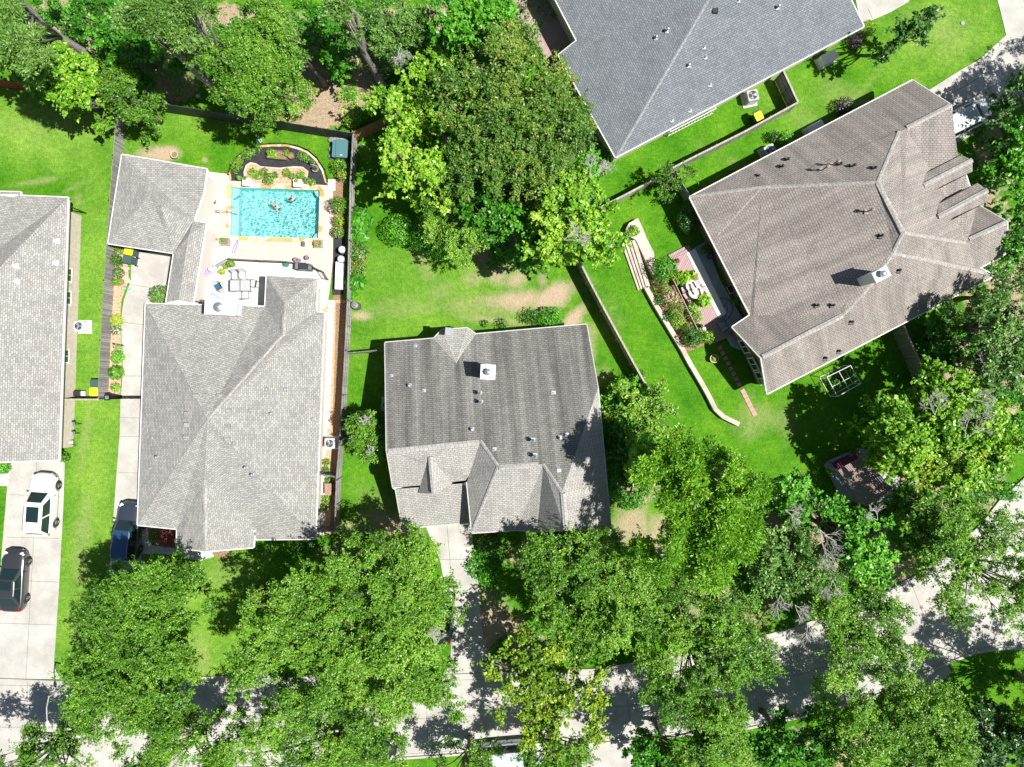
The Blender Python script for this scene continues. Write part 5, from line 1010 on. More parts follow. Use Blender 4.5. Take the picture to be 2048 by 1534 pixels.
pot('pot of red leaves on the terrace deck', 1354, 522, .17, .3, M_cream, 'red', .35, .95, 1.2, .4); pot('orange pot on the deck below the red leaved one', 1354, 565, .2, .3, M_tc, 'lime', .35, .6); pot('small round green pot beside the orange pot', 1363, 568, .14, .25, P2('green_pot', (.2, .35, .1)), 'bright', .35)
pot('potted banana plant at the upper end of the deck table', 1370, 556, .22, .4, M_tc, 'bright', .35, .65, 2.4, .7, lw=.34); pot('spiky potted plant between the banana plant and the eave', 1384, 551, .2, .4, M_tc, 'yellow', .35, .5, 1.8, .8, lw=.3)
pot('big yellow green potted plant at the lower end of the deck table', 1407, 601, .25, .45, M_tc, 'bright', .35, .7, 2.6, .8, lw=.3); pot('round brown pot in the cream corner of the deck', 1401, 653, .22, .35, P2('brown_pot', (.28, .17, .11), .8), 'dark', .35, .4, .7)
pot('dark potted fern in the shade of the covered patio', 1411, 501, .24, .5, M_dkpot, 'dark', .1, .6, 1.8, .6, lw=.2); pot('potted fern beside the garden hose under the eave', 1473, 603, .18, .4, M_tc, 'lime', .1, .4, 1.6, .5, lw=.2); pot('dark blue pot in the shade beside the dark fern', 1421, 512, .24, .45, M_blue, None, .1)
def planter(label, px, py, sx, sy, h, mat, plant, rot=0, z=.05, tint=.5, grp='planter boxes', lw=.1, soil=True, ph=.3):
    c = W(px, py, z + h); t = thing('planter_box', label, 'planter', (c.x, c.y, z), R(rot), grp); mb = MB(); k = .07
    for cx, cy, ax, ay in ((0, sy / 2 - k / 2, sx, k), (0, -sy / 2 + k / 2, sx, k), (sx / 2 - k / 2, 0, k, sy - 2 * k), (-sx / 2 + k / 2, 0, k, sy - 2 * k)): mb.box((cx, cy, 0), (ax, ay, h))
    mb.build('box', mat, t, local=True); ms = MB(); ms.box((0, 0, 0), (sx - 2 * k - .004, sy - 2 * k - .004, h - .05)); ms.build('soil', M_mulch, t, local=True)
    if plant:
        N = int(500 * sx * sy + 120); Pp = (RS.rand(N, 3) - [.5, .5, 0]) * [sx * .85, sy * .85, ph] + [0, 0, h - .05]; Nn = unit(RS.randn(N, 3) * .6 + np.array([0, 0, 1.])); T = unit(np.cross(Nn, RS.randn(N, 3))); B = np.cross(T, Nn); s = lw * (.6 + .8 * RS.rand(N, 1))
        g = fbm(Pp[:, 0] * 2 + px, Pp[:, 1] * 2, 4, 2, 2.0) > -.1; Pp, T, B, s = Pp[g], T[g], B[g], s[g]
        me = quads_mesh('foliage', Pp, T * s * .5, B * s * .3, tint + RS.randn(len(Pp)) * .2, LM[plant]); o = bpy.data.objects.new('foliage', me); COL.objects.link(o); o.parent = t
    return t
planter('brown raised trough planter in the curved bed behind the pool', 554, 309, 1.55, .68, .42, planks('brown_boards', (.20, .12, .10), (.15, .09, .08), .15), 'bright', -6, .02, .6, ph=.12)
planter('square planter with flowers at the lower left corner of the pool', 449, 483, .7, .62, .3, M_tank, 'oak', 0, .05, .5); planter('square planter with yellow plants at the lower right corner of the pool', 636, 487, .65, .62, .3, M_tank, 'yellow', 0, .05, .7)
def pedestal(label, px, py):
    c = W(px, py, .62); t = thing('pool_pedestal', label, 'pedestal', (c.x, c.y, .08), R(-3), 'white pedestals on the pool edge'); mb = MB(); mb.box((0, 0, 0), (.52, .42, .5)); mb.build('plinth', M_white, t, local=True); mb = MB(); mb.rbox((0, 0, .501), (.66, .56, .07), 0, .03); mb.build('slab', M_white, t, local=True)
pedestal('left white pedestal on the pool edge holding a small bowl', 493, 364); pedestal('right white pedestal on the pool edge holding a small bowl', 595, 366)
pot('bowl plant on the left white pedestal', 490, 356, .14, .14, M_cream, 'oak', .66, .4, .9, .15); pot('bowl plant on the right white pedestal', 593, 361, .14, .14, M_cream, 'bright', .66, .6, .9, .15)
mb = MB(); mb.box((0, 0, 0), (.55, .85, .09)); c = W(664, 371); tag(mb.build('deck_pad', M_white, None, loc=None), None); o = bpy.data.objects['deck_pad']; o.location = (c.x, c.y, .05); tag(o, 'white rectangular pad at the upper right corner of the pool deck', 'paving slab')
# curved bed behind the pool
bed = [(462,362),(458,345),(466,325),(480,311),(497,300),(515,292),(540,289),(565,288),(590,291),(612,300),(630,313),(645,335),(652,362),(656,371),(640,370),(560,366),(500,364)]
sheet('planting_bed', bed, .064, M_cloth)
inn = [(494,333),(500,327),(510,328),(520,334),(560,337),(590,334),(606,335),(615,343),(614,356),(628,362),(626,368),(494,366),(490,350)]
sheet('planting_bed', inn, .072, M_soil); strip('bed_kerb', [(492,364),(490,345),(494,332),(502,327),(512,329),(522,335),(560,338),(590,335),(606,336),(616,344),(614,356)], .13, .12, M_deck, .06, None, 'pale scalloped kerb around the inner curved bed behind the pool', 'kerb edging')
strip('bed_kerb', [(462,360),(460,345),(468,326),(482,312),(498,301),(516,294),(545,292),(575,292),(598,298),(615,305),(632,320),(646,342),(653,366)], .16, .13, M_coping, .06, None, 'tan stone kerb around the outer curved bed behind the pool', 'kerb edging')
picket_rail('wire_edging', 'low dark wire fence arching around the curved bed', [(456,348),(462,330),(475,312),(492,300),(512,290),(540,286),(568,286),(595,291),(615,299),(633,314),(648,337),(655,362)], .32, 0, sp=.2, cat='edging', rr=.006)
for i, (x, y, r, m, lb, h, z) in enumerate([(505,345,9,'bright','bright leafy clump at the left end of the inner bed',.45,.07),(515,350,9,'oak','leafy clump right of the bright one in the inner bed',.35,.07),(527,343,8,'bronze','brownish clump upper middle left of the inner bed',.3,.07),(536,357,12,'oak','largest leafy clump at the middle of the inner bed',.5,.07),(549,350,8,'flower','pinkish clump right of the largest one in the inner bed',.3,.07),(572,345,9,'yellow','yellowish clump upper right of the inner bed',.35,.07),(584,352,7,'ash','greyish clump above the right pedestal in the inner bed',.3,.07),(601,350,9,'bright','bright clump at the right end of the inner bed',.4,.07),(612,360,7,'ash','grey clump at the lower right tip of the inner bed',.3,.07),(624,364,7,'oak','small clump on the black cloth right of the inner bed',.3,.07),
    (473,331,12,'oak','round bush at the lower left of the arched edging',.7,.02),(477,322,9,'yellow','yellow flowering bush at the left of the arched edging',.6,.02),(492,309,11,'oak','leafy bush on the left shoulder of the arch',.6,.02),(503,301,11,'ash','pale bush near the top left of the arch',.5,.02),(514,296,9,'oak','green bush near the top of the arch',.5,.02),(604,312,10,'ash','pale leafy bush at the right shoulder of the arch',.5,.02),(613,317,8,'oak','green bush right of the pale one on the arch',.4,.02),(467,339,9,'dark','low dark bush at the left foot of the arch',.4,.02),(540,304,7,'bright','small plant in the left of the trough planter',.3,.42),(573,306,6,'yellow','small golden plant in the right of the trough planter',.3,.42)]):
    shrub('plant', lb, x, y, r, h, mat=m, cat='plant', group='plants around the curved pool bed', leaf=.10, tint=.55, z=z)
# hot tub
c = W(680, 297, .8); t = thing('hot_tub', 'square hot tub with dark teal cover in the fence corner', 'hot tub', (c.x, c.y, 0), R(-3)); mb = MB(); mb.rbox((0, 0, 0), (1.15, 1.35, .75), 0, .12); mb.build('cabinet', P2('tub_cabinet', (.10, .10, .11)), t, local=True)
mb = MB(); mb.rbox((.13, 0, .752), (.92, 1.35, .09), 0, .08); mb.rbox((-.47, 0, .752), (.24, 1.3, .04), 0, .04); mb.build('cover', P2('teal_cover', (.08, .20, .22), .4), t, local=True); mb = MB(); mb.box((.13, -.5, .844), (.2, .04, .012)); mb.build('label_strip', M_white, t, local=True)
for i, (x, y, s, lb) in enumerate([(663, 279, .3, 'left grey boulder above the hot tub'), (673, 276, .34, 'pale boulder directly above the hot tub'), (685, 277, .36, 'right blue grey boulder above the hot tub'), (662, 297, .26, 'grey boulder left of the hot tub'), (664, 312, .32, 'brown boulder at the lower left of the hot tub'), (672, 338, .2, 'grey boulder on the lawn edge below the hot tub'), (689, 361, .22, 'dark boulder against the fence above the tall round shrub')]):
    c = W(x, y, .2); mb = MB(); mb.ball((0, 0, s * .3), s, s * .8, s * .55, 8); r_ = random.Random(i); mb.v = [(v[0] * r_.uniform(.85, 1.12), v[1] * r_.uniform(.85, 1.12), v[2] * r_.uniform(.9, 1.1)) for v in mb.v]; o = mb.build('boulder', plain('boulder_stone', (.33, .32, .31), .9, var=.35)); o.location = (c.x, c.y, 0); tag(o, lb, 'boulder', 'boulders by the hot tub')
# rain barrels, storage bench
for x, y, lb in ((684, 499, 'upper grey round rain barrel beside the fence'), (682, 518, 'lower grey round rain barrel beside the fence')):
    c = W(x, y, .85); t = thing('rain_barrel', lb, 'barrel', (c.x, c.y, 0), 0, 'rain barrels'); mb = MB(); mb.lathe([(.001, 0), (.25, 0), (.29, .2), (.3, .45), (.29, .7), (.25, .85)], n=20); mb.build('barrel', M_tank, t, local=True, smooth=True); mb = MB(); mb.lathe([(.262, .84), (.262, .87), (.2, .875), (.19, .89), (.04, .895), (.001, .9)], n=20); mb.build('lid', P2('pale_grey_plastic', (.45, .48, .5)), t, local=True)
c = W(679, 551, .55); t = thing('storage_bench', 'long white storage bench beside the fence', 'storage bench', (c.x, c.y, 0), R(-2)); mb = MB(); mb.rbox((0, 0, 0), (.6, 2.05, .5), 0, .03); mb.build('body', M_white, t, local=True); mb = MB(); mb.rbox((0, 0, .502), (.66, 2.1, .05), 0, .03); mb.build('lid', M_white, t, local=True)
sheet('planting_bed', [(666,475),(690,475),(686,590),(664,590)], .014, M_cloth)
# stepping stones
ORD = 'first second third fourth fifth sixth seventh eighth ninth tenth eleventh twelfth thirteenth fourteenth fifteenth'.split()
k = 0
for i in range(15):
    y = 608 + i * 17.2; x = 662.5 - i * .72; c = W(x, y); mb = MB(); mb.rbox((0, 0, 0), (.46, .56, .05), 0, .02); o = mb.build('stepping_stone', M_white); o.location = (c.x, c.y, .01); o.rotation_euler = (0, 0, rnd.uniform(-.03, .03))
    tag(o, 'square white stepping stone, ' + ORD[i] + ' from the top of the row beside the long fence', 'stepping stone', 'white stepping stones in the passage')
for i in range(8):
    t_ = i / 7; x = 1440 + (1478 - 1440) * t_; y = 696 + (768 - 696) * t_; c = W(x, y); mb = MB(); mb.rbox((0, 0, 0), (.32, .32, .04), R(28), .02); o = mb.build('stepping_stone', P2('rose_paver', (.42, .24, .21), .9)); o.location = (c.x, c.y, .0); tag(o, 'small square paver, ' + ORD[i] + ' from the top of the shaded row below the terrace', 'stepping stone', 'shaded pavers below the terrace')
for i in range(6):
    t_ = i / 5; x = 1486 + (1508 - 1486) * t_; y = 783 + (827 - 783) * t_; c = W(x, y); mb = MB(); mb.rbox((0, 0, 0), (.34, .36, .04), R(30), .02); o = mb.build('stepping_stone', P2('pink_paver', (.56, .30, .27), .9)); o.location = (c.x, c.y, .0); tag(o, 'pink paver, ' + ORD[i] + ' from the top of the sunny row by the low wall', 'stepping stone', 'pink pavers in the sun')
# terrace furniture
M_alu = P2('dark_bronze_frame', (.05, .045, .045), .4, .5); M_glt = newmat('frosted_glass', .1)[0]; _b = M_glt.node_tree.nodes['Principled BSDF']; _b.inputs['Transmission Weight'].default_value = .55; _b.inputs['Base Color'].default_value = (.78, .82, .84, 1); _b.inputs['Roughness'].default_value = .25
c = W(480, 571, .92); t = thing('patio_table', 'rectangular glass topped table on the white terrace', 'table', (c.x, c.y, .2), 0); mb = MB(); w2, d2 = .78, .43
for x in (-w2, 0, w2): mb.box((x, 0, .69), (.045, d2 * 2 + .045, .04))
for y in (-d2, d2): mb.box((0, y, .691), (w2 * 2 + .02, .045, .04))
for sx in (-1, 1):
    for sy in (-1, 1): mb.tube([(sx * w2, sy * (d2 - .15), .7), (sx * (w2 - .15), sy * d2, .7)], .012, 5)
mb.build('frame', M_alu, t, local=True)
for sx in (-1, 1):
    g = MB(); g.box((sx * w2 / 2, 0, .712), (w2 - .05, d2 * 2 - .05, .008)); g.build('glass_top', M_glt, t, local=True)
    for sy in (-1, 1): l = MB(); l.tube([(sx * .7, sy * .38, 0), (sx * .72, sy * .4, .69)], .022, 8); l.build('leg', M_alu, t, local=True)
M_sling = P2('white_sling', (.66, .67, .67), .7); M_slingb = P2('blue_sling', (.015, .10, .20), .7)
def chair(label, px, py, rot, sling=M_sling, z=.2, group='patio chairs on the white terrace', frame=M_alu):
    c = W(px, py, z + .45); t = thing('patio_chair', label, 'chair', (c.x, c.y, z), R(rot), group); mb = MB(); mb.box((0, 0, .40), (.48, .46, .025)); mb.build('seat', sling, t, local=True)
    mb = MB(); P = [(-.24, -.22, .42), (.24, -.22, .42), (.24, -.36, .88), (-.24, -.36, .88)]; mb.poly(P); mb.poly([(x, y - .02, zz) for x, y, zz in P][::-1]); mb.build('backrest', sling, t, local=True)
    for s in (-1, 1):
        m = MB(); m.tube([(s * .26, .26, 0), (s * .27, .24, .40), (s * .28, .18, .62), (s * .28, -.28, .62)], .016, 6); m.build('arm', frame, t, local=True)
        m = MB(); m.tube([(s * .25, -.3, 0), (s * .25, -.24, .4), (s * .25, -.38, .92)], .016, 6); m.build('leg', frame, t, local=True)
    m = MB(); m.tube([(-.25, -.38, .92), (0, -.41, .95), (.25, -.38, .92)], .016, 6); m.build('top_rail', frame, t, local=True)
chair('left of the two pale sling chairs above the glass table', 470, 552, 180); chair('right of the two pale sling chairs above the glass table', 485, 550, 180); chair('pale sling chair at the right end of the glass table', 507, 567, 80); chair('pale sling chair below the glass table', 491, 590, 0)
chair('blue sling armchair on the left of the white terrace', 436, 573, 120, M_slingb, group=None)
def stool(label, px, py, mat, r=.2, h=.4, z=.2):
    c = W(px, py, z + h); t = thing('side_table', label, 'small table', (c.x, c.y, z)); mb = MB(); mb.lathe([(r, h), (.001, h + .004), ][::1], n=16); mb.lathe([(r, h - .025), (r, h)], n=16); mb.build('top', mat, t, local=True)
    for k in range(3): a = k * 2.09; m = MB(); m.tube([(r * .3 * math.cos(a), r * .3 * math.sin(a), h - .02), (r * math.cos(a), r * math.sin(a), 0)], .012, 5); m.build('leg', M_alu, t, local=True)
stool('small round table beside the blue armchair', 443, 581, P2('rose_top', (.45, .35, .33))); stool('tiny white side table near the railing towels', 441, 536, M_white, .16)
mb = MB(); c = W(434, 589)
for off in (0, .09): mb.tube([(-.45 , .12 - off, .04), (-.15, .02 - off, .045), (.12, -.12 - off, .045), (.3, -.34 - off, .04)], .04, 8)
o = mb.build('pool_noodle', P2('aqua_foam', (.25, .72, .74))); o.location = (c.x, c.y, .21); tag(o, 'aqua pair of foam noodles lying under the blue armchair', 'pool noodle', 'foam pool noodles')
mb = MB(); c = W(474, 495)
for off in (0, .2): mb.tube([(-.35 + off, -.5 + off * .3, .04), (-.2 + off, 0, .05), (-.02 + off * .7, .35, .05), (.06 + off * .2, .55, .05)], .035, 8)
o = mb.build('pool_noodle', P2('blue_foam', (.12, .22, .70))); o.location = (c.x, c.y, .06); tag(o, 'two blue foam noodles lying on the pink pool deck', 'pool noodle', 'foam pool noodles')
# towels over the rail
for lb, a, b_, col, w_ in (('blue and pink beach towel hanging over the railing corner', (403, 547), (413, 538), (.10, .30, .62), .3), ('blue patterned towel hung along the slanting railing', (416, 538), (428, 530), (.16, .22, .55), .26), ('white and blue towel further along the slanting railing', (418, 541), (431, 533), (.60, .66, .74), .2)):
    A_, B_ = W(*a, 1.2), W(*b_, 1.2); d = (B_ - A_).normalized(); n = Vector((-d.y, d.x, 0)); mb = MB(); m_ = 9; prof = [(-w_, -.42), (-w_ * .55, -.2), (-.05, .0), (0, .025), (.05, .0), (w_ * .5, -.25), (w_ * .8, -.5)]
    for i in range(m_):
        for j in range(len(prof) - 1):
            q = []
            for ii, jj in ((i, j), (i + 1, j), (i + 1, j + 1), (i, j + 1)): p = A_.lerp(B_, ii / m_) + n * (prof[jj][0] + .02 * math.sin(ii * 1.9 + jj)); q.append((p.x, p.y, 1.2 + prof[jj][1]))
            mb.poly(q)
    m, nt, b = newmat('towel_cloth', .9); v = coord(nt); c_ = mix(nt, ramp(nt, noise(nt, v, 9, 1), [(.49, (0,) * 3), (.51, (1,) * 3)]), col, (.75, .72, .78) if 'pink' not in lb else (.8, .35, .5)); setc(nt, b, c_); p0 = (A_ + B_) / 2; o = mb.build('beach_towel', m, loc=(p0.x, p0.y, .8)); tag(o, lb, 'towel', 'beach towels on the railing')
# barbecue
c = W(605, 532, 1.2); t = thing('barbecue_grill', 'black covered barbecue grill beside the terrace railing', 'grill', (c.x, c.y, .2), R(-3)); mb = MB(); mb.rbox((0, 0, 0), (1.0, .5, .78), 0, .04); mb.build('cabinet', P2('grill_black', (.04, .045, .05)), t, local=True); mb = MB(); mb.rbox((0, .0, .782), (.62, .5, .24), 0, .1); mb.build('hood', P2('grill_hood', (.07, .085, .095), .3, .5), t, local=True)
for s in (-1, 1): m = MB(); m.rbox((s * .5, 0, .782), (.26, .44, .04), 0, .03); m.build('side_shelf', P2('grill_grey', (.16, .19, .2)), t, local=True)
m = MB(); m.tube([(-.24, -.29, .9), (.24, -.29, .9)], .018, 6); m.build('handle', M_galv, t, local=True)
c = W(571, 528, .5); mb = MB(); [mb.lathe([(.12, z), (.2, z + .02), (.2, z + .07), (.12, z + .09)], n=16) for z in (0, .1, .2)]; mb.lathe([(.2, .3), (.001, .32)], n=16); o = mb.build('hose_reel', P2('green_hose', (.03, .20, .10))); o.location = (c.x, c.y, .2); tag(o, 'small green hose reel beside the railing', 'hose reel')
mb = MB(); mb.tube([(0, 0, 0), (.2, .35, 0), (.1, .7, 0), (.35, 1.1, 0)], .012, 5); c = W(524, 548); o = mb.build('garden_hose', M_cream); o.location = (c.x, c.y, .22); tag(o, 'thin pale hose lying across the white terrace', 'hose')
# pool things
c = W(605, 487, .3); mb = MB(); mb.rbox((0, 0, 0), (.24, .4, .22), 0, .07); mb.rbox((0, 0, .222), (.1, .16, .02), 0, .03, 0); o = mb.build('speaker', P2('speaker_grey', (.12, .12, .13))); o.location = (c.x, c.y, .05); tag(o, 'small dark grey speaker on the lower edge of the pool deck', 'speaker')
c = W(474, 395); mb = MB(); mb.tube([(-.2, -.12, 0), (0, 0, .03), (.2, .14, 0)], [.05, .03, .05], 6); mb.tube([(.05, -.04, .02), (.14, .02, .03)], .03, 5); mb.rbox((-.18, -.1, -.02), (.14, .12, .06)); mb.rbox((.18, .12, -.02), (.14, .1, .06)); o = mb.build('pool_toy', P2('toy_blue', (.03, .22, .62))); o.location = (c.x, c.y, -.05); tag(o, 'small blue toy floating at the left end of the pool', 'pool toy')
c = W(467, 413); mb = MB(); mb.rbox((0, 0, 0), (.2, .22, .02), R(30), .05); o = mb.build('pool_float', P2('toy_aqua', (.15, .6, .62))); o.location = (c.x, c.y, -.06); tag(o, 'aqua square float below the blue toy in the pool', 'pool toy')
mb = MB(); mb.tube([(0, 0, 0), (0, 0, .85), (.1, 0, .92), (.95, -.03, .6), (1.25, -.04, -.25)], .022, 8); c = W(440, 427); o = mb.build('pool_handrail', M_alu); o.location = (c.x, c.y, .05); tag(o, 'thin dark handrail leading into the left side of the pool', 'handrail')
for i, (x, y, lb) in enumerate(((430, 392, 'upper brown sandal by the garage wall'), (431, 403, 'lower brown sandal by the garage wall'))):
    c = W(x, y); mb = MB(); mb.rbox((0, 0, 0), (.11, .26, .03), .3 * i, .05); mb.rbox((0, .05, .031), (.12, .05, .03), .3 * i, .02); mb.ball((.0, -.15, .1), .09, .09, .1, 6); o = mb.build('sandal', P2('brown_leather', (.14, .07, .06))); o.location = (c.x, c.y, .06); tag(o, lb, 'sandal', 'sandals on the pool deck')
# composter, stones, misc
c = W(709, 610, .85); t = thing('composter', 'round dark grey composter on the lawn beside the long fence', 'composter', (c.x, c.y, 0)); mb = MB(); mb.lathe([(.001, 0), (.32, 0), (.31, .3), (.27, .75), (.24, .8)], n=20); mb.build('body', P2('composter_grey', (.10, .11, .115)), t, local=True, smooth=True); mb = MB(); mb.lathe([(.26, .79), (.26, .83), (.14, .87), (.12, .9), (.001, .9)], n=20); mb.box((0, 0, .9), (.24, .05, .04)); mb.build('lid', P2('composter_lid', (.2, .2, .2)), t, local=True)
c = W(656, 979, .6); t = thing('wooden_crate', 'brown wooden crate in the passage below the side gate', 'crate', (c.x, c.y, 0)); mb = MB(); mb.box((0, 0, 0), (.52, .85, .55)); mb.build('box', planks('crate_boards', (.42, .27, .19), (.36, .23, .16), .1), t, local=True); mb = MB(); [mb.box((-.2 + i * .1, 0, .552), (.085, .9, .03)) for i in range(5)]; mb.build('lid', planks('crate_boards', (.42, .27, .19), (.36, .23, .16), .1), t, local=True)
for x, y, r, m, lb in ((651, 1000, 9, 'bright', 'bright leafy plant below the wooden crate'), (648, 1015, 8, 'oak', 'leafy plant at the pale passage paving'), (655, 960, 6, 'lime', 'small plant above the wooden crate'), (652, 925, 8, 'yellow', 'dry weed patch below the passage air conditioner'), (650, 940, 7, 'bronze', 'dry weed patch above the side gate')): shrub('plant', lb, x, y, r, .4, mat=m, cat='plant', group='plants in the passage', leaf=.12)
c = W(252, 551); mb = MB(); [mb.rbox((rnd.uniform(-.22, .22), -.5 + i * .2, 0), (rnd.uniform(.35, .5), .18, .08), rnd.uniform(-.2, .2), .03) for i in range(6)]; o = mb.build('stone_pile', P2('pink_sandstone', (.60, .44, .40), .9)); o.location = (c.x, c.y, .02); tag(o, 'low pile of pinkish flat stones in the long bed', 'stone pile')
c = W(249, 577); mb = MB(); [mb.tube([(.24 * math.cos(a) + i * .03, .13 * math.sin(a), .03 + i * .03) for a in np.linspace(0, 6.2, 16)], .022, 5) for i in range(3)]; mb.tube([(.2, 0, .05), (.45, -.1, .03), (.55, .05, .03)], .02, 5); o = mb.build('garden_hose', P2('hose_green', (.02, .42, .26))); o.location = (c.x, c.y, .02); tag(o, 'coiled bright green hose at the edge of the drive court', 'hose')
c = W(234, 689, .3); mb = MB(); mb.rbox((0, 0, 0), (.75, .12, .3), R(-10), .04); o = mb.build('garden_bench', M_plA); o.location = (c.x, c.y, .02); tag(o, 'low black edging box across the long bed', 'edging box')
c = W(152, 787, .8); t = thing('kettle_grill', 'small black and white grill beside the low fence near the ranch house', 'grill', (c.x, c.y, 0)); mb = MB(); mb.rbox((0, 0, .3), (.5, .4, .5), 0, .08); mb.build('hood', M_plA, t, local=True); mb = MB(); mb.rbox((.42, 0, .6), (.34, .36, .04), 0, .04); mb.build('shelf', M_white, t, local=True)
for sx in (-1, 1):
    for sy in (-1, 1): m = MB(); m.tube([(sx * .18, sy * .14, 0), (sx * .18, sy * .14, .32)], .02, 6); m.build('leg', M_plA, t, local=True)
c = W(137, 885, .5); t = thing('hose_reel_cart', 'white hose reel cart against the brick wall of the ranch house', 'hose reel', (c.x, c.y, 0)); mb = MB(); mb.tube([(0, -.12, .3), (0, .12, .3)], .2, 16); mb.build('drum', M_white, t, local=True)
for s in (-1, 1): m = MB(); m.tube([(.22 * math.cos(a), s * .16, .3 + .22 * math.sin(a)) for a in np.linspace(0, 6.28, 17)], .02, 5); m.build('side_ring', M_plA, t, local=True)
m = MB(); m.tube([(.2, -.15, .3), (.3, -.25, .03), (.1, -.35, .03), (-.1, -.32, .03)], .018, 5); m.build('hose', M_plA, t, local=True)
def meter(label, px, py, h=1.2):
    c = W(px, py, h); t = thing('utility_meter', label, 'utility box', (c.x, c.y, 0), 0, 'utility boxes on the ranch house wall'); mb = MB(); mb.tube([(0, 0, 0), (0, 0, h - .3)], .03, 6); mb.build('pipe', M_plA, t, local=True); mb = MB(); mb.rbox((0, 0, h - .3), (.14, .34, .3), 0, .03); mb.build('box', M_tank, t, local=True); mb = MB(); mb.tube([(.05, 0, h - .1), (.12, 0, h - .1)], .08, 10); mb.build('dial', M_galv, t, local=True)
meter('upper utility box on the brick wall of the ranch house', 143, 849); meter('lower utility box on the brick wall of the ranch house', 143, 868, 1.0)
# street lamp
c = W(178.6, 1338.6); t = thing('street_lamp', 'grey street lamp with a curved arm reaching over the kerb', 'street lamp', (c.x, c.y, 0)); hd = W(95, 1449, 5.1) - c; el = W(100, 1393, 4.9) - c; el = Vector((el.x * .2, el.y * .2, 4.75))
A1 = W(100, 1393, 4.7) - c; m = MB(); m.tube([(0, 0, 0), (0, 0, 2), (0, 0, 4.6)], [.09, .075, .06], 10); m.lathe([(.18, 0), (.18, .06), (.1, .12)], n=12); m.build('pole', P2('lamp_pole', (.42, .40, .40)), t, local=True)
m = MB(); m.tube([(0, 0, 4.58), (hd.x * .35, hd.y * .35, 4.95), (hd.x * .9, hd.y * .9, 5.1)], [.045, .04, .035], 8); m.build('arm', P2('lamp_pole', (.42, .40, .40)), t, local=True)
m = MB(); m.ball((hd.x, hd.y, 5.1), .13, .30, .09, 10); m.build('lamp_head', M_white, t, local=True, smooth=True)
# ------------------------------------------------------------------ terrace of the brown roofed house
M_rose = planks('rose_deck_boards', (.46, .32, .30), (.40, .27, .26), .14, 'x'); M_wallst = concrete('retaining_concrete', (.50, .43, .37), .4, 1.2)
def slab(name, label, cat, pxs, z0, z1, mat, kind=None, group=None, pz=None):
    P = [W(x, y, z1 if pz is None else pz) for x, y in pxs]; c = sum(P, Vector()) / len(P); mb = MB(); mb.prism([(p.x, p.y) for p in P], z0, z1); o = mb.build(name, mat, loc=(c.x, c.y, z0)); return tag(o, label, cat, group, kind)
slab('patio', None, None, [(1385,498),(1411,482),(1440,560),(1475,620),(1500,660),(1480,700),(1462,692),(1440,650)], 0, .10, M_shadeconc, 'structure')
slab('patio_edge', None, None, [(1373.5,506),(1390,497),(1453,627),(1437,636)], 0, .34, M_white, 'structure')
tdk = thing('terrace_deck', 'rose coloured board deck with furniture along the brown roofed house', 'deck', tuple(W(1390, 590)))
def dk(name, pxs, z0, z1, mat): P = [W(x, y, z1) for x, y in pxs]; mb = MB(); mb.prism([(p.x, p.y) for p in P], z0, z1); return mb.build(name, mat, tdk)
m_, nt_, b_ = newmat('rose_boards', .8); v_ = coord(nt_, 'Object', rot=(0, 0, R(28))); sx_ = nd(nt_, 'ShaderNodeSeparateXYZ', Vector=v_); k_ = mth(nt_, 'DIVIDE', sx_.outputs[0], .15)
c_ = mix(nt_, nd(nt_, 'ShaderNodeTexWhiteNoise', _noise_dimensions='1D', W=mth(nt_, 'FLOOR', k_)).outputs[0], (.44, .31, .30), (.37, .25, .25)); c_ = mix(nt_, mth(nt_, 'LESS_THAN', mth(nt_, 'FRACT', k_), .14), c_, (.12, .08, .08)); setc(nt_, b_, c_); M_rdeck = m_
dk('boards', [(1347,516),(1373,506),(1436,636),(1462,672),(1420,690),(1404,668),(1394,655),(1382,620)], 0, .35, M_rdeck)
dk('step', [(1337,510),(1377,489),(1380,495),(1341,516)], 0, .17, M_rdeck); dk('step', [(1341,516),(1380,495),(1383,500),(1345,521)], 0, .26, M_rdeck)
picket_rail('deck_railing', 'pale rose railing between the terrace deck and the shrubs', [(1336, 537), (1352, 570), (1368, 603), (1384, 636), (1398, 664)], .85, .1, P2('rose_rail', (.50, .36, .34), .7), sp=.14)
slab('bench_corner', 'cream planter corner at the lower end of the terrace deck', 'planter', [(1392,650),(1399,646),(1404,654),(1413,654),(1413,662),(1398,664)], .1, .5, M_cream)
# round table: two pale round tops
def rtable(label, px, py, r, z=.35):
    c = W(px, py, z + .72); t = thing('round_table', label, 'table', (c.x, c.y, z), 0, 'round tables on the terrace deck'); mb = MB(); mb.lathe([(.001, .69), (r, .69), (r + .02, .71), (r, .73), (.001, .735)], n=28); mb.build('tabletop', P2('mottled_stone_top', (.56, .56, .50), .4), t, local=True); m = MB(); m.lathe([(.25, 0), (.24, .03), (.05, .08), (.04, .6), (.12, .69)], n=14); m.build('pedestal', M_alu, t, local=True)
rtable('upper round pale topped table on the terrace deck', 1383, 571, .42); rtable('lower round pale topped table on the terrace deck', 1391, 583, .52)
M_rsl = P2('rose_sling', (.50, .34, .34), .7)
for lb, x, y, r in (('rose chair left of the upper round table', 1370, 579, 110), ('rose chair lower left of the round tables', 1374, 590, 125), ('rose chair upper right of the round tables', 1396, 566, -60), ('rose chair right of the lower round table', 1407, 581, -70)): chair(lb, x, y, r, M_rsl, .35, 'rose chairs around the round tables')
chair('white garden chair in the shade at the lower end of the deck', 1444, 651, 30, M_tank, .1, None); chair('white framed chair under the patio eave', 1462, 578, -60, M_plA, .1, None, M_white)
mb = MB(); c = W(1450, 612)
mb.tube([W(1423, 566, .12), W(1427, 572, .13), W(1424, 583, .13), W(1421, 580, .13)], .016, 5)
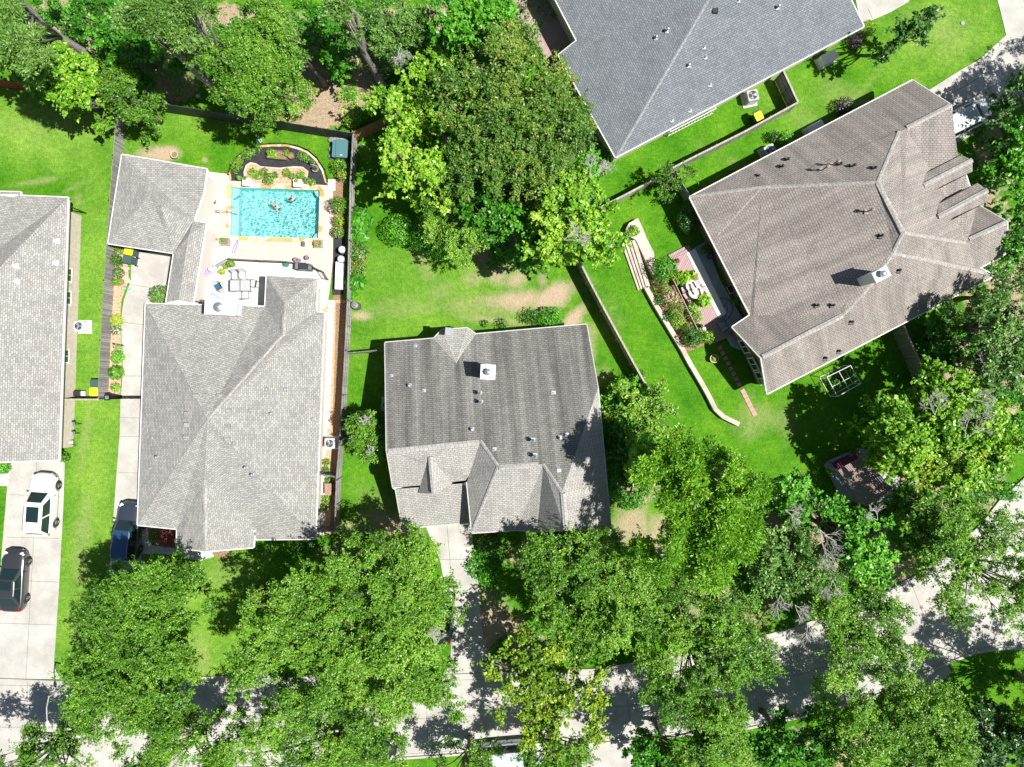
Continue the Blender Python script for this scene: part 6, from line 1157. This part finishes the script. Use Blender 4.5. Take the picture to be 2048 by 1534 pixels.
P_ = [(1442,616),(1432,606),(1436,596),(1450,595),(1462,602),(1466,612),(1463,628),(1455,641),(1447,644),(1450,632),(1458,620),(1452,606),(1444,617),(1440,630),(1448,640),(1462,652)]
Q_ = []
for i in range(len(P_) - 1):
    for k_ in range(4): t_ = k_ / 4; Q_.append(W(P_[i][0] * (1 - t_) + P_[i + 1][0] * t_, P_[i][1] * (1 - t_) + P_[i + 1][1] * t_, .13))
Q_ = [sum(Q_[max(0, i - 3):i + 4], Vector()) / len(Q_[max(0, i - 3):i + 4]) for i in range(len(Q_))]
mb.tube(Q_, .022, 5); o = mb.build('garden_hose', P2('dark_teal_hose', (.02, .05, .07))); tag(o, 'dark garden hose looping over the grey patio under the eave', 'hose')
# concrete steps and planter wall
st = thing('garden_steps', 'broad concrete steps with a planter beside the terrace shrubs', 'steps', tuple(W(1285, 510)))
def pp(name, pxs, z0, z1, mat): P = [W(x, y, z1) for x, y in pxs]; mb = MB(); mb.prism([(p.x, p.y) for p in P], z0, z1); return mb.build(name, mat, st)
pp('tread', [(1271,478),(1290,470),(1308,505),(1312,560),(1300,540)], 0, .56, M_wallst)
for i in range(4):
    o_ = i * 7.5; pp('tread', [(1264 - o_ * .92 + 0, 482 + o_ * .25), (1271 - o_ * .92, 478 + o_ * .25), (1300 - o_ * .75, 552 + o_ * .2 + 20), (1293 - o_ * .75, 556 + o_ * .2 + 20)], 0, .45 - i * .11, M_wallst)
pw = [(1276,436),(1284,452),(1291,470),(1272,480),(1254,470),(1252,458),(1258,446)]
pp('planter_wall', pw, 0, .6, M_wallst); pp('soil', [(1271,449),(1281,466),(1270,473),(1259,466),(1262,455)], .6, .615, M_mulch)
shrub('plant', 'leafy plant in the planter at the top of the concrete steps', 1269, 461, 11, .5, mat='oak', cat='plant', group='plants by the steps', tint=.7, z=.6)
strip('garden_wall', [(1290,575),(1310,612),(1336,655),(1362,698),(1378,728),(1400,765),(1414,790),(1428,818),(1444,833),(1475,848)], .34, .45, M_wallst, .45, None, 'long low concrete garden wall curving down from the terrace into the lawn', 'retaining wall')
sheet('planting_bed', [(1300,560),(1340,535),(1352,570),(1384,636),(1400,668),(1410,690),(1372,705),(1336,652)], .03, M_mulch)
# cage frame on the lawn
c = W(1681, 762, .6); t = thing('planting_cage', 'open white frame cage standing on the shaded lawn', 'garden frame', (c.x, c.y, 0)); top = [W(x, y, 1.25) for x, y in ((1654, 754), (1701, 731), (1722, 767), (1675, 793))]; top = [Vector((p.x - c.x, p.y - c.y, 1.25)) for p in top]; mb = MB()
for i in range(4): a, b = top[i], top[(i + 1) % 4]; mb.tube([a, b], .028, 5); mb.tube([a, Vector((a.x, a.y, 0))], .028, 5); mb.tube([Vector((a.x, a.y, .03)), Vector((b.x, b.y, .03))], .025, 5)
mb.tube([(top[0] + top[1]) / 2, (top[2] + top[3]) / 2], .022, 5); mb.tube([(top[1] + top[2]) / 2, (top[3] + top[0]) / 2], .02, 5); mb.build('frame', M_white, t, local=True)
m = MB(); m.lathe([(.001, 0), (.26, 0), (.3, .35), (.27, .35), (.25, .3)], n=16); m.build('tub', M_plA, t, local=True)
shrub('plant', 'green vegetable clump inside the white frame cage', 1672, 770, 11, .7, mat='lime', cat='plant', tint=.4)
# pergola
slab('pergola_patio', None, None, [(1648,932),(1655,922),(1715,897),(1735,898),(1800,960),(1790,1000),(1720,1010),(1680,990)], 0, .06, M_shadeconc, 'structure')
pg = thing('pergola', 'rose brown slatted pergola between the trees at the right', 'pergola', tuple(W(1725, 965))); zt = 2.5
C_ = [W(x, y, zt) for x, y in ((1676, 940), (1728, 912), (1784, 978), (1732, 1012))]; M_perg = P2('rose_timber', (.40, .29, .27), .8); u = (C_[1] - C_[0]); v = (C_[3] - C_[0]); mb = MB()
for i in range(34):
    a = C_[0] + v * (i / 33); b = C_[1] + (C_[2] - C_[1]) * (i / 33); d = b - a; mb.box(((a.x + b.x) / 2, (a.y + b.y) / 2, zt), (d.length, .05, .04), math.atan2(d.y, d.x))
mb.build('slats', M_perg, pg); mb = MB()
for i in range(15):
    a = C_[0] + u * (i / 14); b = C_[3] + (C_[2] - C_[3]) * (i / 14); d = b - a; mb.box(((a.x + b.x) / 2, (a.y + b.y) / 2, zt - .1), (d.length, .045, .095), math.atan2(d.y, d.x))
mb.build('rafters', M_perg, pg)
for k_ in C_: q = k_ + ((C_[0] + C_[2]) / 2 - k_) * .08; m = MB(); m.box((q.x, q.y, 0), (.12, .12, zt - .11), R(28)); m.build('post', M_perg, pg)
c = W(1697, 926, 1.6); t = thing('swing_seat', 'garden swing with a dull purple canopy beside the pergola', 'swing seat', (c.x, c.y, .06), R(27)); m = MB(); m.rbox((0, 0, 1.55), (1.75, .75, .06), 0, .05); m.build('canopy', P2('plum_cloth', (.22, .05, .12), .8), t, local=True); m = MB(); m.rbox((0, 0, .42), (1.4, .5, .08), 0, .04); m.box((0, -.25, .5), (1.4, .06, .45)); m.build('seat', P2('plum_cloth', (.22, .05, .12), .8), t, local=True)
for s in (-1, 1): m = MB(); m.tube([(s * .8, .45, 0), (s * .8, 0, 1.54), (s * .8, -.45, 0)], .03, 6); m.build('side_frame', M_alu, t, local=True)
for lb, x, y in (('dark round pot right of the purple swing', 1712, 906), ('dark pot left of the pergola slats', 1657, 943)): pot(lb, x, y, .28, .4, M_dkpot, 'lime', .06, .4, 1.0, .4)
# brown deck of the slate roofed house
td = thing('raised_deck', 'rose brown raised board deck beside the slate roofed house', 'deck', tuple(W(1070, 50))); P = [W(x, y, .6) for x, y in ((1019, -30), (1022, 8), (1030, 30), (1092, 120), (1116, 108), (1160, 90), (1105, -30))]; mb = MB(); mb.prism([(p.x, p.y) for p in P], 0, .6); mb.build('boards', M_rdeck, td)
picket_rail('deck_railing', 'tan railing around the raised deck at the top edge', [(1017, -20), (1020, 14), (1052, 2), (1060, -20)], .9, .6, P2('tan_rail', (.42, .33, .26)), sp=.16)
chair('brown chair on the raised deck at the top edge', 1038, 20, 60, P2('brown_sling', (.12, .06, .05)), .6, None)
# shade lawn lights, small garden odds
for lb, x, y, col in (('pale blue box on the shaded lawn above the middle yard', 725, 293, (.55, .60, .68)), ('white birdhouse pole top above the back fence', 397, 194, (.7, .7, .72))):
    c = W(x, y); mb = MB(); mb.rbox((0, 0, 0), (.3, .18, .2), .3, .03); mb.rbox((.05, 0, .2), (.14, .12, .06), .3, .02); o = mb.build('garden_box', P2('box_' + str(x), col)); o.location = (c.x, c.y, 0); tag(o, lb, 'garden box')
c = W(518, 281); mb = MB(); mb.lathe([(.24, 0), (.24, .03), (.22, .045), (.001, .05)], n=20); o = mb.build('valve_cover', P2('pale_green_lid', (.33, .50, .40))); o.location = (c.x, c.y, 0); tag(o, 'pale green round cover set in the lawn above the curved bed', 'cover')
c = W(1925, 46); mb = MB(); mb.lathe([(.16, 0), (.16, .03), (.12, .05), (.001, .05)], n=16); o = mb.build('valve_cover', M_tank); o.location = (c.x, c.y, 0); tag(o, 'small grey round cover on the top right lawn', 'cover')
c = W(455, 1099); mb = MB(); mb.ball((0, 0, .1), .22, .2, .16, 8); o = mb.build('boulder', plain('boulder_stone', (.33, .32, .31), .9, var=.35)); o.location = (c.x, c.y, 0); tag(o, 'single grey boulder in the small front bed of the pool house', 'boulder')
# ------------------------------------------------------------------ cars
def paint(name, col, metal=.0): 
    m, nt, b = newmat(name, .28); b.inputs['Base Color'].default_value = c4(col); b.inputs['Metallic'].default_value = metal; b.inputs['Coat Weight'].default_value = .8; b.inputs['Coat Roughness'].default_value = .04; return m
M_carglass = newmat('car_glass', .04)[0]; _b = M_carglass.node_tree.nodes['Principled BSDF']; _b.inputs['Base Color'].default_value = (.012, .028, .03, 1); _b.inputs['Specular IOR Level'].default_value = .9
M_alloy = P2('alloy', (.35, .35, .36), .3, .8); M_lens = P2('lamp_lens', (.75, .78, .8), .1); M_redl = P2('tail_lens', (.35, .01, .01), .15)
def interp(x, tab):
    for (x0, y0), (x1, y1) in zip(tab, tab[1:]):
        if x <= x1: t = (x - x0) / (x1 - x0); return y0 + (y1 - y0) * t
    return tab[-1][1]
def car(name, label, px, py, heading, L, Wd, Ht, pm, kind='suv', sunroof=False, rails=False, cat='car', group='parked vehicles', z_ref=.3, roofm=None):
    c = W(px, py, z_ref); t = thing(name, label, cat, (c.x, c.y, 0), R(heading), group); h = L / 2; w = Wd / 2; belt = Ht * (.60 if kind != 'sedan' else .64)
    # plan half-width and deck height along the car (x = +front)
    wt = [(-h, w * .72), (-h * .97, w * .84), (-h * .88, w * .95), (-h * .5, w), (h * .35, w), (h * .72, w * .97), (h * .88, w * .86), (h * .96, w * .68), (h, w * .45)]
    if kind == 'sedan': dt = [(-h, belt * .82), (-h * .93, belt * .98), (-h * .5, belt), (h * .3, belt), (h * .45, belt * .97), (h * .8, belt * .86), (h * .95, belt * .70), (h, belt * .55)]
    else: dt = [(-h, belt * .9), (-h * .9, belt * 1.02), (h * .3, belt), (h * .45, belt * .98), (h * .8, belt * .90), (h * .95, belt * .78), (h, belt * .58)]
    xs = [-h, -h * .985, -h * .94, -h * .85, -h * .7, -h * .5, -h * .25, 0, h * .2, h * .35, h * .5, h * .65, h * .78, h * .87, h * .93, h * .975, h]; secs = []
    for x in xs:
        ww = interp(x, wt); z = interp(x, dt); e = 1 - .0 * abs(x) / h; zb = .22 + (.12 if abs(x) > h * .93 else 0)
        prof = [(0, z + .035), (ww * .45, z + .03), (ww * .75, z + .005), (ww * .90, z - .05), (ww * .975, z - .14), (ww, z - .30), (ww * 1.0, zb + .2), (ww * .97, zb + .04), (ww * .9, zb), (0, zb)]
        secs.append([(x, y, zz) for y, zz in prof] + [(x, -y, zz) for y, zz in prof[-2:0:-1]])
    mb = MB(); n = len(secs[0]); P = [p for s in secs for p in s]; Fc = [[i * n + k, i * n + (k + 1) % n, (i + 1) * n + (k + 1) % n, (i + 1) * n + k] for i in range(len(secs) - 1) for k in range(n)]
    mb.add(P, Fc + [list(range(n))[::-1], [(len(secs) - 1) * n + k for k in range(n)]]); mb.build('body', pm, t, local=True, smooth=True)
    # cabin
    if kind == 'sedan': xb0, xb1, xf1, xf0 = -h * .82, -h * .48, h * .10, h * .42
    elif kind == 'van': xb0, xb1, xf1, xf0 = -h * .97, -h * .90, h * .30, h * .66
    else: xb0, xb1, xf1, xf0 = -h * .96, -h * .84, h * .10, h * .40
    wb, wr = w * .90, w * .70; zb_, zr = belt + .0, Ht - .03
    base = [(xb0, wb * .86), (xb0 * .8 + xb1 * .2, wb * .97), ((xb0 + xf0) / 2, wb), (xf0 * .75 + xf1 * .25 - .1, wb * .97), (xf0, wb * .80)]; roof = [(xb1, wr * .86), (xb1 + .15, wr * .97), ((xb1 + xf1) / 2, wr), (xf1 - .12, wr * .98), (xf1, wr * .88)]
    B_ = [(x, y, zb_) for x, y in base]; T_ = [(x, y, zr) for x, y in roof]; mb = MB(); mir = lambda L_: [(x, -y, z) for x, y, z in L_]
    for Bq, Tq, s in ((B_, T_, 1), (mir(B_), mir(T_), -1)):
        for i in range(4): q = [Bq[i], Bq[i + 1], Tq[i + 1], Tq[i]]; mb.poly(q if s < 0 else q[::-1])
    mb.poly([B_[4], mir(B_)[4], mir(T_)[4], T_[4]][::-1]); mb.poly([B_[0], mir(B_)[0], mir(T_)[0], T_[0]])
    mb.build('cabin', pm, t, local=True)
    rf = MB(); ring = []
    for f, zz in ((1.0, zr), (.93, zr + .03), (.6, zr + .045)):
        cx = (xb1 + xf1) / 2; ring.append([(cx + (x - cx) * f, y * f, zz) for x, y, z in T_] + [(cx + (x - cx) * f, -y * f, zz) for x, y, z in T_[::-1]])
    for a, b in zip(ring, ring[1:]):
        for i in range(len(a)): j = (i + 1) % len(a); rf.poly([a[i], b[i], b[j], a[j]])
    rf.poly(ring[-1][::-1]); rf.build('roof', roofm or pm, t, local=True, smooth=False)
    def quadin(q, m=.08, out=.012):
        q = [Vector(p) for p in q]; cc = sum(q, Vector()) / 4; nn = (q[1] - q[0]).cross(q[3] - q[0]).normalized()
        if nn.dot(cc - Vector((0, 0, Ht * .4))) < 0: nn = -nn
        r = []
        for p in q: d = (cc - p); r.append(p + d.normalized() * m + nn * out)
        if (r[1] - r[0]).cross(r[3] - r[0]).dot(nn) < 0: r = r[::-1]
        return r
    g = MB(); g.poly(quadin([B_[4], mir(B_)[4], mir(T_)[4], T_[4]], .07)); g.build('windscreen', M_carglass, t, local=True)
    g = MB(); g.poly(quadin([B_[0], mir(B_)[0], mir(T_)[0], T_[0]], .09)); g.build('rear_window', M_carglass, t, local=True)
    for s in (1, -1):
        Bq, Tq = (B_, T_) if s > 0 else (mir(B_), mir(T_)); 
        for i, j in ((1, 2), (2, 3)): g = MB(); g.poly(quadin([Bq[i], Bq[j], Tq[j], Tq[i]], .06)); g.build('side_window', M_carglass, t, local=True)
        m = MB(); m.rbox((xf0 - .25, s * (w + .06), belt - .08), (.12, .2, .15), 0, .04); m.build('mirror', pm if kind != 'sedan' else M_plA, t, local=True)
        hl = MB(); hl.rbox((h * .86, s * w * .66, interp(h * .86, dt) - .06), (.30, .28, .07), -s * .5, .06); hl.build('headlight', M_lens, t, local=True)
        tl = MB(); tl.rbox((-h * .93, s * w * .80, belt * .86), (.16, .2, .12), s * .3, .04); tl.build('tail_light', M_redl, t, local=True)
        for xx in (h * .60, -h * .60):
            r = .34 if kind != 'sedan' else .32; wh = MB(); y = s * (w - .10); pr = [(r * .62, -.11), (r * .95, -.11), (r, -.06), (r, .09), (r * .95, .12), (r * .62, .125)]; nn = 24; P = []
            for rr, o_ in pr:
                for k in range(nn): a = 2 * math.pi * k / nn; P.append((xx + rr * math.cos(a), y + s * o_, r + rr * math.sin(a)))
            wh.add(P, [[i * nn + k, i * nn + (k + 1) % nn, (i + 1) * nn + (k + 1) % nn, (i + 1) * nn + k] for i in range(len(pr) - 1) for k in range(nn)]); wo = wh.build('wheel', M_rub, t, local=True)
            rm = MB(); yy = y + s * .105; P = [(xx + r * .62 * math.cos(a), yy - s * .03, r + r * .62 * math.sin(a)) for a in np.linspace(0, 2 * math.pi, 25)[:-1]]; rm.poly(P)
            for k in range(5):
                a = k * 1.2566 + .3; e1 = [(xx + rr * math.cos(a + o_), yy, r + rr * math.sin(a + o_)) for rr, o_ in ((.04, -1.2), (r * .62, -.14), (r * .62, .14), (.04, 1.2))]; rm.poly(e1, 1)
            r_o = rm.build('rim', [M_plA, M_alloy], wo, local=True)
            ar = MB(); ar.tube([(xx + (r + .06) * math.cos(a), s * (w - .012), r + (r + .06) * math.sin(a)) for a in np.linspace(0, math.pi, 13)], .03, 4); ar.build('wheel_arch', M_plA, t, local=True)
    gr = MB(); gr.rbox((h - .015, 0, .42), (.06, w * .95, .2), 0, .02); gr.build('grille', M_plA, t, local=True)
    bm = MB(); bm.tube([(h * .87, w * .90, .5), (h * .955, w * .66, .5), (h * 1.0, w * .3, .5), (h * 1.0, -w * .3, .5), (h * .955, -w * .66, .5), (h * .87, -w * .90, .5)], .05, 5); bm.build('bumper_trim', M_plA, t, local=True)
    if sunroof: sr = MB(); sr.rbox(((xb1 + xf1) / 2 + .25, 0, zr + .048), (1.15 if kind == 'suv' else .65, wr * 1.35, .012), 0, .04); sr.box(((xb1 + xf1) / 2 + .25, 0, zr + .0605), (.03, wr * 1.3, .004)); sr.build('sunroof', M_carglass, t, local=True)
    if rails:
        for s in (1, -1): m = MB(); m.tube([(xb1 + .15, s * wr * .93, zr + .03), (xb1 + .3, s * wr * .95, zr + .08), (xf1 - .4, s * wr * .95, zr + .08), (xf1 - .2, s * wr * .93, zr + .03)], .018, 5); m.build('roof_rail', M_alloy, t, local=True)
    return t
car('suv', 'white sport utility car with dark sunroof on the left driveway', 91, 1006, 86, 4.75, 1.95, 1.68, paint('white_car_paint', (.78, .78, .78)), 'suv', True, True)
car('sedan', 'dark grey sedan parked behind the white one on the left driveway', 33, 1158, 87, 4.7, 1.85, 1.45, paint('graphite_paint', (.13, .13, .14), .75), 'sedan', True)
car('suv', 'blue black sport utility car on the narrow drive beside the pool house roof', 262, 1060, 84, 4.5, 1.85, 1.68, paint('navy_paint', (.11, .14, .19), .75), 'suv', False, True, roofm=paint('navy_roof', (.05, .12, .24), .6))
car('van', 'silver white van half hidden beside the brown roofed house', 1914, 247, 27, 4.9, 1.95, 1.8, paint('silver_paint', (.62, .66, .72), .3), 'van')
car('van', 'pale blue white vehicle under the oaks at the bottom edge', 1026, 1503, 5, 4.8, 1.95, 1.8, paint('pale_silver_paint', (.60, .66, .74), .2), 'van')
car('sedan', 'dark car on the middle driveway hidden by the oak', 884, 1226, 86, 4.5, 1.8, 1.45, paint('black_paint', (.03, .032, .036), .5), 'sedan')
car('sedan', 'dark car under the oaks at the bottom of the street', 735, 1492, 0, 4.5, 1.8, 1.45, paint('black_paint2', (.03, .032, .036), .5), 'sedan')
# ------------------------------------------------------------------ people in the pool
M_skin = P2('skin', (.62, .40, .31), .5); M_hair = P2('dark_hair', (.018, .013, .012), .6); M_pink = P2('pink_swimwear', (.62, .18, .22), .7)
def person(label, px, py, z, rot, J, E, hair, wear, wearm, group='people in the swimming pool'):
    """J joints name -> (x, y, z, r); the body is one skinned surface"""
    c = W(px, py, z); t = thing('person', label, 'person', (c.x, c.y, z), R(rot), group); names = list(J); me = bpy.data.meshes.new('body'); me.from_pydata([J[k][:3] for k in names], [(names.index(a), names.index(b)) for a, b in E], []); me.update(); me.materials.append(M_skin)
    o = bpy.data.objects.new('body', me); COL.objects.link(o); o.parent = t; md = o.modifiers.new('skin', 'SKIN'); sv = me.skin_vertices[0].data
    for i, k in enumerate(names): sv[i].radius = (J[k][3], J[k][3]); sv[i].use_root = (k == 'pelvis')
    md.use_smooth_shade = True; sb = o.modifiers.new('sub', 'SUBSURF'); sb.levels = 2; sb.render_levels = 2
    hx, hy, hz, hr = J['head']; mb = MB(); mb.ball((hx + hair[0], hy + hair[1], hz + hair[2]), hr * 1.12, hr * 1.1, hr * 1.05, 8); mb.build('hair', M_hair, t, local=True, smooth=True)
    m = MB(); a, b, r0 = wear; A_, B_ = Vector(J[a][:3]), Vector(J[b][:3]); m.tube([A_, A_.lerp(B_, .5), B_], [J[a][3] * 1.12, (J[a][3] + J[b][3]) * .56, J[b][3] * 1.12], 12, cap=False); m.build('swimwear', wearm, t, local=True, smooth=True); return t
def hand(J, E, wrist, pos, d, side):
    d = Vector(d).normalized(); p = Vector(pos); sd = Vector((-d.y, d.x, 0)).normalized() * side; pn = wrist + '_palm'; J[pn] = (*(p + d * .05), .032); E.append((wrist, pn))
    for k, (o_, l_) in enumerate(((-.03, .065), (-.01, .08), (.012, .078), (.033, .06))):
        a = p + d * .09 + sd * o_; b = a + d * l_ * .5 + Vector((0, 0, -.004)); e = a + d * l_ + Vector((0, 0, -.018)); J[f'{pn}{k}a'] = (*a, .010); J[f'{pn}{k}b'] = (*b, .009); J[f'{pn}{k}c'] = (*e, .007); E += [(pn, f'{pn}{k}a'), (f'{pn}{k}a', f'{pn}{k}b'), (f'{pn}{k}b', f'{pn}{k}c')]
    a = p + d * .04 - sd * .045; e = a + d * .045 - sd * .02; J[pn + 'ta'] = (*a, .012); J[pn + 'tb'] = (*e, .009); E += [(pn, pn + 'ta'), (pn + 'ta', pn + 'tb')]
# swimmer: body lies in the water, head to +x
J = dict(pelvis=(-.10, 0, -.04, .12), belly=(.08, 0, -.02, .115), chest=(.26, 0, .0, .13), neck=(.42, 0, .04, .055), head=(.54, 0, .09, .10), hipL=(-.18, .09, -.06, .09), kneeL=(-.50, .16, -.12, .06), ankleL=(-.82, .26, -.06, .04), toeL=(-.95, .30, -.04, .025),
    hipR=(-.18, -.09, -.06, .09), kneeR=(-.52, -.12, -.10, .06), ankleR=(-.86, -.10, -.05, .04), toeR=(-.99, -.09, -.02, .025), shL=(.32, .17, .0, .055), elL=(.42, .40, -.04, .042), wrL=(.62, .48, -.02, .028), shR=(.32, -.17, .0, .055), elR=(.30, -.42, -.05, .042), wrR=(.10, -.55, -.05, .028), nose=(.645, 0, .075, .018))
E = [('pelvis', 'belly'), ('belly', 'chest'), ('chest', 'neck'), ('neck', 'head'), ('head', 'nose'), ('pelvis', 'hipL'), ('hipL', 'kneeL'), ('kneeL', 'ankleL'), ('ankleL', 'toeL'), ('pelvis', 'hipR'), ('hipR', 'kneeR'), ('kneeR', 'ankleR'), ('ankleR', 'toeR'), ('chest', 'shL'), ('shL', 'elL'), ('elL', 'wrL'), ('chest', 'shR'), ('shR', 'elR'), ('elR', 'wrR')]
J2, E2 = dict(J), list(E); hand(J2, E2, 'wrL', J['wrL'][:3], (1, .3, 0), 1); hand(J2, E2, 'wrR', J['wrR'][:3], (-1, -.4, 0), -1)
person('dark haired swimmer stretched out in the middle of the pool', 552, 413, -.03, -42, J2, E2, (-.025, 0, .02), ('pelvis', 'belly', 1), P2('dark_trunks', (.03, .04, .06)))
J = dict(pelvis=(0, .02, -.30, .13), belly=(0, .0, -.12, .12), chest=(0, .0, .10, .14), neck=(0, .03, .27, .055), head=(-.02, .07, .40, .105), nose=(-.03, .175, .39, .018), hipL=(.10, .05, -.35, .09), kneeL=(.14, .25, -.62, .06), ankleL=(.13, .12, -.92, .04), toeL=(.14, .26, -.96, .025), hipR=(-.10, .05, -.35, .09), kneeR=(-.14, .28, -.60, .06), ankleR=(-.14, .16, -.90, .04), toeR=(-.15, .3, -.94, .025),
    shL=(.19, .01, .17, .055), elL=(.33, .18, .02, .042), wrL=(.28, .38, .06, .028), shR=(-.19, .01, .17, .055), elR=(-.34, .18, .02, .042), wrR=(-.26, .38, .06, .028))
J3, E3 = dict(J), list(E); hand(J3, E3, 'wrL', J['wrL'][:3], (-.2, 1, 0), 1); hand(J3, E3, 'wrR', J['wrR'][:3], (.2, 1, 0), -1)
person('person in pink swimwear standing chest deep near the far right of the pool', 584, 401, -.12, 10, J3, E3, (.0, -.02, .025), ('belly', 'chest', 1), M_pink)

for o in list(bpy.data.objects):
    if o.name.startswith('person'): o.scale = (.66,) * 3 if 'swimmer' in o['label'] else (.8,) * 3
